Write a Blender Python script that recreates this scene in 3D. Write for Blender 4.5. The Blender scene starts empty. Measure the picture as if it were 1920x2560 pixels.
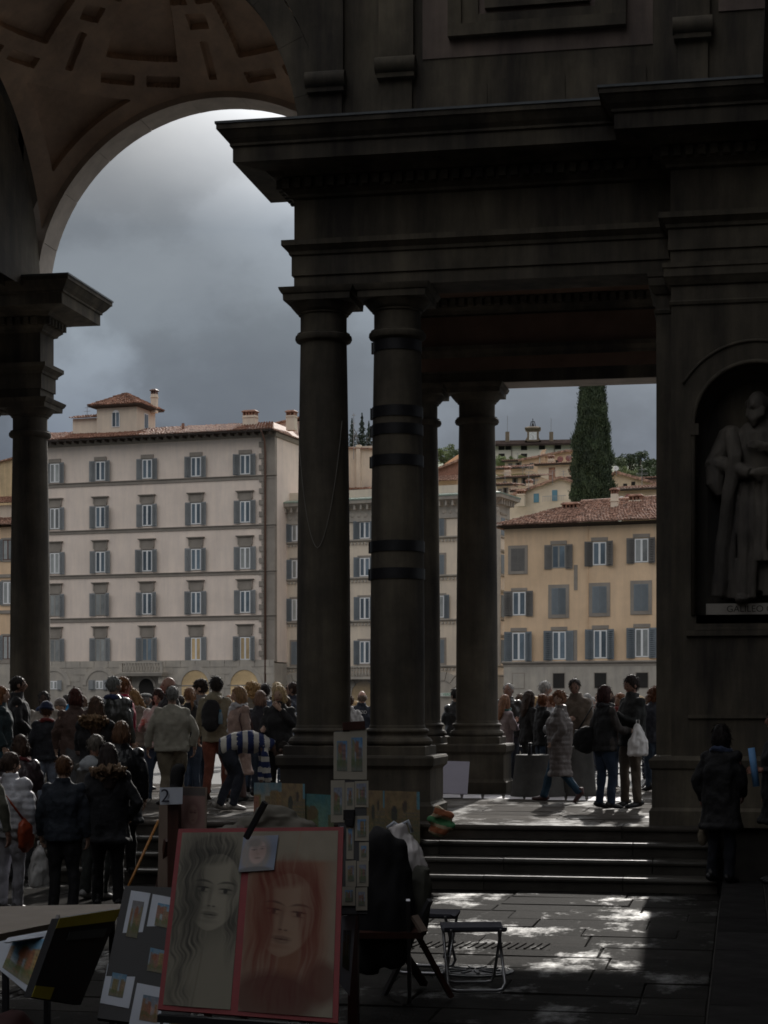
import bpy, bmesh, math, random
import numpy as np
from mathutils import Vector, Matrix, noise as mnoise

random.seed(7)
SC = bpy.context.scene
COL = SC.collection
R = math.radians

# ------------------------------------------------------------------ camera
F = 4600.0            # focal length in pixels of the 1920 x 2560 photograph
YH = 1765.0           # horizon row
EYE = 2.0
TH = R(11.0)          # the camera looks this far to the left of the loggia's axis
ST, CT = math.sin(TH), math.cos(TH)
cam_d = bpy.data.cameras.new('camera')
cam = bpy.data.objects.new('camera', cam_d)
COL.objects.link(cam)
cam.location = (0, 0, EYE)
cam.rotation_euler = (R(90), 0, TH)
cam_d.sensor_fit = 'HORIZONTAL'
cam_d.sensor_width = 36.0
cam_d.lens = F / 1920 * 36.0
cam_d.shift_y = (YH - 1280) / 1920
cam_d.clip_start = 0.1
cam_d.clip_end = 5000
SC.camera = cam

# ------------------------------------------------------------------ sky
SUN_EL, SUN_AZ = R(25), R(-1.5)
world = bpy.data.worlds.new('World')
SC.world = world
world.use_nodes = True
nt = world.node_tree
nt.nodes.clear()
def wn(t, **k):
    n = nt.nodes.new(t)
    for a, b in k.items():
        setattr(n, a, b)
    return n
sky = wn('ShaderNodeTexSky', sky_type='NISHITA', sun_disc=False, sun_elevation=SUN_EL, sun_rotation=SUN_AZ)
tc = wn('ShaderNodeTexCoord')
sep = wn('ShaderNodeSeparateXYZ')
nt.links.new(tc.outputs['Generated'], sep.inputs[0])
grad = wn('ShaderNodeValToRGB')          # storm cloud: slate low down, paler higher up
els = grad.color_ramp.elements
els[0].position = 0.0;  els[0].color = (0.125, 0.138, 0.165, 1)
els[1].position = 0.95; els[1].color = (0.70, 0.71, 0.73, 1)
for p, c in ((0.12, (0.120, 0.140, 0.174, 1)), (0.20, (0.150, 0.175, 0.204, 1)), (0.25, (0.172, 0.195, 0.221, 1)), (0.30, (0.37, 0.378, 0.385, 1)), (0.42, (0.88, 0.88, 0.88, 1))):
    e = els.new(p); e.color = c
nt.links.new(sep.outputs['Z'], grad.inputs[0])
mp = wn('ShaderNodeMapping'); mp.inputs['Scale'].default_value = (1.0, 1.0, 1.7)
mp.inputs['Location'].default_value = (0.13, 0.4, 0.2)
nt.links.new(tc.outputs['Generated'], mp.inputs[0])
n1 = wn('ShaderNodeTexNoise'); n1.inputs['Scale'].default_value = 5.5; n1.inputs['Detail'].default_value = 7; n1.inputs['Roughness'].default_value = 0.5
nt.links.new(mp.outputs[0], n1.inputs['Vector'])
cr = wn('ShaderNodeValToRGB')
cr.color_ramp.elements[0].position = 0.36; cr.color_ramp.elements[0].color = (0.90, 0.91, 0.93, 1)
cr.color_ramp.elements[1].position = 0.68; cr.color_ramp.elements[1].color = (1.32, 1.30, 1.27, 1)
nt.links.new(n1.outputs['Fac'], cr.inputs[0])
mul = wn('ShaderNodeMix', data_type='RGBA', blend_type='MULTIPLY'); mul.inputs[0].default_value = 1.0
nt.links.new(grad.outputs[0], mul.inputs[6]); nt.links.new(cr.outputs[0], mul.inputs[7])
n2 = wn('ShaderNodeTexNoise'); n2.inputs['Scale'].default_value = 8.0; n2.inputs['Detail'].default_value = 9; n2.inputs['Roughness'].default_value = 0.56
mp2 = wn('ShaderNodeMapping'); mp2.inputs['Scale'].default_value = (1.0, 1.0, 1.5); mp2.inputs['Location'].default_value = (0.31, 0.05, 0.0)
nt.links.new(tc.outputs['Generated'], mp2.inputs[0]); nt.links.new(mp2.outputs[0], n2.inputs['Vector'])
puff = wn('ShaderNodeMapRange', interpolation_type='SMOOTHSTEP'); puff.inputs[1].default_value = 0.47; puff.inputs[2].default_value = 0.60; puff.inputs[3].default_value = 0.90; puff.inputs[4].default_value = 1.08
nt.links.new(n2.outputs['Fac'], puff.inputs[0])
# one pale heap of cumulus low over the river
caz, cel = R(-20.6), R(9.3)
cdt = wn('ShaderNodeVectorMath', operation='DOT_PRODUCT'); cdt.inputs[1].default_value = (math.sin(caz)*math.cos(cel), math.cos(caz)*math.cos(cel), math.sin(cel))
nt.links.new(tc.outputs['Generated'], cdt.inputs[0])
cac = wn('ShaderNodeMath', operation='ARCCOSINE'); nt.links.new(cdt.outputs['Value'], cac.inputs[0])
n3 = wn('ShaderNodeTexNoise'); n3.inputs['Scale'].default_value = 26; n3.inputs['Detail'].default_value = 6
nt.links.new(tc.outputs['Generated'], n3.inputs['Vector'])
cad = wn('ShaderNodeMath', operation='MULTIPLY_ADD'); cad.inputs[1].default_value = 0.075; nt.links.new(n3.outputs['Fac'], cad.inputs[0]); nt.links.new(cac.outputs[0], cad.inputs[2])
heap = wn('ShaderNodeMapRange', interpolation_type='SMOOTHSTEP'); heap.inputs[1].default_value = 0.060; heap.inputs[2].default_value = 0.084; heap.inputs[3].default_value = 1.45; heap.inputs[4].default_value = 1.0
nt.links.new(cad.outputs[0], heap.inputs[0])
hp = wn('ShaderNodeMath', operation='MULTIPLY'); nt.links.new(puff.outputs[0], hp.inputs[0]); nt.links.new(heap.outputs[0], hp.inputs[1])
pm = wn('ShaderNodeVectorMath', operation='SCALE'); nt.links.new(mul.outputs[2], pm.inputs[0]); nt.links.new(hp.outputs[0], pm.inputs['Scale'])
sc10 = wn('ShaderNodeMix', data_type='RGBA', blend_type='MULTIPLY'); sc10.inputs[0].default_value = 1.0
sc10.inputs[7].default_value = (10, 10, 10, 1)
nt.links.new(pm.outputs[0], sc10.inputs[6])
mixs = wn('ShaderNodeMix', data_type='RGBA'); mixs.inputs[0].default_value = 0.988
nt.links.new(sky.outputs[0], mixs.inputs[6]); nt.links.new(sc10.outputs[2], mixs.inputs[7])
# the veiled sun brightens the cloud round it
geo = wn('ShaderNodeVectorMath', operation='DOT_PRODUCT')
sd = (math.sin(SUN_AZ)*math.cos(SUN_EL+R(6)), math.cos(SUN_AZ)*math.cos(SUN_EL+R(6)), math.sin(SUN_EL+R(6)))
nt.links.new(tc.outputs['Generated'], geo.inputs[0]); geo.inputs[1].default_value = sd
gl = wn('ShaderNodeMapRange', interpolation_type='SMOOTHERSTEP'); gl.inputs[1].default_value = math.cos(R(24)); gl.inputs[2].default_value = 1.0; gl.inputs[3].default_value = 1.0; gl.inputs[4].default_value = 5.0
nt.links.new(geo.outputs['Value'], gl.inputs[0])
glm = wn('ShaderNodeVectorMath', operation='SCALE')
nt.links.new(mixs.outputs[2], glm.inputs[0]); nt.links.new(gl.outputs[0], glm.inputs['Scale'])
bg = wn('ShaderNodeBackground'); bg.inputs['Strength'].default_value = 0.1
wo = wn('ShaderNodeOutputWorld')
nt.links.new(glm.outputs[0], bg.inputs[0]); nt.links.new(bg.outputs[0], wo.inputs[0])

# ------------------------------------------------------------------ sun
sun_d = bpy.data.lights.new('sun', 'SUN')
sun_d.energy = 2.6; sun_d.angle = R(0.8); sun_d.color = (1.0, 0.95, 0.88)
sun = bpy.data.objects.new('sun', sun_d); COL.objects.link(sun)
sv = Vector((math.sin(SUN_AZ) * math.cos(SUN_EL), math.cos(SUN_AZ) * math.cos(SUN_EL), math.sin(SUN_EL)))
sun.rotation_euler = (-sv).to_track_quat('-Z', 'Y').to_euler()
sun.location = (0, 40, 40)

# ------------------------------------------------------------------ exposure
vs = SC.view_settings
vs.view_transform = 'Standard'; vs.look = 'None'; vs.gamma = 1; vs.use_curve_mapping = False
vs.exposure = 0.07
SC.render.engine = 'CYCLES'
SC.cycles.max_bounces = 6
SC.cycles.diffuse_bounces = 4
SC.cycles.use_denoising = True
SC.cycles.filter_width = 1.7

# ------------------------------------------------------------------ places
def at(px, py, D):
    """point seen at photograph pixel (px,py) at camera depth D metres"""
    a = (px - 960) / F * D
    return Vector((a * CT - D * ST, a * ST + D * CT, EYE + (YH - py) / F * D))
def ground(px, D, z=0.0):
    a = (px - 960) / F * D
    return Vector((a * CT - D * ST, a * ST + D * CT, z))
def zat(py, D):
    return EYE + (YH - py) / F * D

# ------------------------------------------------------------------ materials
def mat(name, col, rough=0.7, var=0.15, scale=6.0, bump=0.0, bscale=None, metal=0.0, spec=0.5, col2=None, stretch=None, sheen=0.0, obj_var=0.0, alpha=None, detail=5, dist=0.02, trans=0.0):
    m = bpy.data.materials.new(name); m.use_nodes = True
    t = m.node_tree; b = t.nodes['Principled BSDF']
    b.inputs['Roughness'].default_value = rough; b.inputs['Metallic'].default_value = metal
    b.inputs['Specular IOR Level'].default_value = spec
    c = (*col, 1)
    tcn = t.nodes.new('ShaderNodeTexCoord'); vec = tcn.outputs['Object']
    if stretch:
        mpn = t.nodes.new('ShaderNodeMapping'); mpn.inputs['Scale'].default_value = stretch
        t.links.new(vec, mpn.inputs[0]); vec = mpn.outputs[0]
    if var or col2:
        nz = t.nodes.new('ShaderNodeTexNoise'); nz.inputs['Scale'].default_value = scale; nz.inputs['Detail'].default_value = detail; nz.inputs['Roughness'].default_value = 0.62
        t.links.new(vec, nz.inputs['Vector'])
        rp = t.nodes.new('ShaderNodeValToRGB')
        rp.color_ramp.elements[0].position = 0.3; rp.color_ramp.elements[1].position = 0.72
        lo = tuple(max(0, x * (1 - var)) for x in col); hi = tuple(min(1, x * (1 + var)) for x in (col2 or col))
        rp.color_ramp.elements[0].color = (*lo, 1); rp.color_ramp.elements[1].color = (*hi, 1)
        t.links.new(nz.outputs['Fac'], rp.inputs[0]); out = rp.outputs[0]
        if obj_var:
            oi = t.nodes.new('ShaderNodeObjectInfo')
            mr = t.nodes.new('ShaderNodeMapRange'); mr.inputs[3].default_value = 1 - obj_var; mr.inputs[4].default_value = 1 + obj_var
            t.links.new(oi.outputs['Random'], mr.inputs[0])
            mx = t.nodes.new('ShaderNodeMix'); mx.data_type = 'RGBA'; mx.blend_type = 'MULTIPLY'; mx.inputs[0].default_value = 1
            cb = t.nodes.new('ShaderNodeCombineColor')
            for i in range(3): t.links.new(mr.outputs[0], cb.inputs[i])
            t.links.new(out, mx.inputs[6]); t.links.new(cb.outputs[0], mx.inputs[7]); out = mx.outputs[2]
        t.links.new(out, b.inputs['Base Color'])
    else:
        b.inputs['Base Color'].default_value = c
    if bump:
        nb = t.nodes.new('ShaderNodeTexNoise'); nb.inputs['Scale'].default_value = bscale or scale * 3; nb.inputs['Detail'].default_value = 4
        t.links.new(vec, nb.inputs['Vector'])
        bp = t.nodes.new('ShaderNodeBump'); bp.inputs['Strength'].default_value = bump; bp.inputs['Distance'].default_value = dist
        t.links.new(nb.outputs['Fac'], bp.inputs['Height']); t.links.new(bp.outputs[0], b.inputs['Normal'])
    if sheen:
        b.inputs['Sheen Weight'].default_value = sheen
    if alpha is not None:
        b.inputs['Alpha'].default_value = alpha
    if trans:
        b.inputs['Transmission Weight'].default_value = trans
    return m

def mat_attr(name, rough=0.8, paper=1.0):
    """flat print: the colours of a drawing stored on its sheet"""
    m = bpy.data.materials.new(name); m.use_nodes = True
    t = m.node_tree; b = t.nodes['Principled BSDF']; b.inputs['Roughness'].default_value = rough
    a = t.nodes.new('ShaderNodeAttribute'); a.attribute_name = 'print'
    t.links.new(a.outputs['Color'], b.inputs['Base Color'])
    return m

M = {}
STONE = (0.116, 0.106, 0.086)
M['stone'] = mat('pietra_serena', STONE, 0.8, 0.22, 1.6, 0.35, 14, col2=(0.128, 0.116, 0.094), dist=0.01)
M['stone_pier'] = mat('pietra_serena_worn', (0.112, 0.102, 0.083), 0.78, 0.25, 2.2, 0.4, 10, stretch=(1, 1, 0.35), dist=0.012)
M['stone_lit'] = mat('arch_stone', (0.52, 0.45, 0.39), 0.8, 0.18, 3, 0.3, 18, obj_var=0.08, dist=0.008)  # paler stone for rear arch and lintel soffit: reflected light in the colour
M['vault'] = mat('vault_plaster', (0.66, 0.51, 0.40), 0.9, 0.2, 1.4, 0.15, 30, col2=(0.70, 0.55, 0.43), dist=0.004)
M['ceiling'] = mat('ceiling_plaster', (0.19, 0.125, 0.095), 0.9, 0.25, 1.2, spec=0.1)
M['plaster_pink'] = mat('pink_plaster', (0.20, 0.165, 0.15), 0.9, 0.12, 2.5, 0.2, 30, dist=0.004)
M['iron'] = mat('black_iron', (0.012, 0.012, 0.016), 0.55, 0.3, 9, 0.2, 30, dist=0.003)
M['lead'] = mat('lead_flashing', (0.10, 0.115, 0.13), 0.5, 0.3, 4, 0.2, 12, dist=0.006)
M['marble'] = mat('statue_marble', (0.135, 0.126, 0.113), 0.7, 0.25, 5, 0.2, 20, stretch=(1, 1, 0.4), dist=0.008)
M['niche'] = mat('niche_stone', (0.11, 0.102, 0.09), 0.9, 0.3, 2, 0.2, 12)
M['carved'] = mat('carved_letters', (0.05, 0.046, 0.04), 0.9, 0)
def weathered(m, streak=0.5, patch=0.35):
    t = m.node_tree; b = t.nodes['Principled BSDF']; src = b.inputs['Base Color'].links[0].from_socket
    ge = t.nodes.new('ShaderNodeNewGeometry')
    for sc_, st, lo, hi, k in ((2.2, (1,1,0.12), 0.36, 0.64, streak), (0.55, (1,1,1), 0.35, 0.65, patch)):
        mp_ = t.nodes.new('ShaderNodeMapping'); mp_.inputs['Scale'].default_value = st; t.links.new(ge.outputs['Position'], mp_.inputs[0])
        nz = t.nodes.new('ShaderNodeTexNoise'); nz.inputs['Scale'].default_value = sc_; nz.inputs['Detail'].default_value = 7; nz.inputs['Roughness'].default_value = 0.65
        t.links.new(mp_.outputs[0], nz.inputs['Vector'])
        rp = t.nodes.new('ShaderNodeValToRGB'); rp.color_ramp.elements[0].position = lo; rp.color_ramp.elements[1].position = hi
        rp.color_ramp.elements[0].color = (1-k, 1-k, 1-k*0.9, 1); rp.color_ramp.elements[1].color = (1+k*0.5, 1+k*0.42, 1+k*0.3, 1)
        t.links.new(nz.outputs['Fac'], rp.inputs[0])
        mx = t.nodes.new('ShaderNodeMix'); mx.data_type = 'RGBA'; mx.blend_type = 'MULTIPLY'; mx.inputs[0].default_value = 1
        t.links.new(src, mx.inputs[6]); t.links.new(rp.outputs[0], mx.inputs[7]); src = mx.outputs[2]
    t.links.new(src, b.inputs['Base Color']); b.inputs['Specular IOR Level'].default_value = 0.2
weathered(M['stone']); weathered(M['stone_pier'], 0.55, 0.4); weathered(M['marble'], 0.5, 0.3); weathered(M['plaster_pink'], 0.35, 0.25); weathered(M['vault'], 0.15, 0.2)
# paving: wet, worn stone; the gloss varies with the puddles
def wet_stone(name, col, obj_var, wet_lo, wet_hi, rough_dry, rough_wet, bump, bscale, bdist):
    m = mat(name, col, 0.5, 0.3, 3.0, 0, obj_var=obj_var)
    t = m.node_tree; b = t.nodes['Principled BSDF']
    ge = t.nodes.new('ShaderNodeNewGeometry')
    nz = t.nodes.new('ShaderNodeTexNoise'); nz.inputs['Scale'].default_value = 1.25; nz.inputs['Detail'].default_value = 10; nz.inputs['Roughness'].default_value = 0.74
    mp_ = t.nodes.new('ShaderNodeMapping'); mp_.inputs['Scale'].default_value = (1, 0.55, 1)
    t.links.new(ge.outputs['Position'], mp_.inputs[0]); t.links.new(mp_.outputs[0], nz.inputs['Vector'])
    rr = t.nodes.new('ShaderNodeMapRange'); rr.inputs[1].default_value = wet_lo; rr.inputs[2].default_value = wet_hi
    rr.inputs[3].default_value = rough_dry; rr.inputs[4].default_value = rough_wet
    t.links.new(nz.outputs['Fac'], rr.inputs[0]); t.links.new(rr.outputs[0], b.inputs['Roughness'])
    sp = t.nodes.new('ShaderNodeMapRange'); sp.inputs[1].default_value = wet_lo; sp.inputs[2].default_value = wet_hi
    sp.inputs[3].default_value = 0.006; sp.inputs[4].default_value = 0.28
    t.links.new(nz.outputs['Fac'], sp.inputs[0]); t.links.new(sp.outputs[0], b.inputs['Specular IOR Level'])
    nb = t.nodes.new('ShaderNodeTexNoise'); nb.inputs['Scale'].default_value = bscale; nb.inputs['Detail'].default_value = 6; nb.inputs['Roughness'].default_value = 0.7
    t.links.new(ge.outputs['Position'], nb.inputs['Vector'])
    bp = t.nodes.new('ShaderNodeBump'); bp.inputs['Strength'].default_value = bump; bp.inputs['Distance'].default_value = bdist
    t.links.new(nb.outputs['Fac'], bp.inputs['Height']); t.links.new(bp.outputs[0], b.inputs['Normal'])
    return m
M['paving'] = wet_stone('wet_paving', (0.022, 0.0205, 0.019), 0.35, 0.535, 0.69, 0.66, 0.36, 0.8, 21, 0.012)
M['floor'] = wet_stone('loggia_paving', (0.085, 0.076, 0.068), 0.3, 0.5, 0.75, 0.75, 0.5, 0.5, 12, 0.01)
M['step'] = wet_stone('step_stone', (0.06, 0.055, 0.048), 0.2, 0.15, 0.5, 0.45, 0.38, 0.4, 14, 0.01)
M['earth'] = mat('joint_dirt', (0.035, 0.032, 0.028), 0.95, 0.3, 5)
M['asphalt'] = mat('street_asphalt', (0.06, 0.058, 0.055), 0.8, 0.2, 3)
M['kerb'] = mat('side_pavement', (0.03, 0.029, 0.029), 0.8, 0.3, 2.5, 0.3, 15, obj_var=0.15, spec=0.0)

# ------------------------------------------------------------------ mesh helpers
class MB:
    def __init__(s):
        s.v = []; s.f = []; s.mi = []
    def add(s, vs, fs, mi=0):
        o = len(s.v); s.v += [tuple(p) for p in vs]
        s.f += [tuple(i + o for i in f) for f in fs]; s.mi += [mi] * len(fs)
        return s
    def box(s, x0, x1, y0, y1, z0, z1, mi=0):
        return s.add([(x0,y0,z0),(x1,y0,z0),(x1,y1,z0),(x0,y1,z0),(x0,y0,z1),(x1,y0,z1),(x1,y1,z1),(x0,y1,z1)],
                     [(0,3,2,1),(4,5,6,7),(0,1,5,4),(1,2,6,5),(2,3,7,6),(3,0,4,7)], mi)
    def obox(s, c, ax, ay, az, mi=0):
        """oriented box: centre and three half-extent vectors"""
        c, ax, ay, az = Vector(c), Vector(ax), Vector(ay), Vector(az)
        vs = [c-ax-ay-az, c+ax-ay-az, c+ax+ay-az, c-ax+ay-az, c-ax-ay+az, c+ax-ay+az, c+ax+ay+az, c-ax+ay+az]
        return s.add(vs, [(0,3,2,1),(4,5,6,7),(0,1,5,4),(1,2,6,5),(2,3,7,6),(3,0,4,7)], mi)
    def bar(s, a, b, w, h=None, mi=0):
        a, b = Vector(a), Vector(b); h = h or w; d = b - a
        up = Vector((0,0,1)) if abs(d.normalized().z) < 0.95 else Vector((0,1,0))
        x = d.cross(up).normalized(); y = x.cross(d).normalized()
        return s.obox((a+b)/2, x*w/2, d/2, y*h/2, mi)
    def rings(s, x0, x1, y0, y1, prof, mi=0, cap=True):
        """a rectangular block whose sides follow a moulding: prof = [(offset, z)]"""
        vs = []
        for o, z in prof:
            vs += [(x0-o,y0-o,z),(x1+o,y0-o,z),(x1+o,y1+o,z),(x0-o,y1+o,z)]
        fs = []
        for i in range(len(prof)-1):
            a = i*4; b = a+4
            for k in range(4):
                fs.append((a+k, a+(k+1)%4, b+(k+1)%4, b+k))
        if cap:
            fs.append((3,2,1,0)); n = (len(prof)-1)*4; fs.append((n,n+1,n+2,n+3))
        return s.add(vs, fs, mi)
    def lathe(s, c, prof, n=32, mi=0, cap=True):
        cx, cy, cz = c; vs = []; fs = []
        for r, z in prof:
            for k in range(n):
                a = 2*math.pi*k/n
                vs.append((cx+r*math.cos(a), cy+r*math.sin(a), cz+z))
        for i in range(len(prof)-1):
            for k in range(n):
                fs.append((i*n+k, i*n+(k+1)%n, (i+1)*n+(k+1)%n, (i+1)*n+k))
        if cap:
            fs.append(tuple(range(n-1,-1,-1))); m = (len(prof)-1)*n; fs.append(tuple(range(m, m+n)))
        return s.add(vs, fs, mi)
    def tube(s, pts, rad, n=8, mi=0, flat=None, cap=True):
        pts = [Vector(p) for p in pts]
        rads = rad if isinstance(rad, (list, tuple)) else [rad]*len(pts)
        vs = []; fs = []; px = None
        for i, p in enumerate(pts):
            t = (pts[min(i+1,len(pts)-1)] - pts[max(i-1,0)]).normalized()
            if px is None:
                r0 = Vector((1,0,0)) if abs(t.x) < 0.9 else Vector((0,0,1))
                x = (r0 - t*r0.dot(t)).normalized()
            else:
                x = (px - t*px.dot(t)).normalized()
            px = x; y = t.cross(x)
            r = rads[i]; rx, ry = r if isinstance(r, (list, tuple)) else (r, r)
            for k in range(n):
                a = 2*math.pi*k/n
                vs.append(p + x*rx*math.cos(a) + y*ry*math.sin(a))
        m = len(pts)
        for i in range(m-1):
            for k in range(n):
                fs.append((i*n+k, i*n+(k+1)%n, (i+1)*n+(k+1)%n, (i+1)*n+k))
        if cap:
            fs.append(tuple(range(n-1,-1,-1))); fs.append(tuple(range((m-1)*n, m*n)))
        return s.add(vs, fs, mi)
    def ell(s, c, r, n=10, m=7, mi=0, rot=None):
        c = Vector(c); vs = [(0,0,-1)]; fs = []
        for i in range(1, m):
            ph = -math.pi/2 + math.pi*i/m
            for k in range(n):
                a = 2*math.pi*k/n
                vs.append((math.cos(ph)*math.cos(a), math.cos(ph)*math.sin(a), math.sin(ph)))
        vs.append((0,0,1))
        out = []
        for v in vs:
            p = Vector((v[0]*r[0], v[1]*r[1], v[2]*r[2]))
            if rot is not None: p = rot @ p
            out.append(c+p)
        for k in range(n): fs.append((0, 1+(k+1)%n, 1+k))
        for i in range(m-2):
            for k in range(n):
                a = 1+i*n; b = a+n
                fs.append((a+k, a+(k+1)%n, b+(k+1)%n, b+k))
        l = 1+(m-2)*n
        for k in range(n): fs.append((l+k, l+(k+1)%n, len(vs)-1))
        return s.add(out, fs, mi)
    def mesh(s, name, mats=None, smooth=False, auto=None):
        me = bpy.data.meshes.new(name)
        me.from_pydata(s.v, [], s.f)
        if mats:
            for m in (mats if isinstance(mats, (list, tuple)) else [mats]): me.materials.append(m)
            if isinstance(mats, (list, tuple)) and len(mats) > 1: me.polygons.foreach_set('material_index', s.mi)
        if smooth: me.polygons.foreach_set('use_smooth', [True]*len(me.polygons))
        me.update()
        if auto is not None: me.set_sharp_from_angle(angle=R(auto))
        return me
    def build(s, name, mats, parent=None, smooth=False, auto=None, loc=None, rotz=None):
        return link(name, s.mesh(name, mats, smooth, auto), parent, loc, rotz)

def link(name, data, parent=None, loc=None, rotz=None):
    o = bpy.data.objects.new(name, data); COL.objects.link(o)
    if parent is not None: o.parent = parent
    if loc is not None: o.location = loc
    if rotz is not None: o.rotation_euler = (0, 0, rotz)
    return o
def empty(name, loc=(0,0,0), rotz=0.0):
    o = link(name, None, None, loc, rotz); o.empty_display_size = 0.1
    return o
def tag(o, label, cat, group=None):
    o['label'] = label; o['category'] = cat
    if group: o['group'] = group
    return o
def thing(name, label, cat, loc=(0,0,0), rotz=0.0, group=None):
    return tag(empty(name, loc, rotz), label, cat, group)
def struct(o): o['kind'] = 'structure'; return o
def stuff(o): o['kind'] = 'stuff'; return o

def arch_hole(mb, x0, x1, z0, z1, xc, r, zs, yf, yb, n=28, mi=0, zb=None, back=True):
    """a wall slab (x0..x1, z0..z1) pierced by an opening with a round head"""
    zb = z0 if zb is None else zb
    arc = [(xc + r*math.cos(math.pi - math.pi*k/n), zs + r*math.sin(math.pi*k/n)) for k in range(n+1)]
    pts = [(xc-r, zb)] + arc + [(xc+r, zb)] if zb < zs - 1e-6 else arc
    for y, flip in ((yf, False),) + (((yb, True),) if back else ()):
        def q(*p):
            vs = [(a, y, b) for a, b in p]
            mb.add(vs, [tuple(range(len(vs)))[::-1] if flip else tuple(range(len(vs)))], mi)
        q((x0,z0),(xc-r,z0),(xc-r,z1),(x0,z1)); q((xc+r,z0),(x1,z0),(x1,z1),(xc+r,z1))
        if zb > z0 + 1e-6: q((xc-r,z0),(xc+r,z0),(xc+r,zb),(xc-r,zb))
        for k in range(n):
            a, b = arc[k], arc[k+1]
            q(a, b, (b[0], z1), (a[0], z1))
    for k in range(len(pts)-1):
        a, b = pts[k], pts[k+1]
        mb.add([(a[0],yf,a[1]),(b[0],yf,b[1]),(b[0],yb,b[1]),(a[0],yb,a[1])], [(3,2,1,0)], mi)
    mb.add([(x0,yf,z0),(x0,yb,z0),(x0,yb,z1),(x0,yf,z1)], [(3,2,1,0)], mi)
    mb.add([(x1,yf,z0),(x1,yb,z0),(x1,yb,z1),(x1,yf,z1)], [(0,1,2,3)], mi)
    mb.add([(x0,yf,z1),(x1,yf,z1),(x1,yb,z1),(x0,yb,z1)], [(0,1,2,3)], mi)
    return mb

TEXTS = []
def text(name, s, size, material, parent, loc, rot, depth=0.004, font_align='CENTER'):
    cu = bpy.data.curves.new(name, 'FONT'); cu.body = s; cu.size = size; cu.extrude = depth
    cu.align_x = font_align; cu.align_y = 'CENTER'
    o = bpy.data.objects.new(name, cu); COL.objects.link(o)
    TEXTS.append((o, name, material, parent, loc, rot))
def finish_texts():
    dg = bpy.context.evaluated_depsgraph_get()
    for o, name, material, parent, loc, rot in TEXTS:
        me = bpy.data.meshes.new_from_object(o.evaluated_get(dg)); me.materials.clear(); me.materials.append(material)
        bpy.data.objects.remove(o)
        n = stuff(link(name, me, parent)); n.location = loc; n.rotation_euler = rot

# ================================================================== the ground
FZ = 0.64                          # loggia floor
YF, YR = 22.0, 28.85               # front and rear column lines
XA, XB = -5.03, -4.11              # the column pair beside the arch
XC, XD = -11.59, -12.51            # its mirror beyond the arch
XM = (XA + XC) / 2                 # arch axis
Y0S, TREAD, RISE = 19.8, 0.37, 0.16

g = MB(); g.add([(-60,-130,-0.016),(40,-130,-0.016),(40,31.0,-0.016),(-60,31.0,-0.016)], [(0,1,2,3)])
court = struct(g.build('courtyard_ground', M['earth']))
rs = random.Random(3)
def slab_mesh(w, d, h, ch, rs):
    """worn slab: chamfered top, corners a little off true"""
    j = lambda a: rs.uniform(-a, a)
    lo = [(0,0),(w,0),(w,d),(0,d)]
    vs = [(x,y,-h) for x,y in lo] + [(x,y,-ch*1.2+j(.002)) for x,y in lo]
    tp = [(ch+j(.006),ch+j(.006)),(w-ch+j(.006),ch+j(.006)),(w-ch+j(.006),d-ch+j(.006)),(ch+j(.006),d-ch+j(.006))]
    vs += [(x,y,j(.005)) for x,y in tp]
    fs = [(0,1,5,4),(1,2,6,5),(2,3,7,6),(3,0,4,7),(4,5,9,8),(5,6,10,9),(6,7,11,10),(7,4,8,11),(8,9,10,11)]
    m = MB(); m.add(vs, fs); return m
def pave(parent, x0, x1, y0, y1, z, rowd, wmin, wmax, material, gap=0.007, rs=rs, jit=0.006, thick=0.045, skip=None, rot=0.0):
    y = y0
    while y < y1 - 0.1:
        d = min(rowd * rs.uniform(0.85, 1.2), y1 - y)
        if y1 - (y + d) < 0.2: d = y1 - y
        x = x0 - rs.uniform(0, wmax*0.5)
        while x < x1 - 0.05:
            w = min(rs.uniform(wmin, wmax), x1 - x)
            if x1 - (x + w) < 0.25: w = x1 - x
            xa = max(x, x0)
            if not (skip and skip(xa + w/2, y + d/2)):
                mb = slab_mesh(x + w - xa - gap, d - gap, thick, 0.008, rs)
                mb.build('paving_slab', material, parent, loc=(xa, y, z + rs.uniform(-jit, jit)))
            x += w
        y += d
def in_view(x, y):
    D = -x*ST + y*CT; a = x*CT + y*ST
    return abs(a) < D*0.2087*1.12 + 0.5
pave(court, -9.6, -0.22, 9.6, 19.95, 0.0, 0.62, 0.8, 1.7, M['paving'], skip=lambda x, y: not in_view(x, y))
rest = MB()
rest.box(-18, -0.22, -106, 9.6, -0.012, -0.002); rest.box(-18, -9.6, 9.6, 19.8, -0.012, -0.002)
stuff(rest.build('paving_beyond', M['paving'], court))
# drain grating and manhole let into the paving
dr = thing('drain_grating', 'long ribbed drain cover in the wet paving by the folding stools', 'drain cover', tuple(ground(1190, 15.3, 0.0)), R(4))
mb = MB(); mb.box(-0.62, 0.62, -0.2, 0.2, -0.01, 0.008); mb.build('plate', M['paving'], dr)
for k in range(18):
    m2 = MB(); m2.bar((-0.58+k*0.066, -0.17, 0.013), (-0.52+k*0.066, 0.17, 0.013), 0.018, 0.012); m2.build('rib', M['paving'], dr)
mh = thing('manhole_cover', 'round iron manhole cover in the paving below the folding stool', 'manhole cover', tuple(ground(1185, 13.85, 0.0)))
mb = MB(); mb.lathe((0,0,0), [(0.30,-0.01),(0.30,0.010),(0.27,0.012),(0.27,0.007),(0.235,0.007),(0.235,0.012),(0.01,0.012)], 28); mb.build('lid', M['iron'], mh)
for k in range(10):
    m2 = MB(); a = k*math.pi/5; m2.bar((0.06*math.cos(a),0.06*math.sin(a),0.016),(0.2*math.cos(a),0.2*math.sin(a),0.016),0.025,0.01); m2.build('rib', M['iron'], mh)

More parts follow.
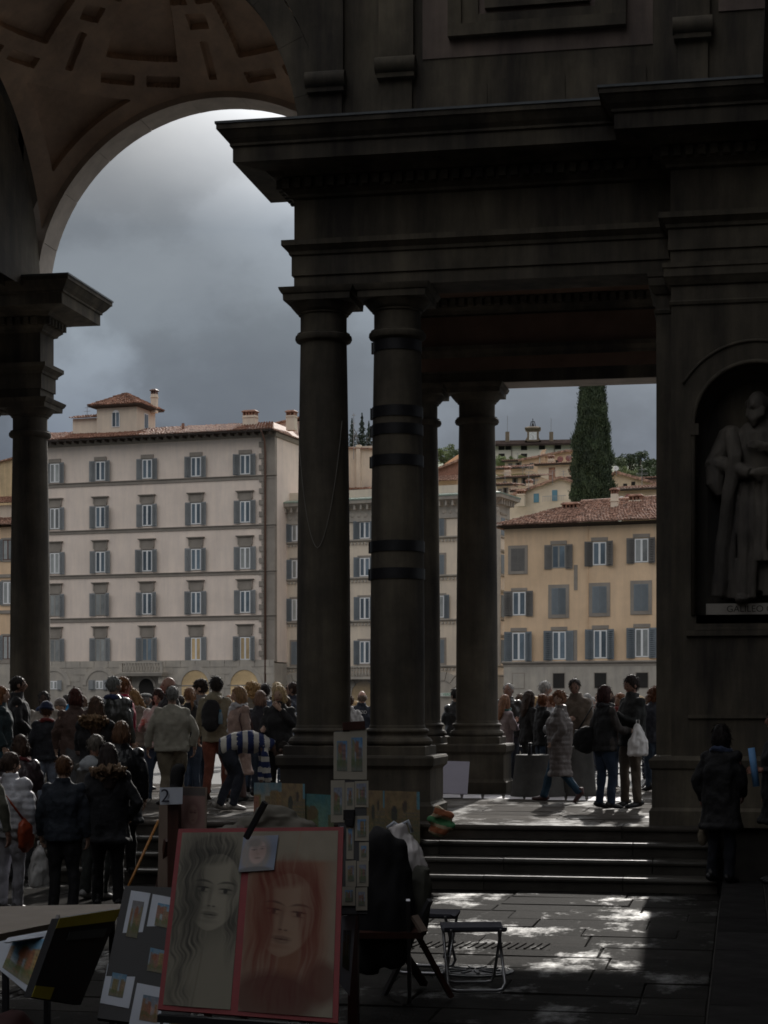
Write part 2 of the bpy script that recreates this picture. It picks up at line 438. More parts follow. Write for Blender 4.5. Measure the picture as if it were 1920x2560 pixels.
# side pavement along the wing, one kerb high
sp = MB(); sp.box(-0.17, 6, -106, 19.85, -0.04, 0.138)
side = struct(sp.build('side_pavement', M['earth']))
y = 9.0
while y < 19.8:
    L = min(rs.uniform(0.9, 1.5), 19.83-y)
    mb = slab_mesh(0.42, L-0.008, 0.15, 0.012, rs); mb.build('kerb_stone', M['kerb'], side, loc=(-0.2, y, 0.152))
    mb = slab_mesh(0.95, L-0.01, 0.05, 0.01, rs); mb.build('paving_slab', M['kerb'], side, loc=(0.23, y, 0.15))
    y += L
mb = MB(); mb.box(-0.2, 6, -106, 9.0, -0.03, 0.15); mb.build('kerb_run', M['kerb'], side)

# steps up to the loggia: four risers, blocks with a rounded nosing
steps = struct(MB().box(-17.9, -0.27, Y0S+0.12, 21.0, 0.0, 0.13).box(-17.9, -0.27, Y0S+TREAD+0.12, 21.0, 0.13, 0.29).box(-17.9,-0.27,Y0S+2*TREAD+0.12,21.0,0.29,0.45).build('loggia_steps', M['earth']))
def nosed(L, d, h):
    prof = [(0.035,0),(0.035,h-0.062),(0.006,h-0.05),(0,h-0.028),(0.006,h-0.008),(0.022,h),(d,h),(d,0)]
    vs = [(0,y_,z_) for y_,z_ in prof] + [(L,y_,z_) for y_,z_ in prof]
    n = len(prof); fs = [(i,(i+1)%n,n+(i+1)%n,n+i)[::-1] for i in range(n)] + [tuple(range(n)), tuple(range(2*n-1,n-1,-1))]
    return MB().add(vs, fs)
for k in range(4):
    x = -13.2 + rs.uniform(0, 0.8); xe = -0.25 - 0.0*k
    while x < xe - 0.05:
        L = rs.uniform(1.3, 2.3)
        if xe - (x+L) < 0.7: L = xe - x
        nosed(L-0.008, TREAD+0.12, RISE-0.003).build('step_block', M['step' if k < 3 else 'floor'], steps, loc=(x, Y0S+k*TREAD+rs.uniform(-.006,.006), k*RISE+rs.uniform(-.002,.003)))
        x += L

fl = MB(); fl.box(-17.9, 6.0, Y0S+3*TREAD+0.4, 31.0, 0.0, FZ-0.045)
floor = struct(fl.build('loggia_floor', M['earth']))
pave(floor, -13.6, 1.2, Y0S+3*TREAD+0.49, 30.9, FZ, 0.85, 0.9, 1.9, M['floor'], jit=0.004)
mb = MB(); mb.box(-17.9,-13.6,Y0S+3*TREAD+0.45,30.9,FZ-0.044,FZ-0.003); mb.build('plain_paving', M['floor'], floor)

# street by the river, the river and the far bank
st = struct(MB().box(-140, 90, 31.0, 58, -0.4, 0.5).build('river_street', M['asphalt']))
kb = struct(MB().box(-140, 90, 30.9, 31.35, 0.4, 0.62).build('street_kerb', M['kerb']))
M['water'] = mat('river_water', (0.05, 0.06, 0.045), 0.12, 0.2, 0.3, 0.4, 2.0, dist=0.1)
M['embank'] = mat('embankment_stone', (0.3, 0.27, 0.22), 0.85, 0.2, 2, 0.3, 8)
riv = struct(MB().add([(-300,-10,-5),(300,-10,-5),(300,240,-5),(-300,240,-5)], [(0,1,2,3)]).build('river', M['water'], loc=(0,55,0)))
par = thing('river_parapet', 'low stone parapet along the river behind the crowd', 'parapet', (0,57.6,0.5))
MB().box(-140,90,-0.2,0.2,0,0.95).build('wall', M['embank'], par)
MB().box(-140,90,-0.27,0.27,0.953,1.07).build('coping', M['embank'], par)
M['hill'] = mat('hillside_grass', (0.09, 0.11, 0.05), 0.95, 0.3, 0.05)

# ================================================================== the loggia
log = thing('loggia', 'dark stone loggia with coffered vault, paired columns and deep cornice', 'loggia')

def column_mesh():
    base = MB()
    base.rings(-0.41,0.41,-0.41,0.41,[(0,0),(0,0.10),(-0.012,0.112)])
    base.lathe((0,0,0), [(0.395,0.112),(0.425,0.14),(0.43,0.165),(0.41,0.20),(0.375,0.215),(0.36,0.235),(0.365,0.262),(0.385,0.275),(0.39,0.295),(0.375,0.315),(0.345,0.325),(0.345,0.345),(0.335,0.36)], 40)
    sh = MB(); pr = []
    H0, H1 = 0.36, 5.02
    for i in range(17):
        t = i/16; pr.append((0.332 - 0.047*t**1.9, H0+(H1-H0)*t))
    sh.lathe((0,0,0), pr, 40)
    cp = MB()
    cp.lathe((0,0,0), [(0.285,5.02),(0.30,5.03),(0.335,5.045),(0.35,5.075),(0.345,5.11),(0.325,5.125),(0.325,5.14),(0.285,5.15),(0.285,5.36),(0.31,5.37),(0.31,5.39),(0.335,5.40),(0.36,5.43),(0.395,5.47),(0.41,5.49)], 40)
    cp.rings(-0.41,0.41,-0.41,0.41,[(0,5.492),(0.005,5.57),(0.02,5.575),(0.045,5.62),(0.05,5.645),(0.0,5.648)])
    return base.mesh('column_base', M['stone'], True, 35), sh.mesh('column_shaft', M['stone'], True, 40), cp.mesh('column_capital', M['stone'], True, 35)
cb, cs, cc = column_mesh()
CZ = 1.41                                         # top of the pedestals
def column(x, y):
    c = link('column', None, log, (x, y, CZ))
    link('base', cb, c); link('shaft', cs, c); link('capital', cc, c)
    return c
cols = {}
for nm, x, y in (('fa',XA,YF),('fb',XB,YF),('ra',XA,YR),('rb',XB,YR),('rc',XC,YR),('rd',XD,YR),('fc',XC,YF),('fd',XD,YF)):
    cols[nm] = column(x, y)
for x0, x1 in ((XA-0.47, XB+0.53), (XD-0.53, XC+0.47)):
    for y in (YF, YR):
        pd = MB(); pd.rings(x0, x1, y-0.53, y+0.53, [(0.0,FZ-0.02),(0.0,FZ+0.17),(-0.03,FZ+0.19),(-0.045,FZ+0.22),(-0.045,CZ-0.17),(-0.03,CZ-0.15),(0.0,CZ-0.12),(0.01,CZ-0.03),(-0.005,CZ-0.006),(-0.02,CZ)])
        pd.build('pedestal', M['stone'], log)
# iron straps round the cracked column
D_b = -XB*ST + YF*CT - 0.3
for y_ in (857, 1024, 1069, 1147, 1363, 1432):
    z = zat(y_, D_b) - CZ
    t = (z - 0.36)/(5.02-0.36); r = 0.332 - 0.047*max(0,t)**1.9 + 0.004
    b = MB(); b.lathe((0,0,0), [(r,z-0.066),(r+0.008,z-0.065),(r+0.008,z+0.065),(r,z+0.066)], 40, cap=False)
    b.box(-r-0.03,-r+0.01,-0.02,0.02,z-0.07,z+0.07)
    b.build('iron_band', M['iron'], cols['fb'], True, 30)
# pale cord hanging round the other one
r_ = 0.335; cd = []
for k in range(25):
    t = k/24; a = R(-90) + (t-0.5)*R(110); z = 4.05 - 1.55*(1-abs(2*t-1)**1.7)
    cd.append((r_*math.cos(a), r_*math.sin(a)-0.004, z))
cd_o = MB().tube(cd, 0.004, 5).build('hanging_cord', mat('pale_cord', (0.25,0.24,0.22), 0.9, 0), cols['fa'])

# entablature mouldings
ARCH = [(0,7.06),(0,7.21),(0.025,7.212),(0.025,7.45),(0.05,7.46),(0.06,7.50),(0.12,7.555),(0.13,7.56),(0.13,7.625),(0.0,7.64)]
CORN = [(0.0,8.13),(0.05,8.15),(0.06,8.18),(0.10,8.215),(0.12,8.23),(0.12,8.36),(0.22,8.37),(0.28,8.42),(0.60,8.455),(0.60,8.63),(0.63,8.64),(0.63,8.67),(0.68,8.72),(0.74,8.80),(0.76,8.81),(0.76,8.875)]
def entab(x0, x1, y0, y1, dz=0.0, dent=('f',), flash=True):
    a = MB(); a.rings(x0,x1,y0,y1,[(o,z+dz) for o,z in ARCH]); a.build('architrave', M['stone'], log)
    f = MB(); f.rings(x0,x1,y0,y1,[(-0.002,7.63+dz),(-0.002,8.135+dz)]); f.build('frieze', M['stone_pier'], log)
    c = MB(); c.rings(x0,x1,y0,y1,[(o,z+dz) for o,z in CORN]); c.build('cornice', M['stone'], log)
    if flash:
        l = MB(); l.rings(x0,x1,y0,y1,[(0.775,8.872+dz),(0.775,8.90+dz),(0.40,8.95+dz),(0.02,8.97+dz)]); l.build('cornice_flashing', M['lead'], log)
    d = MB(); s_ = 0.138; w = 0.086; o = 0.12; z0, z1 = 8.245+dz, 8.355+dz
    x = x0 - o + 0.02
    while x < x1 + o - w:
        if 'f' in dent: d.box(x, x+w, y0-o-0.075, y0-o+0.01, z0, z1)
        if 'b' in dent: d.box(x, x+w, y1+o-0.01, y1+o+0.075, z0, z1)
        x += s_
    y = y0 - o + 0.02
    while y < y1 + o - w:
        if 'l' in dent: d.box(x0-o-0.075, x0-o+0.01, y, y+w, z0, z1)
        if 'r' in dent: d.box(x1+o-0.01, x1+o+0.075, y, y+w, z0, z1)
        y += s_
    stuff(d.build('dentils', M['stone'], log))
HW = 0.30
XL, XRr = XA-0.30, XC+0.30                          # where the arch opening begins
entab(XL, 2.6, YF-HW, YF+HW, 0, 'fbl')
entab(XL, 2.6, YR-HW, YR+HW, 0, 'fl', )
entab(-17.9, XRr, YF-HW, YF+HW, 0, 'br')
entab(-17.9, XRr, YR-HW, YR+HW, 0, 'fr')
# the pier breaks forward
entab(-0.80, 2.6, YF-0.72, YF+0.2, -0.004, 'fl')
# the lintel soffit over each side bay carries a plastered ceiling
for xa, xb in ((XL+0.02, 2.5), (-17.8, -12.9)):
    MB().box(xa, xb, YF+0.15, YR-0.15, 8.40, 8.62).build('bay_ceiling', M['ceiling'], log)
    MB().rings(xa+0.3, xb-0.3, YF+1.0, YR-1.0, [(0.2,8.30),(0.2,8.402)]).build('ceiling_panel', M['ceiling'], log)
# sheets on the rear lintel: bounced light put into their warm and pale colours
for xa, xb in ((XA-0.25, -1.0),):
    MB().box(xa, xb, YR-HW-0.03, YR-HW-0.004, 7.25, 8.1).build('lintel_bounce_tint', M['ceiling'], log)
    MB().box(xa, xb, YR-HW+0.02, YR+HW-0.02, 7.052, 7.064).build('lintel_soffit', M['stone_lit'], log)

# ---- arches, vault
RA = 3.05; ZS = 8.74
ZT = 17.0
for yf, yb, m_, nm in ((YF-0.25, YF+0.30, 'stone', 'arch_wall'), (YR-0.28, YR+0.25, 'stone', 'arch_wall')):
    w = MB(); arch_hole(w, XRr-0.3, XL+0.3, 8.78, ZT, XM, RA+0.32, ZS+0.06, yf, yb, 40); w.build(nm, M[m_], log)
def voussoirs(y0, y1, r0, r1, n, material, name, tilt=0.0):
    for k in range(n):
        a0 = math.pi*k/n + 0.0007; a1 = math.pi*(k+1)/n - 0.0007; sub = 5
        vs = []
        for i in range(sub+1):
            a = a0 + (a1-a0)*i/sub
            ca, sa = math.cos(a), math.sin(a)
            dr = random.uniform(-.004,.004) if i in (0,sub) else 0
            vs += [(XM+r*ca, y, ZS+r*sa) for r, y in ((r0+dr,y0),(r0+dr,y1),(r1,y1),(r1,y0))]
        fs = [(3,2,1,0), tuple(sub*4+i for i in range(4))]
        for i in range(sub):
            for q in range(4):
                a = i*4; b = a+4
                fs.append((a+q, a+(q+1)%4, b+(q+1)%4, b+q))
        MB().add(vs, fs).build(name, material, log, True, 30)
voussoirs(YR-0.30, YR+0.30, RA, RA+0.36, 11, M['stone_lit'], 'arch_stone')
voussoirs(YF-0.30, YF+0.28, RA, RA+0.34, 15, M['stone'], 'arch_stone')
# sail vault with sunk coffers
hx, hy = XL-XM-0.02, (YR-YF)/2-0.22
yc = (YF+YR)/2; RS = math.hypot(RA+0.02, hy)
def coffer(dx, dy):
    r = math.hypot(dx, dy); an = math.degrees(math.atan2(dx, dy))
    k = round(an/45); a8 = an - 45*k
    k2 = round((an-22.5)/45); t8 = an - 22.5 - 45*k2
    arc = lambda d: math.radians(abs(d))*r
    ex, ey = hx - abs(dx), hy - abs(dy); edge = min(ex, ey)
    s8 = math.radians(a8)*r; u8 = math.radians(t8)*r
    if 1.16 < r < 1.30: return 0.10
    if 1.52 < r < 1.80 and 0.07 < abs(s8) < 0.40: return 0.12               # paired panels
    if 1.98 < r < 2.24 and abs(s8) < 0.15: return 0.12                      # small square
    if 2.44 < r < 2.98 and abs(s8) < 0.055 and edge > 0.14: return 0.11     # slim upright
    if 1.72 < r < 2.72 and abs(u8) < 0.205*r: return 0.13                   # big trapezoid
    if 2.93 < r < 3.06 and 0.10 < abs(u8) < 0.62 and edge > 0.14: return 0.11
    if k % 2 and r > 3.24 and r < 4.08 and edge > 0.27: return 0.12         # pendentive panel
    return 0.0
N = 400
xs = np.linspace(-hx, hx, N); ys = np.linspace(-hy, hy, N)
vv = []
for j in range(N):
    for i in range(N):
        dx, dy = xs[i], ys[j]
        q = RS*RS - dx*dx - dy*dy
        z = math.sqrt(max(q, 0.0)); s_ = 1 + coffer(dx, dy)/RS
        vv.append((XM+dx*s_, yc+dy*s_, ZS+z*s_))
ff = [(j*N+i, (j+1)*N+i, (j+1)*N+i+1, j*N+i+1) for j in range(N-1) for i in range(N-1)]
va = MB().add(vv, ff).build('coffered_vault', M['vault'], log, False)
# lunette walls closing the vault at its sides, roof above
for x in (XL+0.02, XRr-0.32):
    lu = MB(); pts = [(yc-RA-0.1, ZS)] + [(yc - (RA+0.12)*math.cos(math.pi*k/24), ZS+(RA+0.12)*math.sin(math.pi*k/24)) for k in range(25)] + [(yc+RA+0.1, ZS)]
    n = len(pts)
    lu.add([(x,a,b) for a,b in pts]+[(x+0.3,a,b) for a,b in pts], [tuple(range(n)), tuple(range(2*n-1,n-1,-1))]+[(i,i+1,n+i+1,n+i) for i in range(n-1)])
    lu.build('lunette', M['stone'], log)
MB().box(-19, 4, YF-0.2, YR+0.2, ZT+0.003, ZT+0.25).build('roof_slab', M['stone'], log)

# ---- upper storey above the side bays
UW = YF-0.25
MB().box(XL+0.303, 3.0, UW+0.03, UW+0.5, 8.8, ZT-0.01).build('upper_wall', M['stone_pier'], log)
MB().box(-18, XRr-0.303, UW+0.03, UW+0.5, 8.8, ZT-0.01).build('upper_wall', M['stone_pier'], log)
MB().box(XL+0.303, 3.0, YR-0.2, YR+0.25, 8.8, ZT-0.01).build('upper_wall', M['stone_pier'], log)
MB().box(-18, XRr-0.303, YR-0.2, YR+0.25, 8.8, ZT-0.01).build('upper_wall', M['stone_pier'], log)
def upper(x0, x1, y, z0, z1, mname, nm, t=0.05):
    return MB().box(x0, x1, y-t, y+0.05, z0, z1).build(nm, M[mname], log)
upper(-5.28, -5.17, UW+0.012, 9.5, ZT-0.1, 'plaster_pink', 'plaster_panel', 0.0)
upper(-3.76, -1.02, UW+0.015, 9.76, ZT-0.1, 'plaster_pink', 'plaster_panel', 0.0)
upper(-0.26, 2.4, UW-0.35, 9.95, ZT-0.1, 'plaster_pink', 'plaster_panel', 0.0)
MB().box(-1.0, 2.6, UW-0.33, UW+0.02, 8.8, ZT-0.02).build('upper_wall', M['stone_pier'], log)
for (x0, x1, yy, zr) in ((-5.14,-4.72,UW-0.07,9.58), (-4.28,-3.86,UW-0.07,9.70), (-0.74,-0.36,UW-0.42,9.80)):
    MB().box(x0, x1, yy, yy+0.13, zr-0.05, ZT-0.12).build('pilaster_strip', M['stone'], log)
    MB().box(x0+0.02, x1-0.02, yy+0.03, yy+0.13, 8.9, zr-0.12).build('pilaster_block', M['stone'], log)
    roll = MB(); roll.tube([(x0-0.035,yy-0.02,zr-0.02),(x1+0.035,yy-0.02,zr-0.02)], [(0.10,0.10)]*2, 14)
    roll.box(x0-0.02, x1+0.02, yy-0.05, yy+0.1, zr-0.17, zr-0.10)
    roll.build('pilaster_roll', M['stone'], log, True, 40)
# window surround with its sill line
wf = MB()
for (x0,x1,z0,z1,t) in ((-3.44,-1.33,9.98,10.12,0.11),(-3.44,-3.28,10.12,14,0.10),(-1.49,-1.33,10.12,14,0.10)):
    wf.box(x0,x1,UW-t+0.02,UW+0.05,z0,z1)
wf.build('window_frame', M['stone'], log)
wf = MB(); wf.box(-3.28,-1.49,UW-0.03,UW+0.04,10.12,10.24); wf.box(-3.28,-3.08,UW-0.031,UW+0.04,10.24,14); wf.box(-1.69,-1.49,UW-0.031,UW+0.04,10.24,14); wf.build('window_surround', M['stone_pier'], log)
wf = MB(); wf.box(-3.0,-1.76,UW-0.05,UW+0.04,10.30,10.42); wf.box(-3.0,-2.9,UW-0.05,UW+0.04,10.42,14); wf.box(-1.86,-1.76,UW-0.05,UW+0.04,10.42,14); wf.build('window_moulding', M['stone'], log)
for k, (x0, x1) in enumerate(((-3.7,-2.98),(-2.972,-2.05),(-2.04,-1.1))):
    MB().box(x0, x1, UW+0.012, UW+0.05, 8.98, 9.42+0.05*k).build('ashlar_block', M['stone_pier'], log)

# ---- the pier with its niche
PX0, PX1, PYF = -0.98, 1.5, YF-0.28
MB().rings(PX0, PX1, PYF, YF+0.62, [(0,FZ-0.02),(0,7.058)]).build('pier_core', M['stone_pier'], log)
NX, NR, NZB, NZS = 0.15, 0.66, 3.04, 5.22
pf = YF-0.70
w = MB(); arch_hole(w, -0.79, 1.45, FZ-0.02, 7.05, NX, NR, NZS, pf, pf+0.14, 30, zb=NZB, back=False); w.build('pier_face', M['stone_pier'], log)
ni = MB(); n = 20; vs = []; fs = []
for j in range(2):
    for k in range(n+1):
        a = math.pi*k/n; vs.append((NX-(NR+0.001)*math.cos(a), pf+0.13+0.5*math.sin(a), (NZB-0.02, NZS)[j]))
for k in range(n): fs.append((k, k+1, n+1+k+1, n+1+k))
b0 = len(vs); m_ = 10
for j in range(m_+1):
    for k in range(n+1):
        a = math.pi*k/n; p = math.pi/2*j/m_
        vs.append((NX-(NR+0.001)*math.cos(a)*math.cos(p), pf+0.13+0.5*math.sin(a)*math.cos(p), NZS+(NR+0.001)*math.sin(p)))
for j in range(m_):
    for k in range(n):
        a = b0+j*(n+1)+k; fs.append((a, a+1, a+n+2, a+n+1))
fs = [f[::-1] for f in fs]
ni.add(vs, fs); ni.build('niche', M['niche'], log, True)
MB().box(NX-NR, NX+NR, pf+0.0, pf+0.7, NZB-0.1, NZB).build('niche_sill', M['stone'], log)
# mouldings of the niche
def arch_tube(r, y, rad, a0=0, a1=math.pi, legs=None):
    pts = []
    if legs: pts.append((NX-r, y, legs))
    pts += [(NX-r*math.cos(a0+(a1-a0)*k/26), y, NZS+r*math.sin(a0+(a1-a0)*k/26)) for k in range(27)]
    if legs: pts.append((NX+r, y, legs))
    return MB().tube(pts, rad, 6)
arch_tube(NR+0.03, pf-0.012, 0.028, legs=NZB).build('niche_moulding', M['stone'], log, True)
arch_tube(NR+0.27, pf-0.006, 0.02, R(30), R(150)).build('niche_moulding', M['stone'], log, True)
MB().box(NX-NR-0.06, NX-NR+0.03, pf-0.05, pf+0.04, NZS-0.13, NZS+0.0).build('niche_impost', M['stone'], log)
MB().box(NX-NR+0.002, NX+NR-0.002, pf+0.55, pf+0.62, NZS-0.16, NZS-0.1).build('niche_string', M['stone'], log)
MB().box(-0.62, 1.3, pf-0.045, pf+0.02, 2.80, 2.86).box(-0.52, 1.3, pf-0.03, pf+0.02, 2.865, 2.90).build('niche_apron', M['stone'], log)
MB().box(-0.60, 1.3, pf-0.03, pf+0.02, 1.86, 1.9).build('pier_string', M['stone'], log)
MB().rings(PX0-0.0, PX1, pf-0.02, YF+0.62, [(0.06,FZ-0.02),(0.06,FZ+0.16),(0.03,FZ+0.2),(0.03,CZ-0.14),(0.05,CZ-0.12),(0.065,CZ-0.03),(0.03,CZ),(0.004,CZ+0.02)]).build('pier_base', M['stone'], log)
for xx0, yy in ((PX0, PYF), (-0.79, pf)):
    MB().rings(xx0, PX1+0.02, yy, YF+0.60, [(0.003,6.58),(0.02,6.585),(0.03,6.62),(0.004,6.64),(0.004,6.80),(0.03,6.81),(0.07,6.88),(0.085,6.9),(0.085,6.99),(0.10,7.0),(0.10,7.05)]).build('pier_capital', M['stone'], log)
MB().rings(PX0, PX1, YR-0.4, YR+0.4, [(0.05,FZ-0.02),(0.05,CZ),(0,CZ+0.02),(0,7.05)]).build('pier_core', M['stone_pier'], log)

# ---- wings of the courtyard on either side
for nm, x0, x1, xe, lab in (('wing_building', 1.35, 3.2, -1, 'stone wing wall with deep cornice beside the statue pier'), ('wing_building', -19.8, -17.95, 1, 'stone wing wall closing the courtyard beyond the arch')):
    wg = thing(nm, lab, 'building')
    MB().box(x0, x1, -105, 21.2, 0.1, 27.0).build('wall', M['stone_pier'], wg)
    MB().box(x0-1.9, x1+1.9, -105, 21.4, 27.003, 27.25).build('eave', M['ceiling'], wg)
    if xe < 0:
        MB().rings(x0-0.35, x1, -104, 20.3, [(0.0,8.13),(0.06,8.2),(0.12,8.36),(0.25,8.4),(0.6,8.455),(0.6,8.63),(0.68,8.72),(0.76,8.81),(0.76,8.87)]).build('cornice', M['stone'], wg)
        MB().rings(x0-0.35, x1, -104, 20.3, [(0.775,8.873),(0.775,8.91),(0.1,9.0)]).build('cornice_flashing', M['lead'], wg)
        MB().rings(x0-0.12, x1, -104, 20.9, [(0,7.06),(0,7.5),(0.1,7.55),(0.1,7.63)]).build('architrave', M['stone'], wg)
    else:
        MB().rings(x0, x1+0.3, -104, 20.3, [(0.0,8.13),(0.12,8.36),(0.6,8.455),(0.6,8.63),(0.76,8.81),(0.76,8.87)]).build('cornice', M['stone'], wg)

nb = thing('courtyard_end_building', 'tall stone building closing the far end of the courtyard behind the viewer', 'building')
MB().box(-24, 8, -120, -106, 0, 26).build('wall', M['stone_pier'], nb)
# ---- statue of a bearded robed man
STAT = thing('statue', 'pale statue of a bearded man in a long robe inside the niche', 'statue', (NX+0.05, pf+0.28, NZB))
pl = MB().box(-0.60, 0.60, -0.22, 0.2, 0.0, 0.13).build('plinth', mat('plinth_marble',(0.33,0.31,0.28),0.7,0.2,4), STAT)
text('inscription', 'GALILEO GALILEI', 0.105, M['carved'], pl, (0.03, -0.221, 0.064), (R(90), 0, 0), 0.002)

# ================================================================== the town across the river
M['pal_pink'] = mat('pale_pink_plaster', (0.82, 0.70, 0.61), 0.9, 0.06, 0.25, 0.12, 6, col2=(0.85, 0.73, 0.64), dist=0.01)
M['pal_cream'] = mat('cream_plaster', (0.72, 0.625, 0.51), 0.9, 0.08, 0.3)
M['pal_yellow'] = mat('yellow_plaster', (0.74, 0.535, 0.35), 0.9, 0.09, 0.22, 0.1, 5, col2=(0.78, 0.57, 0.385), dist=0.01)
M['ochre'] = mat('ochre_plaster', (0.60, 0.47, 0.29), 0.9, 0.15, 0.4)
M['peach'] = mat('peach_plaster', (0.70, 0.50, 0.35), 0.9, 0.15, 0.5)
M['trim'] = mat('grey_trim', (0.29, 0.255, 0.22), 0.85, 0.15, 0.8)
M['trim_light'] = mat('light_grey_trim', (0.43, 0.395, 0.345), 0.85, 0.14, 0.6)
M['shutter'] = mat('grey_shutter', (0.25, 0.26, 0.265), 0.6, 0.12, 0.7, obj_var=0.12)
M['shutter_blue'] = mat('blue_grey_shutter', (0.185, 0.21, 0.23), 0.6, 0.15, 0.7, obj_var=0.15)
M['shutter_brown'] = mat('brown_grey_shutter', (0.155, 0.145, 0.135), 0.6, 0.2, 0.7, obj_var=0.2)
M['white_frame'] = mat('white_window_paint', (0.80, 0.80, 0.80), 0.5, 0.05, 2)
M['dark_frame'] = mat('brown_window_frame', (0.12, 0.06, 0.045), 0.5, 0.1, 2)
M['grey_frame'] = mat('grey_window_frame', (0.30, 0.29, 0.27), 0.6, 0.1, 2)
def glass(name, col, rough=0.06):
    m = mat(name, col, rough, 0.35, 0.6, obj_var=0.45, spec=0.8); return m
M['pane'] = glass('window_glass', (0.12, 0.155, 0.185))
M['pane_cur'] = glass('curtained_glass', (0.30, 0.31, 0.30))
M['pane_warm'] = glass('warm_toned_glass', (0.50, 0.36, 0.19))  # yellow light of the ground-floor arches put into the glass colour
M['tile'] = mat('terracotta_tile', (0.17, 0.085, 0.06), 0.72, 0.5, 1.9, col2=(0.34, 0.19, 0.135), spec=0.12)
M['tile_dark'] = mat('old_terracotta', (0.085, 0.048, 0.038), 0.75, 0.5, 3.1, col2=(0.40, 0.25, 0.19), spec=0.12)
M['eave'] = mat('eave_wood', (0.055, 0.042, 0.035), 0.8, 0.2, 2)
M['metal'] = mat('grey_metal', (0.32, 0.32, 0.33), 0.4, 0.15, 3, metal=0.6)
M['dish_red'] = mat('rust_red_dish', (0.20, 0.06, 0.05), 0.5, 0.2, 3)
M['dish_white'] = mat('white_dish', (0.65, 0.64, 0.62), 0.5, 0.1, 3)

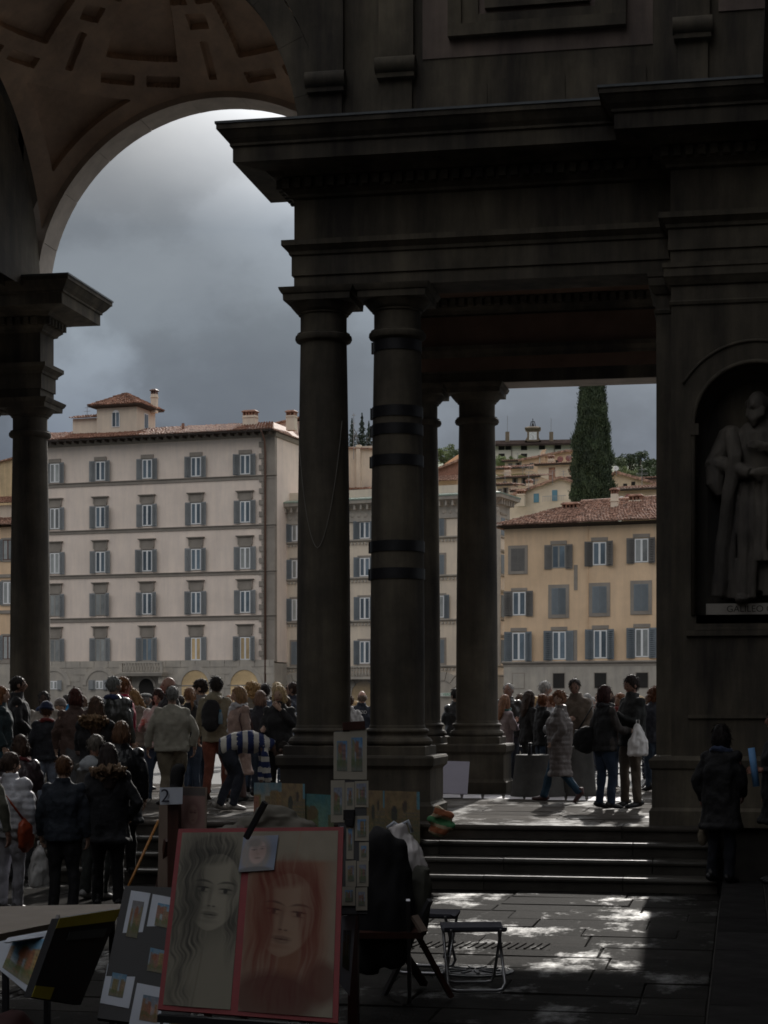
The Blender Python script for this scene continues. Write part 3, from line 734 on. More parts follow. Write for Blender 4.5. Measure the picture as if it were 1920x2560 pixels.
weathered(M['pal_pink'], 0.07, 0.05); weathered(M['pal_yellow'], 0.08, 0.07); weathered(M['pal_cream'], 0.08, 0.08); weathered(M['trim_light'], 0.12, 0.12); weathered(M['ochre'], 0.2, 0.15)
M['hill_ochre'] = mat('muted_ochre_plaster', (0.60, 0.475, 0.34), 0.9, 0.15, 0.5); M['hill_beige'] = mat('muted_beige_plaster', (0.64, 0.55, 0.44), 0.9, 0.15, 0.5)
class Bld:
    """a facade seen at an angle: pixels of the photograph give positions along the wall (u) and heights (z)"""
    def __init__(s, name, label, cat, px, D, phi, group=None):
        s.phi = R(phi); s.a0 = (px-960)/F*D; s.D0 = D
        p = ground(px, D, 0); s.rz = TH - s.phi
        s.o = thing(name, label, cat, tuple(p), s.rz, group)
    def u(s, px):
        t = (px-960)/F
        return (t*s.D0 - s.a0)/(math.cos(s.phi) + t*math.sin(s.phi))
    def uw(s, px, w):
        t = (px-960)/F
        return (t*(s.D0 + w*math.cos(s.phi)) - s.a0 - w*math.sin(s.phi))/(math.cos(s.phi) + t*math.sin(s.phi))
    def zw(s, py, px, w): return zat(py, s.D0 - s.uw(px,w)*math.sin(s.phi) + w*math.cos(s.phi))
    def D(s, px): return s.D0 - s.u(px)*math.sin(s.phi)
    def z(s, py, px): return zat(py, s.D(px))
    def box(s, nm, u0, u1, w0, w1, z0, z1, m, par=None):
        return MB().box(u0, u1, w0, w1, z0, z1).build(nm, M[m], par or s.o)
    def window(s, uc, z0, z1, w, frame='white_frame', pane='pane', sh='shutter', shw=0.55, open_=True, lintel=None, bars=1, surround=None, hood=False, par=None, rec=0.12, sill=None, vbar=True, tilt=0.0):
        W = link('window', None, par or s.o, (uc, 0, 0))
        h = w/2; t = 0.09 if frame == 'white_frame' else 0.07
        fr = MB()
        fr.box(-h, -h+t, -0.02, 0.06, z0, z1); fr.box(h-t, h, -0.02, 0.06, z0, z1)
        fr.box(-h+t, h-t, -0.02, 0.06, z1-t, z1); fr.box(-h+t, h-t, -0.02, 0.06, z0, z0+t)
        if vbar: fr.box(-t*0.9, t*0.9, -0.03, 0.05, z0+t, z1-t)
        for k in range(1, bars):
            zz = z0 + (z1-z0)*k/bars; fr.box(-h+t, h-t, -0.012, 0.04, zz-0.03, zz+0.03)
        rv = MB(); rv.box(-h-0.02, h+0.02, -0.012, 0.1, z0-0.02, z1+0.02); rv.build('reveal', M['trim'], W)
        if open_ is not False or True:
            for sx in (-1, 1):
                pn = MB(); a, b = (0.01, h-0.03) if sx > 0 else (-h+0.03, -0.01)
                pn.box(a, b, -0.016, 0.02, z0+0.04, z1-0.04); pn.build('pane', M[pane], W)
            fr.build('frame', M[frame], W)
        if sh:
            for sx in (-1, 1):
                so = MB()
                if open_ is True:
                    a, b = (h+0.02, h+0.02+shw) if sx > 0 else (-h-0.02-shw, -h-0.02)
                    tw = random.choice((0.04,0.10,0.10,0.16,0.30))
                    so.add([(a,-0.06 - (tw if sx<0 else 0),z0-0.08),(b,-0.06-(tw if sx>0 else 0),z0-0.08),(b,-0.02-(tw if sx>0 else 0),z0-0.08),(a,-0.02-(tw if sx<0 else 0),z0-0.08),
                            (a,-0.06-(tw if sx<0 else 0),z1+0.06),(b,-0.06-(tw if sx>0 else 0),z1+0.06),(b,-0.02-(tw if sx>0 else 0),z1+0.06),(a,-0.02-(tw if sx<0 else 0),z1+0.06)],
                           [(0,3,2,1),(4,5,6,7),(0,1,5,4),(1,2,6,5),(2,3,7,6),(3,0,4,7)])
                    nsl = 14
                    for k in range(nsl):
                        zz = z0 + (z1-z0)*(k+0.5)/nsl
                        y_ = -0.075 - tw/2
                        so.box(a+0.06, b-0.06, y_-0.012-tw*0.35, y_+0.01, zz-0.02, zz+0.035)
                elif open_ is False:
                    a, b = (0.015, h+0.03) if sx > 0 else (-h-0.03, -0.015)
                    so.box(a, b, -0.07, -0.03, z0-0.03, z1+0.03)
                    for k in range(18):
                        zz = z0 + (z1-z0)*(k+0.5)/18
                        so.box(a+0.07, b-0.07, -0.09, -0.065, zz-0.02, zz+0.03)
                so.build('shutter', M[sh], W)
        if surround:
            m2 = MB(); q, su = 0.09, surround
            m2.box(-h-su, -h-0.021, -0.05, 0.05, z0-su, z1+su); m2.box(h+0.021, h+su, -0.05, 0.05, z0-su, z1+su)
            m2.box(-h-0.021, h+0.021, -0.05, 0.05, z1+0.021, z1+su); m2.box(-h-0.021, h+0.021, -0.07, 0.05, z0-su, z0-0.021)
            m2.build('surround', M['trim'], W)
        if lintel:
            l = MB(); l.box(-h-0.12, h+0.12, -0.07, 0.05, z1+0.08, z1+lintel)
            l.build('lintel', M['trim'], W)
            if hood:
                hd = MB(); hd.rings(-h-0.22, h+0.22, -0.12, 0.05, [(0,z1+lintel),(0.06,z1+lintel+0.06),(0.14,z1+lintel+0.12),(0.14,z1+lintel+0.18)])
                hd.build('hood', M['trim'], W)
                for sx in (-1,1):
                    br = MB(); br.box(sx*(h+0.15)-0.06, sx*(h+0.15)+0.06, -0.12, 0.04, z1+0.25, z1+lintel-0.005); br.build('bracket', M['trim'], W)
        return W

def tiles(parent, p0, p1, q0, q1, mname, pitch=0.26, course=0.38, seed=1, name='roof_tiles'):
    """barrel tiles between an eave line p0-p1 and a ridge line q0-q1, each course overlapping the one below"""
    rr = random.Random(seed); p0, p1, q0, q1 = map(Vector, (p0, p1, q0, q1))
    L = max((p1-p0).length, (q1-q0).length); S = (q0-p0).length
    nu, ns = max(2, int(L/pitch)), max(2, int(S/course))
    nrm = (p1-p0).cross(q0-p0).normalized()
    if nrm.z < 0: nrm = -nrm
    mb = MB()
    for j in range(ns):
        for i in range(nu):
            u0, u1 = i/nu, (i+1)/nu; v0, v1 = j/ns, min(1.0, (j+1.15)/ns)
            h = rr.uniform(0.07, 0.12); jj = rr.uniform(-0.03, 0.03)
            def pt(u, v): return (p0+(p1-p0)*u)*(1-v) + (q0+(q1-q0)*u)*v
            lift = 0.05
            a = [pt(u0, v0), pt(u0*0.75+u1*0.25, v0), pt(u0*0.4+u1*0.6, v0), pt(u0*0.15+u1*0.85, v0)]
            b = [pt(u0, v1), pt(u0*0.75+u1*0.25, v1), pt(u0*0.4+u1*0.6, v1), pt(u0*0.15+u1*0.85, v1)]
            hh = [0, h, h, 0]
            mb.add([a[k]+nrm*(hh[k]+lift+jj*0.6) for k in range(4)] + [b[k]+nrm*(hh[k]*0.8+jj*0.6) for k in range(4)],
                   [(0,1,5,4),(1,2,6,5),(2,3,7,6),(0,3,2,1)])
    mb.add([p0-nrm*0.03, p1-nrm*0.03, q1-nrm*0.03, q0-nrm*0.03], [(0,1,2,3)])
    return stuff(mb.build(name, M[mname], parent))
def roof_plane(parent, p0, p1, q0, q1, mname, name='roof', th=0.12):
    p0, p1, q0, q1 = map(Vector, (p0, p1, q0, q1)); d = Vector((0,0,th))
    return MB().add([p0,p1,q1,q0,p0-d,p1-d,q1-d,q0-d],[(0,1,2,3),(7,6,5,4),(0,4,5,1),(1,5,6,2),(2,6,7,3),(3,7,4,0)]).build(name, M[mname], parent)
def chimney(parent, u, w, z, sx, sy, h, m='pal_cream', cap='tile', name='chimney'):
    c = MB().box(u-sx/2,u+sx/2,w-sy/2,w+sy/2,z-1.0,z+h).box(u-sx/2-0.06,u+sx/2+0.06,w-sy/2-0.06,w+sy/2+0.06,z+h*0.55,z+h*0.62).build(name, M[m], parent)
    k = MB(); n = max(2, int(sx/0.3))
    for i in range(n+1):
        x = u-sx/2+0.05+(sx-0.1)*i/n; k.box(x-0.05,x+0.05,w-sy/2+0.02,w+sy/2-0.02,z+h,z+h+0.28)
    k.rings(u-sx/2,u+sx/2,w-sy/2,w+sy/2,[(0.08,z+h+0.28),(0.08,z+h+0.36),(-0.1,z+h+0.48)])
    k.build('chimney_cap', M[cap], c)
    return c

# far bank
struct(MB().box(-330, 260, 128, 700, -5.2, -0.2).build('far_bank', M['hill']))
far_st = struct(MB().box(-200, 120, 126.5, 175, -0.19, 0.3).build('far_street', M['asphalt']))

# ---------------------------------------------------------------- white palazzo
W1 = Bld('palazzo', 'pale pink five-storey palazzo with grey shutters and rooftop belvedere', 'building', 613, 159.0, 18.5)
uL, uR, uQ = W1.u(80), W1.u(687), W1.u(659)
zb = lambda y: W1.z(y, 613)
zt = zb(1085)
bot = -0.2
W1.box('wall', uL, uR-0.02, 0.06, 14, zb(1655), zt, 'pal_pink')
W1.box('corner_strip', uQ, uR, 0.0, 0.5, zb(1655)+0.005, zt-0.01, 'trim')
W1.box('ground_wall', uL, uR+0.02, -0.12, 14.04, bot, zb(1658), 'trim_light')
# quoin stones
qz = zb(1655); k = 0
while qz < zt-0.5:
    W1.box('quoin', uQ-(0.42 if k % 2 else 0.18), uQ+0.02, -0.05, 0.2, qz+0.02, qz+0.46, 'trim'); qz += 0.5; k += 1
# string courses
for (y0, y1) in ((1199,1189),(1321,1312),(1436,1427),(1549,1538),(1657,1652)):
    MB().rings(uL, uR+0.01, -0.03, 0.2, [(0,zb(y0)),(0,zb(y1)-0.1),(0.1,zb(y1)-0.06),(0.1,zb(y1))]).build('string_course', M['trim'], W1.o)
# rusticated blocks of the ground floor
rb = random.Random(5); z = bot; row = 0
arcs = [W1.u(p) for p in (137, 251, 368, 490, 613)]
while z < zb(1662):
    h = 0.62; u = uL + (0.7 if row % 2 else 0)
    while u < uR:
        L = 1.4
        a, b = max(u, uL)+0.02, min(u+L, uR)-0.02
        mid = (a+b)/2
        if not any(abs(mid-c) < 1.75 and z < zb(1690)+0.3 for c in arcs):
            W1.box('ashlar', a, b, -0.16, -0.08, z+0.02, z+h-0.02, 'trim_light')
        u += L
    z += h; row += 1
rows = [(1592.5,1653.0,True,0.95),(1477,1535.5,True,0.85),(1368.5,1425.5,True,0.85),(1252.7,1310,True,0.72),(1137,1189.5,False,0.42)]
for r, (y1, y0, hood, lin) in enumerate(rows):
    for c, px in enumerate((137, 251, 368, 490, 613)):
        pane = 'pane'
        if r == 0: pane = ('pane_cur','pane_cur','pane','pane_warm','pane_warm')[c]
        elif c < 1 or (r == 1 and c == 1) or (c == 4 and r == 2): pane = 'pane_cur'
        fr = 'white_frame' if not ((r == 1 and c < 2) or (r == 0 and c < 3)) else 'grey_frame'
        W1.window(W1.u(px), zb(y0)+0.12, zb(y1), 0.95, frame=fr, pane=pane, shw=0.52, lintel=lin, hood=hood)
# ground-floor arched openings
M['dark_room'] = mat('dark_interior', (0.02, 0.018, 0.016), 0.9, 0.3, 1)
for c, px in enumerate((137, 251, 368, 490, 613)):
    u = W1.u(px); zc = zb(1712) if c != 2 else zb(1716); rr_ = 1.3 if c != 2 else 0.72
    A = link('arched_opening', None, W1.o, (u, 0, 0))
    pts = [(rr_*math.cos(math.pi*k/20), zc+rr_*math.sin(math.pi*k/20)) for k in range(21)]
    pts2 = [(1.28*x, zc+1.28*(z_-zc)) for x, z_ in pts]
    rg = MB()
    for k in range(20):
        a, b, c2, d = pts[k], pts[k+1], pts2[k+1], pts2[k]
        rg.add([(a[0],-0.24,a[1]),(b[0],-0.24,b[1]),(c2[0],-0.24,c2[1]),(d[0],-0.24,d[1])],[(0,1,2,3)[::-1]])
        rg.add([(c2[0],-0.24,c2[1]),(d[0],-0.24,d[1]),(d[0],-0.1,d[1]),(c2[0],-0.1,c2[1])],[(0,1,2,3)])
    rg.build('arch_ring', M['trim_light'], A)
    inner = MB(); n = len(pts)
    inner.add([(x,-0.17,z_) for x,z_ in pts]+[(-rr_,-0.17,bot),(rr_,-0.17,bot)], [tuple(range(n+2))[::-1]])
    inner.build('arch_fill', M['dark_room' if c == 2 else ('pane_warm' if c > 2 else 'trim_light')], A)
    if c < 2:
        W1.window(u, zb(1722), zb(1700), 0.75, frame='white_frame', pane='pane_cur', shw=0.5, sh='shutter').location.y = -0.2
    elif c > 2:
        MB().box(-rr_, rr_, -0.2, -0.15, zc-0.1, zc).build('transom', M['trim'], A)
# balcony
ub = W1.u(368); bz = zb(1655)
bal = link('balcony', None, W1.o, (ub, 0, 0))
MB().rings(-2.0, 2.0, -1.25, -0.05, [(0.0,zb(1682)-0.25),(0.1,zb(1682)),(0.1,zb(1682)+0.1)]).build('slab', M['trim_light'], bal)
for x in (-1.7, 1.7): MB().box(x-0.2,x+0.2,-0.9,-0.1,zb(1682)-0.9,zb(1682)-0.24).build('bracket', M['trim_light'], bal)
MB().box(-2.05,2.05,-1.3,-1.05,bz-0.08,bz+0.06).build('rail', M['trim_light'], bal)
for x in (-1.95, 1.95): MB().box(x-0.13,x+0.13,-1.28,-1.07,zb(1682)+0.1,bz-0.081).build('pier', M['trim_light'], bal)
bm = MB(); zz0, zz1 = zb(1682)+0.1, bz-0.08; hh = zz1-zz0
bm.lathe((0,0,0), [(0.05,0),(0.06,0.1*hh),(0.11,0.3*hh),(0.05,0.62*hh),(0.045,0.85*hh),(0.07,hh)], 8)
bme = bm.mesh('baluster', M['trim_light'], True)
for k in range(13): link('baluster', bme, bal, (-1.65+k*0.275, -1.17, zz0))
# eaves and roof
ev = W1.z(1085, 613)
MB().rings(uL-0.2, uR, -0.02, 14, [(0,zt-0.35),(0.12,zt-0.3),(0.25,zt)]).build('eave_moulding', M['trim'], W1.o)
EO = 1.25
W1.box('eave', uL-0.8, uR+0.35, -EO, 14.8, zt+0.005, zt+0.14, 'eave')
u = uL-0.6
while u < uR+0.2:
    W1.box('rafter', u, u+0.16, -EO+0.08, 0.3, zt-0.18, zt, 'eave'); u += 0.75
tiles(W1.o, (uL-0.85,-EO-0.08,zt+0.16), (uR+0.4,-EO-0.08,zt+0.16), (uL-0.85,5.2,zt+1.75), (uR-2.2,5.2,zt+1.75), 'tile', 0.27, 0.42, 11)
roof_plane(W1.o, (uR+0.4,-EO,zt+0.16), (uR+0.4,14.6,zt+0.16), (uR-2.2,5.2,zt+1.75), (uR-2.2,9,zt+1.75), 'tile_dark')
roof_plane(W1.o, (uL-0.85,14.6,zt+0.16), (uR+0.4,14.6,zt+0.16), (uL-0.85,5.2,zt+1.75), (uR-2.2,5.2,zt+1.75), 'tile_dark')
# drainpipe
MB().tube([(uR-0.75,-EO,zt+0.1),(uR-0.75,-0.5,zt-0.7),(uQ+0.2,-0.12,zt-1.7),(uQ+0.2,-0.12,2.4)], 0.085, 8).build('drainpipe', mat('copper_pipe',(0.16,0.085,0.06),0.5,0.2,1), W1.o, True)
# belvedere on the roof
bel = link('belvedere', None, W1.o, (0,0,0))
w0, w1 = 2.2, 6.0
b0, b1 = W1.uw(242, w0), W1.uw(342, w0)
bzt = W1.zw(1016, 300, w0)
MB().box(b0, b1, w0, w1, zt+0.4, bzt).build('wall', M['pal_cream'], bel)
cx_, cy_, e = (b0+b1)/2, (w0+w1)/2, 0.65
ap = Vector((cx_, cy_, W1.zw(984, 310, cy_)))
for p, q in (((b0-e,w0-e),(b1+e,w0-e)), ((b1+e,w0-e),(b1+e,w1+e)), ((b1+e,w1+e),(b0-e,w1+e)), ((b0-e,w1+e),(b0-e,w0-e))):
    p0, p1 = Vector((*p, bzt+0.1)), Vector((*q, bzt+0.1))
    tiles(bel, p0, p1, ap+(p0-p1).normalized()*0.05, ap-(p0-p1).normalized()*0.05, 'tile', 0.26, 0.4, 5)
MB().rings(b0, b1, w0, w1, [(0.0,bzt-0.1),(0.1,bzt-0.05),(0.6,bzt+0.02),(0.62,bzt+0.1)]).build('eave', M['eave'], bel)
uu, yy = W1.uw(290, w0), w0-0.02
z1, z0_ = W1.zw(1040,290,w0), W1.zw(1068,290,w0)
pts = [(0.40*math.cos(math.pi*k/12), 0.55*math.sin(math.pi*k/12)) for k in range(13)]
MB().add([(uu+x,yy-0.03,z1+z_) for x,z_ in pts]+[(uu-0.40,yy-0.03,z0_),(uu+0.40,yy-0.03,z0_)],[tuple(range(15))[::-1]]).build('window_frame', M['white_frame'], bel)
for s_ in (-1,1): MB().box(uu+(0.05 if s_>0 else -0.32),uu+(0.32 if s_>0 else -0.05),yy-0.06,yy-0.02,z0_+0.08,z1+0.3).build('pane', M['pane'], bel)
MB().box(b1-0.01,b1+0.03,w0+1.5,w0+2.3,z0_,z1+0.4).build('window_frame', M['white_frame'], bel)
for s_ in (0,1): MB().box(b1+0.0,b1+0.05,w0+1.57+0.36*s_,w0+1.86+0.36*s_,z0_+0.08,z1+0.3).build('pane', M['pane'], bel)
wa = w0+0.3
MB().box(W1.uw(182,wa), b0-0.005, wa, w1-0.5, zt+0.4, W1.zw(1046,210,wa)).build('annex_wall', M['pal_cream'], bel)
tiles(bel, (W1.uw(177,wa),wa-0.4,W1.zw(1046,210,wa)), (b0-0.01,wa-0.4,W1.zw(1046,210,wa)), (W1.uw(177,wa),wa+2,W1.zw(1031,210,wa)), (b0-0.01,wa+2,W1.zw(1031,210,wa)), 'tile', 0.27, 0.4, 8)
ua = W1.uw(214, wa)
MB().tube([(ua,wa+0.3,W1.zw(1043,214,wa)),(ua,wa+0.3,W1.zw(1012,214,wa))], 0.025, 6).bar((ua-0.25,wa+0.3,W1.zw(1018,214,wa)),(ua+0.25,wa+0.3,W1.zw(1018,214,wa)),0.03).bar((ua-0.35,wa+0.3,W1.zw(1027,214,wa)),(ua+0.35,wa+0.3,W1.zw(1027,214,wa)),0.03).build('antenna', M['metal'], bel)
chimney(W1.o, W1.uw(386,5.2), 5.2, W1.zw(1005,386,5.2), 0.5, 0.5, 0.7, cap='dark_frame')
chimney(W1.o, W1.uw(626,3.0), 3.0, W1.zw(1052,626,3.0), 1.2, 0.7, 0.45); chimney(W1.o, W1.uw(729,4.0), 4.0, W1.zw(1048,729,4.0), 0.8, 0.7, 0.3)
MB().box(W1.uw(454,1.4),W1.uw(459,1.4),1.4,1.6,zt+0.6,W1.zw(1058,456,1.4)).build('vent_pipe', M['tile'], W1.o)

# ---------------------------------------------------------------- houses behind, between the two palazzi
W2 = Bld('rear_house', 'blank cream rear house rising behind the pilastered palazzo', 'building', 700, 172.0, 18.5)
W2.box('wall', W2.u(684), W2.u(775), 0, 10, bot, W2.z(1056, 700), 'pal_pink')
roof_plane(W2.o, (W2.u(680),-0.5,W2.z(1060,690)), (W2.u(785),-0.5,W2.z(1036,770)), (W2.u(680),6,W2.z(1056,690)), (W2.u(785),6,W2.z(1030,770)), 'tile_dark')
W2.box('string', W2.u(686), W2.u(775), -0.1, 0.1, W2.z(1184,700), W2.z(1181,700), 'trim'); W2.box('string', W2.u(686), W2.u(775), -0.3, 0.1, W2.z(1215,700), W2.z(1209,700), 'eave')
W2b = Bld('gable_house', 'blank cream gable wall showing between the two dark columns', 'building', 900, 176.0, 20)
W2b.box('wall', W2b.u(800), W2b.u(945), 0, 9, bot, W2b.z(1116, 900), 'pal_cream')
W2b.box('chimney_breast', W2b.u(893), W2b.u(903), -0.3, 0.2, W2b.z(1222,900), W2b.z(1113,900), 'pal_cream')
roof_plane(W2b.o, (W2b.u(796),-0.3,W2b.z(1112,900)), (W2b.u(950),-0.3,W2b.z(1122,930)), (W2b.u(796),5,W2b.z(1110,900)), (W2b.u(950),5,W2b.z(1120,930)), 'tile_dark')
tiles(W2b.o, (W2b.u(800),-3.2,W2b.z(1234,900)), (W2b.u(945),-3.2,W2b.z(1234,900)), (W2b.u(800),-0.1,W2b.z(1222,900)), (W2b.u(945),-0.1,W2b.z(1222,900)), 'tile', 0.3, 0.4, 12)
MB().tube([(W2b.u(889),-0.5,W2b.z(1150,889)),(W2b.u(889),-0.5,W2b.z(1035,889))], 0.035, 6).bar((W2b.u(884),-0.5,W2b.z(1040,889)),(W2b.u(893),-0.5,W2b.z(1040,889)),0.06).bar((W2b.u(885),-0.5,W2b.z(1060,889)),(W2b.u(893),-0.5,W2b.z(1060,889)),0.05).build('antenna', M['metal'], W2b.o)
W2.box('upper_string', W2.u(686), W2.u(775), -0.06, 0.1, W2.z(1230,700), W2.z(1226,700), 'trim_light')

# ---------------------------------------------------------------- pilastered palazzo
W3 = Bld('pilastered_palazzo', 'cream palazzo with grey pilasters and blue shutters between the columns', 'building', 912, 158.0, 23)
z3 = lambda y: W3.z(y, 1100)
def z3a(y, px): return W3.z(y, px)
uL, uR = W3.u(672), W3.u(1238); W3D = 3.4
zc = z3(1262)
W3.box('wall', uL, uR, 0, W3D, 0, zc+0.1, 'pal_cream')
# cornice with arcaded frieze
MB().rings(uL, uR, -0.05, W3D, [(0.0,zc-1.2),(0.08,zc-1.15),(0.08,zc-0.2),(0.2,zc),(0.55,zc+0.28),(0.75,zc+0.36),(0.8,zc+0.62),(0.7,zc+0.72)]).build('cornice', M['trim_light'], W3.o)
MB().rings(uL, uR, -0.05, W3D, [(0.84,zc+0.63),(0.84,zc+0.75),(0.0,zc+0.95)]).build('cornice_flashing', mat('green_copper',(0.22,0.27,0.22),0.6,0.2,1), W3.o)
br = MB(); u = uL
while u < uR:
    br.box(u, u+0.16, -0.62, -0.05, zc-0.15, zc+0.3); br.ell((u+0.3,-0.14,zc-0.62),(0.19,0.06,0.19),8,5); u += 0.6
u = 0.0
while u < W3D-0.2: br.box(uR-0.02, uR+0.6, u, u+0.16, zc-0.15, zc+0.3); u += 0.6
stuff(br.build('cornice_brackets', M['trim_light'], W3.o))
W3.box('parapet', uL+0.3, uR-1.0, 0.6, W3D-0.2, zc+0.5, zc+1.7, 'pal_cream')
for y in (1344, 1440, 1550, 1666, 1690):
    MB().rings(uL, uR, -0.05, W3D+0.05, [(0,z3(y)-0.12),(0.06,z3(y)-0.06),(0.14,z3(y)),(0.14,z3(y)+0.1)]).build('string_course', M['trim_light'], W3.o)
    dn = MB(); u = uL
    while u < uR: dn.box(u, u+0.14, -0.14, -0.02, z3(y)-0.34, z3(y)-0.15); u += 0.32
    stuff(dn.build('string_dentils', M['trim_light'], W3.o))
for px in (680, 703, 790, 850, 960, 1035, 1160, 1245):
    u = W3.u(px); W3.box('pilaster', u-0.24, u+0.24, -0.1, 0.05, z3(1664), zc-1.2, 'trim_light')
for w_ in (0.5, 3.1):
    MB().box(uR-0.05, uR+0.1, w_-0.24, w_+0.24, z3(1664), zc-1.2).build('pilaster', M['trim_light'], W3.o)
W3.box('ground_wall', uL-0.02, uR+0.06, -0.16, W3D+0.06, bot, z3(1692), 'trim_light')
for (ya, yb_) in ((1296,1342),(1388,1438),(1489,1547),(1600,1660)):
    for px in (742, 912, 1097):
        opn = not ((px == 1097 and ya != 1489) or (px == 742 and ya == 1600))
        W3.window(W3.u(px), z3(yb_)+0.1, z3(ya), 0.95, frame='white_frame', pane='pane_cur' if px != 912 else 'pane', sh='shutter_blue', shw=0.5, open_=opn, surround=0.2, rec=0.1)
    # windows on the return wall
    sd = MB().box(uR+0.03, uR+0.08, 1.3, 2.3, z3(yb_)+0.1, z3(ya)).build('side_shutter', M['shutter_blue'], W3.o)
    MB().rings(uR-0.1, uR+0.05, 1.1, 2.5, [(0,z3(ya)+0.15),(0.12,z3(ya)+0.3),(0.16,z3(ya)+0.42)]).build('side_hood', M['trim_light'], W3.o)
# ground floor arches, balcony
for px in (742, 912, 1108):
    u = W3.u(px); A = link('arched_opening', None, W3.o, (u,0,0)); zc2 = z3(1735); rr_ = 1.15
    pts = [(rr_*math.cos(math.pi*k/20), zc2+rr_*math.sin(math.pi*k/20)) for k in range(21)]
    for k in range(7):
        a0, a1 = math.pi*k/7+0.02, math.pi*(k+1)/7-0.02
        q = [((rr_)*math.cos(a0),(rr_)*math.sin(a0)),((rr_)*math.cos(a1),(rr_)*math.sin(a1)),((rr_+0.75)*math.cos(a1),(rr_+0.75)*math.sin(a1)),((rr_+0.75)*math.cos(a0),(rr_+0.75)*math.sin(a0))]
        MB().add([(x,-0.27,zc2+z_) for x,z_ in q]+[(x,-0.15,zc2+z_) for x,z_ in q],[(3,2,1,0),(0,1,5,4),(1,2,6,5),(2,3,7,6),(3,0,4,7)]).build('voussoir', M['trim_light'], A)
    MB().add([(x,-0.19,z_) for x,z_ in pts]+[(-rr_,-0.19,bot),(rr_,-0.19,bot)],[tuple(range(23))[::-1]]).build('arch_fill', M['pane_warm' if px == 912 else 'trim_light'], A)
sg = MB().box(-0.1, 1.7, -0.5, -0.42, z3(1741), z3(1732)).build('shop_sign', mat('pale_sign',(0.62,0.66,0.60),0.6,0.05,1), W3.o); sg.location = (W3.u(1104),0,0)
text('sign_letters', 'VERDE', 0.3, mat('green_letters',(0.12,0.33,0.2),0.6,0), sg, (0.75,-0.51,z3(1736.5)), (R(90),0,0), 0.004)
bal = link('balcony', None, W3.o, (W3.u(912),0,0)); z0 = z3(1690); 
MB().box(-2.2,2.2,-1.2,-0.17,z0-0.25,z0-0.02).build('slab', M['trim_light'], bal)
MB().box(-2.2,2.2,-1.2,-1.0,z0+0.75,z0+0.9).build('rail', M['trim_light'], bal)
for k in range(15): link('baluster', bme, bal, (-1.95+k*0.28,-1.1,z0-0.02)).scale = (1.1,1.1,0.77/hh)

# ---------------------------------------------------------------- yellow palazzo
W4 = Bld('yellow_palazzo', 'yellow plastered palazzo with tiled roof in the right-hand bay', 'building', 1450, 140.0, 22)
z4 = lambda y: W4.z(y, 1450)
uL, uR = W4.u(1261), W4.u(1960)
ze = z4(1309)
W4.box('wall', uL, uR, 0, 13, z4(1655), ze, 'pal_yellow')
W4.box('ground_wall', uL-0.02, uR+0.02, -0.1, 13.02, bot, z4(1658), 'trim_light')
MB().rings(uL, uR, -0.05, 13, [(0,z4(1668)),(0.06,z4(1666)),(0.06,z4(1660)),(0.18,z4(1657)),(0.2,z4(1654)),(0.06,z4(1652))]).build('string_course', M['trim'], W4.o)
MB().rings(uL, uR, -0.02, 13, [(0,ze-0.22),(0.1,ze-0.16),(0.5,ze-0.03),(0.6,ze)]).build('eave', M['eave'], W4.o)
zr = z4(1236)
tiles(W4.o, (uL-0.7,-0.85,ze+0.04), (uR+0.6,-0.85,ze+0.04), (uL+4.6,5.4,zr), (uR+0.6,5.4,zr+0.3), 'tile_dark', 0.25, 0.36, 21)
roof_plane(W4.o, (uL-0.7,-0.85,ze+0.02), (uL-0.7,13,ze+0.02), (uL+4.6,5.4,zr-0.05), (uL+4.6,7,zr-0.05), 'tile_dark')
MB().tube([(uL+4.6,5.4,zr+0.05),(uR+0.6,5.4,zr+0.36)], 0.16, 8).build('ridge', M['tile_dark'], W4.o)
sl = MB().obox((W4.u(1452),2.9,z4(1273)),(0.55,0,0),(0,0.42,0.26),(0,-0.03,0.06)).build('skylight', mat('skylight_glass',(0.6,0.65,0.7),0.12,0,1,spec=1.0), W4.o)
chimney(W4.o, W4.u(1511), 3.0, z4(1270), 0.5, 0.5, 1.3); chimney(W4.o, W4.u(1396), 3.4, z4(1274), 1.3, 0.6, 0.5); chimney(W4.o, W4.u(1552), 4.6, z4(1256), 1.0, 0.6, 0.5)
def win4(px, ya, yb_, **k): return W4.window(W4.u(px), z4(yb_)+0.05, z4(ya), 1.05, rec=0.1, **k)
win4(1295,1367,1424, frame='grey_frame', sh='shutter_brown', open_=False, surround=0.26)
win4(1397,1362,1420, frame='grey_frame', sh='shutter_brown', shw=0.58, lintel=0.36, bars=4)
win4(1499,1357,1416, frame='white_frame', sh='shutter_brown', shw=0.58, lintel=0.36, bars=4)
win4(1604,1352,1412, frame='white_frame', pane='pane_cur', sh='shutter_brown', shw=0.58, lintel=0.36, bars=4)
win4(1298,1476,1537, frame='white_frame', sh='shutter_brown', shw=0.6, lintel=0.3, bars=3)
for px, dy in ((1397,0),(1499,-2),(1603,-5)):
    win4(px,1470+dy,1536+dy, frame='grey_frame', sh='shutter_blue', open_=False, surround=0.3)
for px, dy in ((1297,2),(1398,1),(1501,-1),(1605,-3)):
    win4(px,1577+dy,1649+dy, frame='white_frame', pane='pane' if px < 1600 else 'pane_cur', sh='shutter_blue', shw=0.6, lintel=0.36, bars=4)
for px in (1712, 1822, 1930):
    win4(px,1344,1404, frame='white_frame', sh='shutter_brown', shw=0.58, lintel=0.36, bars=4); win4(px,1462,1528, frame='grey_frame', sh='shutter_blue', open_=False, surround=0.3); win4(px,1572,1645, frame='white_frame', sh='shutter_blue', shw=0.6, lintel=0.36, bars=4)
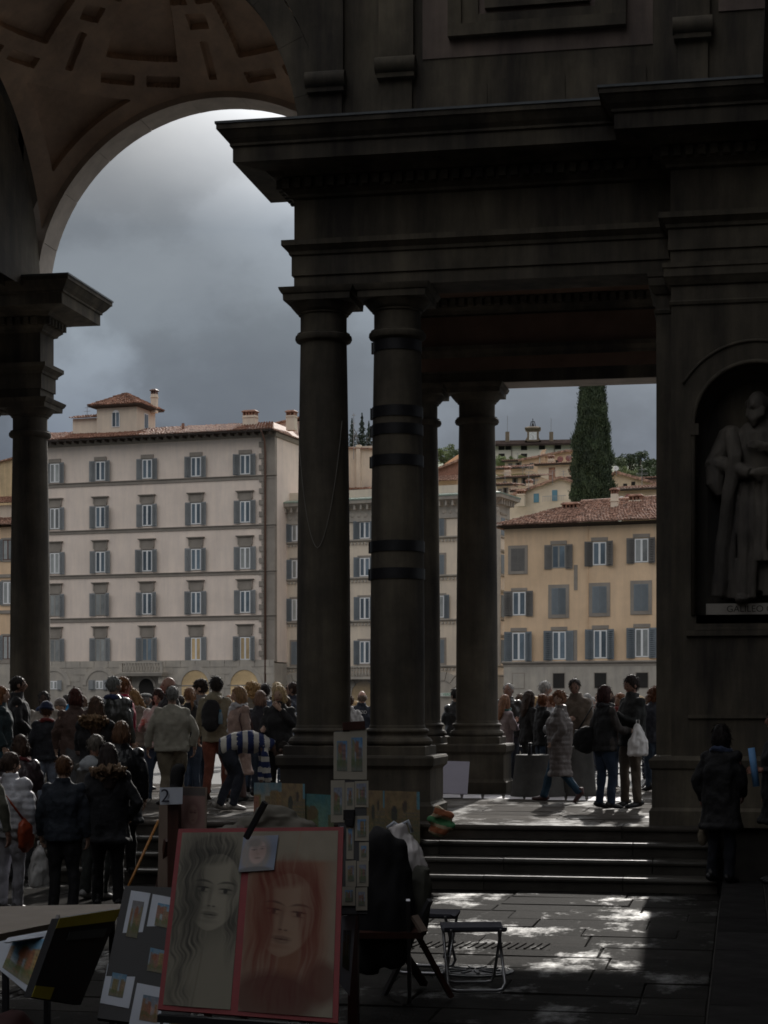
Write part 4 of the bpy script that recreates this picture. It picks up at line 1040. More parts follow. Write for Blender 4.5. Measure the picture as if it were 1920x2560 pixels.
for k, px in enumerate((1297,1398,1502,1606)):
    W4.box('ground_window', W4.u(px)-0.45, W4.u(px)+0.45, -0.13, 0, z4(1720), z4(1683), 'trim_light' if k == 0 else 'dark_room')
    W4.box('ground_window_frame', W4.u(px)-0.52, W4.u(px)+0.52, -0.115, 0, z4(1722), z4(1681), 'trim')
W4.box('wall_scar', W4.u(1435), W4.u(1444), -0.03, 0.02, z4(1475), z4(1412), 'trim')
W4.box('wall_scar', W4.u(1433), W4.u(1443), -0.02, 0.02, z4(1653), z4(1575), 'trim')
MB().tube([(W4.u(1470),-0.1,ze-0.2),(W4.u(1470),-0.1,z4(1655))],0.035,6).build('drainpipe', M['pal_yellow'], W4.o)

# ---------------------------------------------------------------- ochre houses seen past the far column
W5 = Bld('ochre_house', 'ochre house with red roofs showing at the edge past the slim column', 'building', 30, 166.8, 18.5)
z5 = lambda y: W5.z(y, 10); u0, u1 = W5.u(-160), W5.u(78)
W5.box('wall', u0, u1, 0, 8, bot, z5(1318), 'pal_yellow')
tiles(W5.o, (u0,-0.7,z5(1313)), (u1,-0.7,z5(1313)), (u0,2.4,z5(1288)), (u1,2.4,z5(1288)), 'tile_dark', 0.28, 0.4, 31)
W5.box('upper_wall', u0, u1, 2.4, 8, z5(1300), z5(1255), 'pal_cream')
tiles(W5.o, (u0,1.9,z5(1250)), (u1,1.9,z5(1250)), (u0,6,z5(1222)), (u1,6,z5(1222)), 'tile', 0.28, 0.4, 32)
MB().add([(u0,9,bot),(u1,9,bot),(u1,9,z5(1110)),(W5.u(12),9,z5(1085)),(u0,9,z5(1125)),(u0,14,bot),(u1,14,bot),(u1,14,z5(1110)),(W5.u(12),14,z5(1085)),(u0,14,z5(1125))],[(0,1,2,3,4),(9,8,7,6,5),(2,7,8,3),(3,8,9,4)]).build('gable_wall', M['ochre'], W5.o)
roof_plane(W5.o, (W5.u(12),8.7,z5(1084)), (u1,8.7,z5(1107)), (W5.u(12),14,z5(1084)), (u1,14,z5(1107)), 'tile_dark')
roof_plane(W5.o, (u0,8.7,z5(1123)), (W5.u(12),8.7,z5(1084)), (u0,14,z5(1123)), (W5.u(12),14,z5(1084)), 'tile_dark')
for (ya, yb_, fr, sh) in ((1350,1400,'dark_frame','shutter'),(1455,1510,'white_frame','shutter'),(1590,1648,'dark_frame','shutter')):
    W5.window(W5.u(20 if sh else 10), z5(yb_), z5(ya), 1.0, frame=fr, pane='pane_cur', sh=sh, shw=0.5, surround=0.18)
for y in (1440, 1530, 1655): W5.box('string_course', u0, u1, -0.12, 0.05, z5(y)-0.15, z5(y)+0.15, 'trim')
W5.box('ground_wall', u0, u1+0.01, -0.08, 0.1, bot, z5(1660), 'trim_light')
W5.window(W5.u(25), z5(1283), z5(1262), 0.7, pane='pane_cur', sh=None, frame='white_frame').location.y = 2.38

# ---------------------------------------------------------------- the hill, its houses and trees
hb = MB(); nx, ny = 30, 26
def hill_z(x, y):
    D = -x*ST + y*CT
    t = min(1.0, max(0.0, (D-185)/430))
    return 0.0 + 84*(t**1.05) + 1.5*mnoise.noise(Vector((x*0.02, y*0.02, 0)))
vs = []
for j in range(ny):
    for i in range(nx):
        D = 184 + (j/(ny-1))*560; px = -300 + i/(nx-1)*2600
        p = ground(px, D); vs.append((p.x, p.y, hill_z(p.x, p.y)))
hb.add(vs, [(j*nx+i, j*nx+i+1, (j+1)*nx+i+1, (j+1)*nx+i) for j in range(ny-1) for i in range(nx-1)])
struct(hb.build('hillside', M['hill'], None, True))

def house(label, x0, x1, ybot, ytop, D, phi, wall, roof_dy, windows=(), rise=None, depth=8, name='hill_house', ridge_px=None, gable=False, tilem='tile_dark'):
    B = Bld(name, label, 'house', (x0+x1)/2, D, phi, 'houses on the hillside')
    zz = lambda y: zat(y, D); a, b = B.u(x0), B.u(x1)
    if gable:                          # gable end towards the viewer
        rp = B.u(ridge_px); zt_ = zz(ytop)
        zl, zr_ = zz(roof_dy[0]), zz(roof_dy[1])
        MB().add([(a,0,zz(ybot)),(b,0,zz(ybot)),(b,0,zr_),(rp,0,zt_),(a,0,zl),(a,depth,zz(ybot)),(b,depth,zz(ybot)),(b,depth,zr_),(rp,depth,zt_),(a,depth,zl)],
                 [(0,1,2,3,4),(9,8,7,6,5),(0,4,9,5),(1,6,7,2),(2,7,8,3),(3,8,9,4)]).build('wall', M[wall], B.o)
        tiles(B.o, (a-0.4,-0.4,zl-0.05), (a-0.4,depth,zl-0.05), (rp,-0.4,zt_+0.12), (rp,depth,zt_+0.12), tilem, 0.32, 0.45, 3)
        tiles(B.o, (b+0.4,-0.4,zr_-0.05), (b+0.4,depth,zr_-0.05), (rp,-0.4,zt_+0.12), (rp,depth,zt_+0.12), tilem, 0.32, 0.45, 4)
        eb = MB(); eb.bar((a-0.4,-0.42,zl-0.1),(rp,-0.42,zt_+0.05),0.1,0.25); eb.bar((b+0.4,-0.42,zr_-0.1),(rp,-0.42,zt_+0.05),0.1,0.25); eb.build('verge', M['tile_dark'], B.o)
    else:
        MB().box(a, b, 0, depth, zz(ybot), zz(ytop)).build('wall', M[wall], B.o)
        tiles(B.o, (a-0.4,-0.6,zz(ytop)+0.02), (b+0.4,-0.6,zz(ytop)+0.02), (a-0.4,depth*0.6,zz(ytop-roof_dy)), (b+0.4,depth*0.6,zz(ytop-roof_dy)), tilem, 0.32, 0.45, 6)
        MB().box(a-0.35,b+0.35,-0.55,0.05,zz(ytop)-0.15,zz(ytop)-0.005).build('eave', M['eave'], B.o)
    for (px, ya, yb_, kind) in windows:
        u = B.u(px); w = abs(B.u(px+ (8 if kind != 'door' else 7)) - u)
        Wn = link('window', None, B.o, (u,0,0))
        z0_, z1_ = zz(yb_), zz(ya)
        if kind == 'shut': 
            for sx in (-1,1): MB().box(*(sorted((0.02*sx, w*0.6*sx))), -0.08, 0.02, z0_, z1_).build('shutter', M['shutter_brown'], Wn)
        elif kind == 'open':
            MB().box(-w*0.4,w*0.4,-0.05,0.02,z0_,z1_).build('pane', M['dark_room'], Wn)
            for sx in (-1,1): MB().box(*(sorted((sx*w*0.42, sx*w*0.85))), -0.1, 0.02, z0_, z1_).build('shutter', M['shutter_brown'], Wn)
        elif kind == 'blue': MB().box(-w*0.8,w*0.8,-0.08,0.02,z0_,z1_).build('shutter', mat('blue_shutter',(0.10,0.24,0.33),0.6,0.1,1), Wn)
        else: MB().box(-w*0.6,w*0.6,-0.05,0.02,z0_,z1_).build('pane', M['dark_room'], Wn)
    return B
def dish(B, px, py, D, r, w, m):
    d = link('satellite_dish', None, B.o, (B.u(px), w, zat(py, D)))
    k = MB(); k.lathe((0,0,0), [(0.02*r,0.12*r),(0.5*r,0.16*r),(r,0.32*r),(r,0.28*r),(0.5*r,0.1*r),(0.02*r,0.05*r)], 18)
    o = k.build('bowl', M[m], d, True); o.rotation_euler = (R(72), 0, R(12))
    MB().tube([(0,0.05,-0.1),(0,0.15,-1.3*r-0.4)],0.04,6).bar((0,-0.1,0),(0,-0.75*r,0.1),0.04).build('mast', M['metal'], d)
def aerial(B, px, py0, py1, D, w, bars=((0.0,0.9),(0.15,0.6))):
    z0_, z1_ = zat(py0, D), zat(py1, D); u = B.u(px)
    m_ = MB().tube([(u,w,z0_),(u,w,z1_)],0.03,6)
    for dz, L in bars: m_.bar((u-L/2,w,z1_-dz*(z1_-z0_)),(u+L/2,w,z1_-dz*(z1_-z0_)),0.035)
    m_.build('aerial', M['metal'], B.o)

h1 = house('cream gabled house with two blue shutters below the cypress', 1255, 1437, 1300, 1198, 205, 20, 'hill_beige', (1245, 1212), ((1341,1234,1256,'blue'),(1387,1227,1254,'blue')), gable=True, ridge_px=1403)
aerial(h1, 1325, 1225, 1180, 205, -0.5); aerial(h1, 1384, 1215, 1180, 205, -0.5); aerial(h1, 1406, 1200, 1178, 205, 0.5, ((0.1,0.5),(0.4,0.9)))
chimney(h1.o, h1.u(1309), -1.0, zat(1245,205), 0.9, 0.6, 0.4, m='hill_beige')
bcn = link('terrace_railing', None, h1.o, (0,0,0))
for k in range(14): MB().bar((h1.u(1360)+k*0.18,-0.6,zat(1256,205)),(h1.u(1360)+k*0.18,-0.6,zat(1243,205)),0.03).build('bar', M['metal'], bcn)
MB().bar((h1.u(1359),-0.6,zat(1243,205)),(h1.u(1418),-0.6,zat(1243,205)),0.05).build('rail', M['metal'], bcn)
h2 = house('long yellow hillside house with a row of dark windows', 1240, 1345, 1290, 1193, 225, 24, 'hill_ochre', 14, ((1263,1202,1224,'shut'),(1288,1195,1220,'open'),(1311,1192,1215,'open'),(1333,1187,1213,'shut')))
h3 = house('ochre hillside house with a patch of bare brick', 1344, 1440, 1300, 1160, 235, 20, 'hill_beige', 8)
MB().box(h3.u(1372),h3.u(1388),-0.04,0.02,zat(1202,235),zat(1168,235)).build('bare_brick', mat('bare_brick',(0.30,0.17,0.12),0.9,0.4,3), h3.o)
h4 = house('peach hillside house with red satellite dishes below the fort', 1305, 1442, 1180, 1132, 250, 22, 'peach', (1146, 1128), ((1316,1158,1170,'open'),(1329,1155,1170,'shut'),(1394,1151,1160,'x')), gable=True, ridge_px=1412)
dish(h4, 1406, 1153, 250, 0.42*1.0, -1.0, 'dish_red'); dish(h4, 1427, 1152, 250, 0.42, -1.0, 'dish_red')
fl = MB()
for k, px in enumerate((1351,1355,1359,1363)):
    fl2 = MB().tube([(h4.u(px),-0.3,zat(1168,250)),(h4.u(px),-0.3,zat(1134-k,250)),(h4.u(px)+0.2,-0.3,zat(1126-k,250))],0.07,6); fl2.build('flue_pipe', mat('pale_flue',(0.6,0.55,0.5),0.5,0.1,1) if k == 0 else M['peach'], h4.o)
h5 = house('low roof with bright clay tiles below the pale trees', 1238, 1312, 1185, 1170, 240, 20, 'hill_ochre', 16, tilem='tile')
h6 = house('red brick gable beside the slim rear column', 1085, 1150, 1235, 1150, 230, 20, 'peach', (1176, 1135), (), gable=True, ridge_px=1160)
MB().add([(h6.u(1085),-0.05,zat(1190,230)),(h6.u(1150),-0.05,zat(1190,230)),(h6.u(1150),-0.05,zat(1152,230)),(h6.u(1085),-0.05,zat(1176,230))],[(0,1,2,3)]).build('brick_gable', mat('red_brick',(0.27,0.14,0.10),0.9,0.3,6), h6.o)
tiles(h6.o, (h6.u(1083),-1.4,zat(1205,230)), (h6.u(1150),-1.4,zat(1205,230)), (h6.u(1083),-0.1,zat(1190,230)), (h6.u(1150),-0.1,zat(1190,230)), 'tile_dark', 0.3, 0.4, 41)
h7 = house('yellow gabled house on the far side of the cypress', 1530, 1650, 1290, 1180, 215, 20, 'hill_ochre', (1190, 1215), ((1563,1208,1218,'x'),(1583,1204,1213,'x')), gable=True, ridge_px=1540)
dish(h7, 1544, 1172, 215, 0.32, -0.8, 'dish_white')
h8 = house('ochre house with a sloping roof beside the dark pier', 1530, 1660, 1270, 1222, 190, 24, 'hill_ochre', 20)
dish(h8, 1577, 1246, 190, 0.4, -0.8, 'dish_red'); dish(h8, 1560, 1250, 190, 0.35, -0.9, 'dish_white')
aerial(h8, 1605, 1215, 1170, 190, 0.0, ((0.1,0.7),(0.3,1.3),(0.38,1.3)))

h9 = house('narrow beige house wedged beside the rear column capital', 1236, 1275, 1300, 1212, 215, 22, 'hill_beige', 10, ((1250,1222,1236,'shut'),(1264,1220,1234,'open')))
h10 = house('low ochre house with a terrace above the cream gable', 1284, 1352, 1300, 1226, 212, 20, 'hill_ochre', 9, ((1300,1234,1246,'shut'),(1322,1232,1245,'open')))
h11 = house('small beige house just under the fort wall', 1262, 1318, 1190, 1152, 270, 18, 'hill_beige', 7, ((1276,1158,1167,'shut'),(1296,1157,1166,'open')))
h12 = house('peach house tucked against the side of the cypress', 1398, 1445, 1260, 1196, 222, 20, 'peach', 9, ((1412,1204,1216,'shut'),(1430,1203,1215,'open')))
h13 = house('beige house above the ochre roof by the pier', 1590, 1660, 1260, 1196, 222, 22, 'hill_beige', 10, ((1606,1204,1216,'shut'),(1628,1203,1215,'open')))
for B_, px_, y0_, y1_, D_ in ((h9,1256,1205,1180,215),(h10,1335,1220,1196,212),(h11,1290,1148,1130,270),(h3,1420,1156,1138,235),(h2,1300,1185,1165,225)): aerial(B_, px_, y0_, y1_, D_, 1.0)
for B_, u_, z_ in ((h2,h2.u(1255),zat(1183,225)),(h3,h3.u(1368),zat(1155,235)),(h10,h10.u(1312),zat(1219,212)),(h12,h12.u(1420),zat(1190,222))): chimney(B_.o, u_, 2.0, z_, 0.7, 0.6, 0.7, m='hill_beige', cap='tile_dark')
# fort on the hilltop with its clock
fo = Bld('hilltop_fort', 'white hilltop fort with a clock turret and two chimneys', 'fort', 1330, 600.0, 6)
zf = lambda y: zat(y, 600)
M['fort_stone'] = mat('fort_stone', (0.20,0.155,0.11), 0.9, 0.2, 1)
M['fort_roof'] = mat('fort_roof_tile', (0.06,0.045,0.04), 0.9, 0.3, 0.6, spec=0.0)
M['fort_wall'] = mat('fort_plaster', (0.78, 0.72, 0.62), 0.9, 0.1, 0.1)
fo.box('wall', fo.u(1222), fo.u(1470), 0, 25, zf(1165), zf(1111), 'fort_wall')
roof_plane(fo.o, (fo.u(1216),-2,zf(1111)), (fo.u(1475),-2,zf(1111)), (fo.u(1240),3.5,zf(1096)), (fo.u(1432),3.5,zf(1096)), 'fort_roof', th=0.7)
roof_plane(fo.o, (fo.u(1475),-2,zf(1111)), (fo.u(1475),25,zf(1111)), (fo.u(1432),3.5,zf(1096)), (fo.u(1432),14,zf(1096)), 'fort_roof', th=0.6)
for px, y0, y1 in ((1254,1111,1124),(1271,1112,1124),(1310,1112,1125),(1355,1112,1124),(1254,1133,1142),(1310,1134,1144),(1395,1112,1124)):
    fo.box('window', fo.u(px)-1.0, fo.u(px)+1.0, -0.15, 0.1, zf(y1), zf(y0), 'dark_room')
for px in (1279, 1386): fo.box('downpipe', fo.u(px)-0.2, fo.u(px)+0.2, -0.3, 0.1, zf(1165), zf(1111), 'trim')
for px, yt in ((1268,1077),(1378,1079)): fo.box('chimney', fo.u(px)-0.65, fo.u(px)+0.65, 1, 3, zf(1104), zf(yt), 'fort_stone')
tu = link('clock_turret', None, fo.o, (fo.u(1332),0,0))
k = lambda px: fo.u(px)-fo.u(1332)
MB().box(k(1318),k(1347),-0.6,3,zf(1104),zf(1074)).build('body', M['fort_stone'], tu)
for sx in (-1,1): MB().add([(sx*1.6,-0.5,zf(1102)),(sx*2.6,-0.5,zf(1102)),(sx*1.9,-0.5,zf(1094)),(sx*1.6,-0.5,zf(1088)),(sx*1.6,2,zf(1102)),(sx*2.6,2,zf(1102)),(sx*1.9,2,zf(1094)),(sx*1.6,2,zf(1088))],[(0,1,2,3),(7,6,5,4),(1,5,6,2),(2,6,7,3)]).build('scroll', M['fort_stone'], tu)
MB().rings(k(1318),k(1346),-0.6,3,[(0,zf(1077)),(0.5,zf(1075)),(0.8,zf(1071)),(0.8,zf(1070)),(-0.4,zf(1066))]).build('cornice', M['fort_stone'], tu)
MB().box(k(1323),k(1342),-0.75,-0.55,zf(1100),zf(1081)).build('clock_face', M['white_frame'], tu)
hd = MB()
for q in range(12):
    a = q*math.pi/6; c_ = Vector((k(1332.5),-0.8,zf(1090.5))); hd.bar(c_+Vector((math.sin(a),0,math.cos(a)))*0.8, c_+Vector((math.sin(a),0,math.cos(a)))*1.08, 0.1, 0.04)
c_ = Vector((k(1332.5),-0.8,zf(1090.5))); hd.bar(c_, c_+Vector((-0.5,0,0.3)), 0.12, 0.04); hd.bar(c_, c_+Vector((0.1,0,-0.75)), 0.1, 0.04)
hd.build('clock_hands', M['dark_room'], tu)
bf = MB()
for sx in (-1,1): bf.bar((sx*0.95,0.5,zf(1068)),(sx*0.5,0.5,zf(1053)),0.24)
bf.tube([(0,0.5,zf(1060)),(0,0.5,zf(1046))],0.12,6); bf.bar((-0.6,0.5,zf(1054)),(0.6,0.5,zf(1054)),0.25)
bf.build('bell_frame', M['iron'], tu)
MB().lathe((0,0.5,zf(1064)),[(0.55,0),(0.4,0.3),(0.3,0.8),(0.1,0.95)],10).build('bell', M['iron'], tu, True)
for px, a, b in ((1267,1078,1032),(1377,1080,1040)): MB().tube([(fo.u(px),5,zf(a)),(fo.u(px),5,zf(b))],0.09,5).build('mast', M['metal'], fo.o)

# ---- foliage
def leaf_mat(name, col, col2, var=0.3):
    m = mat(name, col, 0.65, var, 0.7, col2=col2, obj_var=0.1)
    return m
M['cypress'] = leaf_mat('cypress_leaf', (0.026, 0.042, 0.022), (0.05, 0.075, 0.034))
M['oak'] = leaf_mat('holm_oak_leaf', (0.04, 0.062, 0.032), (0.075, 0.10, 0.045))
M['spring'] = leaf_mat('pale_leaf', (0.15, 0.19, 0.085), (0.24, 0.28, 0.12))
M['olive'] = leaf_mat('olive_leaf', (0.10, 0.13, 0.075), (0.16, 0.19, 0.10))
M['pine'] = leaf_mat('conifer_leaf', (0.03, 0.045, 0.035), (0.055, 0.075, 0.05))
M['bark'] = mat('bark', (0.09, 0.07, 0.055), 0.9, 0.3, 3)
def leaves(mb, c, n, size, rr, flat=0.6):
    c = Vector(c)
    for _ in range(n):
        d = Vector((rr.gauss(0,1), rr.gauss(0,1), rr.gauss(0,1))).normalized()
        x = d.cross(Vector((rr.gauss(0,1),rr.gauss(0,1),rr.gauss(0,1)))).normalized(); y = d.cross(x)
        s_ = size*rr.uniform(0.6,1.4)
        yield_c = c
        mb.add([yield_c-x*s_*0.5, yield_c+y*s_*0.28, yield_c+x*s_*0.5, yield_c-y*s_*0.28], [(0,1,2,3)])
def tree(name, label, base, h, w, m, n=1500, kind='round', seed=0, lsize=None, group='trees on the hillside', trunk_h=0.3):
    rr = random.Random(seed); T = thing(name, label, 'tree', tuple(base), 0, group)
    tr = MB(); th = h*trunk_h
    tr.tube([(0,0,-1),(0.02*w,0,th*0.5),(0,0,th),(0.03*w,0.02*w,h*0.75)], [h*0.03,h*0.024,h*0.018,h*0.006], 8)
    for q in range(5):
        a = rr.uniform(0,6.28); z0_ = th*rr.uniform(0.8,1.4)
        tr.tube([(0,0,z0_),(math.cos(a)*w*0.2,math.sin(a)*w*0.2,z0_+h*0.15),(math.cos(a)*w*0.36,math.sin(a)*w*0.36,z0_+h*0.3)],[h*0.012,h*0.008,h*0.003],6)
    tr.build('trunk', M['bark'], T, True)
    cr_ = MB(); ls = lsize or w*0.075
    if kind == 'round':
        cl = []
        for q in range(22):
            d = Vector((rr.gauss(0,1),rr.gauss(0,1),rr.gauss(0,0.8))).normalized()*rr.uniform(0.45,1.0)
            cl.append((Vector((d.x*w*0.42, d.y*w*0.42, h*0.62+d.z*h*0.33)), rr.uniform(0.10,0.2)*w))
        for q in range(n):
            c, r_ = rr.choice(cl)
            d = Vector((rr.gauss(0,1),rr.gauss(0,1),rr.gauss(0,1))).normalized()*r_*rr.uniform(0.5,1.1)
            leaves(cr_, c+d, 1, ls, rr)
    elif kind == 'conifer':
        for q in range(n):
            t = rr.random()**0.75; z_ = h*(1-0.9*t); rad = w*0.5*t*rr.uniform(0.3,1.0)*(0.7+0.3*math.sin(z_*9/h*6.28))
            a = rr.uniform(0,6.28); leaves(cr_, (rad*math.cos(a), rad*math.sin(a), z_-rad*0.25), 1, ls, rr)
    cr_.build('crown', M[m], T)
    return T
# the tall cypress
rr = random.Random(9)
cb_ = ground(1481, 178.0, 9.0)
CY = thing('cypress_tree', 'tall dark cypress rising behind the yellow palazzo roof', 'tree', tuple(cb_))
MB().tube([(0,0,-9),(0,0,3),(0,0,16)],[0.4,0.35,0.1],8).build('trunk', M['bark'], CY, True)
ch = zat(925,178)-9; 
def cy_r(t):   # outline of the crown, widest low down
    return 2.12*math.sqrt(max(0.0, 1-t**3)) if t < 1 else 0
core = MB(); core.lathe((0,0,0), [(max(0.02,cy_r(t)*0.80), t*ch) for t in [i/20 for i in range(21)]], 18)
cm = MB()
for q in range(2600):
    t = 0.4+0.6*rr.random() if rr.random() < 0.85 else rr.random()*0.4; a = rr.uniform(0, 6.283); bulge = 0.84 + 0.34*mnoise.noise(Vector((math.cos(a)*2.6, math.sin(a)*2.6, t*ch*0.8)))
    R0 = cy_r(t)*bulge + 0.1; c = Vector((R0*math.cos(a), R0*math.sin(a), t*ch))
    s0 = rr.uniform(0.16, 0.34)
    for w_ in range(30):                       # one upright spray of scale leaves
        d = Vector((rr.gauss(0,1)*s0*0.5, rr.gauss(0,1)*s0*0.5, rr.uniform(-0.5,0.9)*s0*2.0))
        p = c + d; up = Vector((rr.gauss(0,0.25)+math.cos(a)*0.25, rr.gauss(0,0.25)+math.sin(a)*0.25, 1)).normalized()
        x = up.cross(Vector((rr.gauss(0,1),rr.gauss(0,1),0.1))).normalized(); L = rr.uniform(0.14,0.3)
        cm.add([p-x*L*0.2, p+x*L*0.2, p+up*L*1.15], [(0,1,2)])
core.add([], []); 
co = cm.build('crown', M['cypress'], CY); core.build('inner_crown', M['cypress'], CY, True)

def hill_base(px, py_top, D, h):
    p = ground(px, D); p.z = zat(py_top, D) - h; return p
specs = [  # px, top, D, width px, kind, material, label
 (905,1032,420,60,'conifer','pine','dark conifer beyond the gable, nearest the thin aerial'),
 (880,1045,410,44,'conifer','pine','dark conifer half hidden by the first big column'),
 (922,1052,430,46,'conifer','pine','dark conifer half hidden by the strapped column'),
 (1112,1102,330,64,'round','spring','pale green tree above the red brick gable'),
 (1140,1118,320,50,'round','olive','grey green tree touching the rear column'),
 (1255,1130,420,44,'round','spring','pale green bush under the fort, first in its row'),
 (1282,1134,415,36,'round','spring','pale green bush under the fort, middle of its row'),
 (1302,1133,410,30,'round','spring','pale green bush under the fort, last in its row'),
 (1548,1140,420,46,'round','olive','grey green tree just past the cypress'),
 (1572,1122,430,56,'round','oak','dark round tree on the ridge past the cypress'),
 (1600,1126,440,60,'round','oak','dark tree in the middle of the ridge'),
 (1632,1132,425,64,'round','oak','dark tree on the ridge touching the pier'),
 (1555,1165,330,34,'round','spring','bright green bush below the ridge trees'),
 (1575,1172,320,40,'round','spring','yellow green bush above the ochre roof'),
 (1612,1166,330,64,'round','oak','dark bush beneath the ridge trees by the pier'),
 (1658,1150,380,70,'round','oak','dark tree mostly hidden behind the pier'),
]
for i, (px, yt, D, wpx, kind, m, lab) in enumerate(specs):
    w_ = wpx/F*D; h_ = w_*(1.05 if kind == 'round' else 2.2)
    if kind == 'round' and yt < 1140: h_ = w_*1.5
    tree('hill_tree', lab, hill_base(px, yt, D, h_), h_, w_, m, 2600 if kind == 'round' else 2200, kind, 50+i, lsize=w_*0.07)

# ================================================================== the street artists' stall
M['red_tape'] = mat('red_tape', (0.22, 0.004, 0.010), 0.55, 0.15, 8)
M['black_board'] = mat('black_panel', (0.010, 0.010, 0.013), 0.6, 0.2, 4)
M['wood_red'] = mat('stained_wood', (0.055, 0.018, 0.012), 0.45, 0.3, 3, 0.2, 20, stretch=(6,6,0.6), dist=0.004)
M['wood_light'] = mat('raw_plank', (0.20, 0.15, 0.12), 0.8, 0.2, 3, stretch=(8,8,0.7))
M['mount'] = mat('white_mount_card', (0.50, 0.54, 0.62), 0.85, 0.03, 20)
M['cream_card'] = mat('cream_card', (0.26, 0.24, 0.20), 0.85, 0.06, 20)
M['table'] = mat('table_board', (0.24, 0.20, 0.165), 0.75, 0.12, 5)
M['yellow_trim'] = mat('yellow_trim', (0.30, 0.25, 0.02), 0.5, 0.15, 6)
M['black_cloth'] = mat('black_cloth', (0.007, 0.007, 0.009), 0.85, 0.3, 10, 0.3, 60, dist=0.004)
M['chrome'] = mat('stool_tube', (0.35, 0.35, 0.37), 0.32, 0.1, 8, metal=0.8)
M['plastic_bag'] = mat('white_plastic_bag', (0.8, 0.78, 0.78), 0.35, 0.12, 5, 0.5, 25, trans=0.0, dist=0.01, alpha=0.82)
M['clear_bag'] = mat('thin_clear_bag', (0.75, 0.75, 0.75), 0.3, 0.15, 6, 0.5, 25, dist=0.01, alpha=0.75)
M['print'] = mat_attr('printed_sheet', 0.75)
M['print_gloss'] = mat_attr('glossy_photograph', 0.3)

JOBS = []      # closed shells to be fused into one skin each
def fuse(name, mb, mats, parent, voxel=0.016, smooth=3, amp=0.0, freq=(9,9,9), quilt=0.0, paint=None, loc=None, seed=0.0, rotz=None, shade=True, subs=None):
    me = mb.mesh(name + '_raw'); o = bpy.data.objects.new(name + '_raw', me); COL.objects.link(o)
    r = o.modifiers.new('fuse', 'REMESH'); r.mode = 'VOXEL'; r.voxel_size = voxel; r.adaptivity = 0.0
    if smooth:
        sm = o.modifiers.new('smooth', 'SMOOTH'); sm.factor = 0.5; sm.iterations = smooth
    JOBS.append((o, name, mats, parent, amp, freq, quilt, paint, loc, seed, rotz, None))
def finish_fuse():
    dg = bpy.context.evaluated_depsgraph_get()
    for (o, name, mats, parent, amp, freq, quilt, paint, loc, seed, rotz, extra) in JOBS:
        me = bpy.data.meshes.new_from_object(o.evaluated_get(dg)); me.name = name
        raw = o.data; bpy.data.objects.remove(o); bpy.data.meshes.remove(raw)
        n = len(me.vertices); co = np.empty(n*3, np.float32); me.vertices.foreach_get('co', co); co = co.reshape(-1,3)
        if amp or quilt:
            no = np.empty(n*3, np.float32); me.vertices.foreach_get('normal', no); no = no.reshape(-1,3)
            d = np.zeros(n, np.float32)
            if amp:
                fx, fy, fz = freq
                for i in range(n):
                    p = co[i]; v = Vector((p[0]*fx+seed, p[1]*fy, p[2]*fz))
                    d[i] = amp*(mnoise.noise(v) + 0.5*mnoise.noise(v*2.3))
            if quilt: d += quilt*np.abs(np.sin(co[:,2]*math.pi/0.075))
            co = co + no*d[:,None]; me.vertices.foreach_set('co', co.ravel())
        if name == 'hair':
            rr_ = random.Random(int(seed*13)+n); no = np.empty(n*3, np.float32); me.vertices.foreach_get('normal', no); no = no.reshape(-1,3)
            vs_ = [tuple(p) for p in co]; fs_ = [tuple(p.vertices) for p in me.polygons]
            for q in range(260):
                k_ = rr_.randrange(n); p = Vector(co[k_]); nn = Vector(no[k_])
                dn = (Vector((rr_.gauss(0,0.35), rr_.gauss(0,0.35), -1)) - nn*0.0); dn = (dn - nn*dn.dot(nn)).normalized()
                L_ = rr_.uniform(0.025,0.075); sd_ = nn.cross(dn)*0.0035; b_ = len(vs_)
                vs_ += [tuple(p-sd_-nn*0.004), tuple(p+sd_-nn*0.004), tuple(p+dn*L_*0.6+nn*(0.004+0.010*rr_.random())+sd_*0.7), tuple(p+dn*L_+nn*(0.002+0.022*rr_.random()))]
                fs_ += [(b_,b_+1,b_+2),(b_,b_+2,b_+3)]
            bpy.data.meshes.remove(me); me = bpy.data.meshes.new(name); me.from_pydata(vs_, [], fs_)
        me.materials.clear()
        ml = mats if isinstance(mats, (list, tuple)) else [mats]
        for m in ml: me.materials.append(m)
        np_ = len(me.polygons)
        if paint:
            ce = np.empty(np_*3, np.float32); me.polygons.foreach_get('center', ce); ce = ce.reshape(-1,3)
            me.polygons.foreach_set('material_index', [int(paint(c)) for c in ce])
        me.polygons.foreach_set('use_smooth', [True]*np_); me.update()
        link(name, me, parent, loc, rotz)

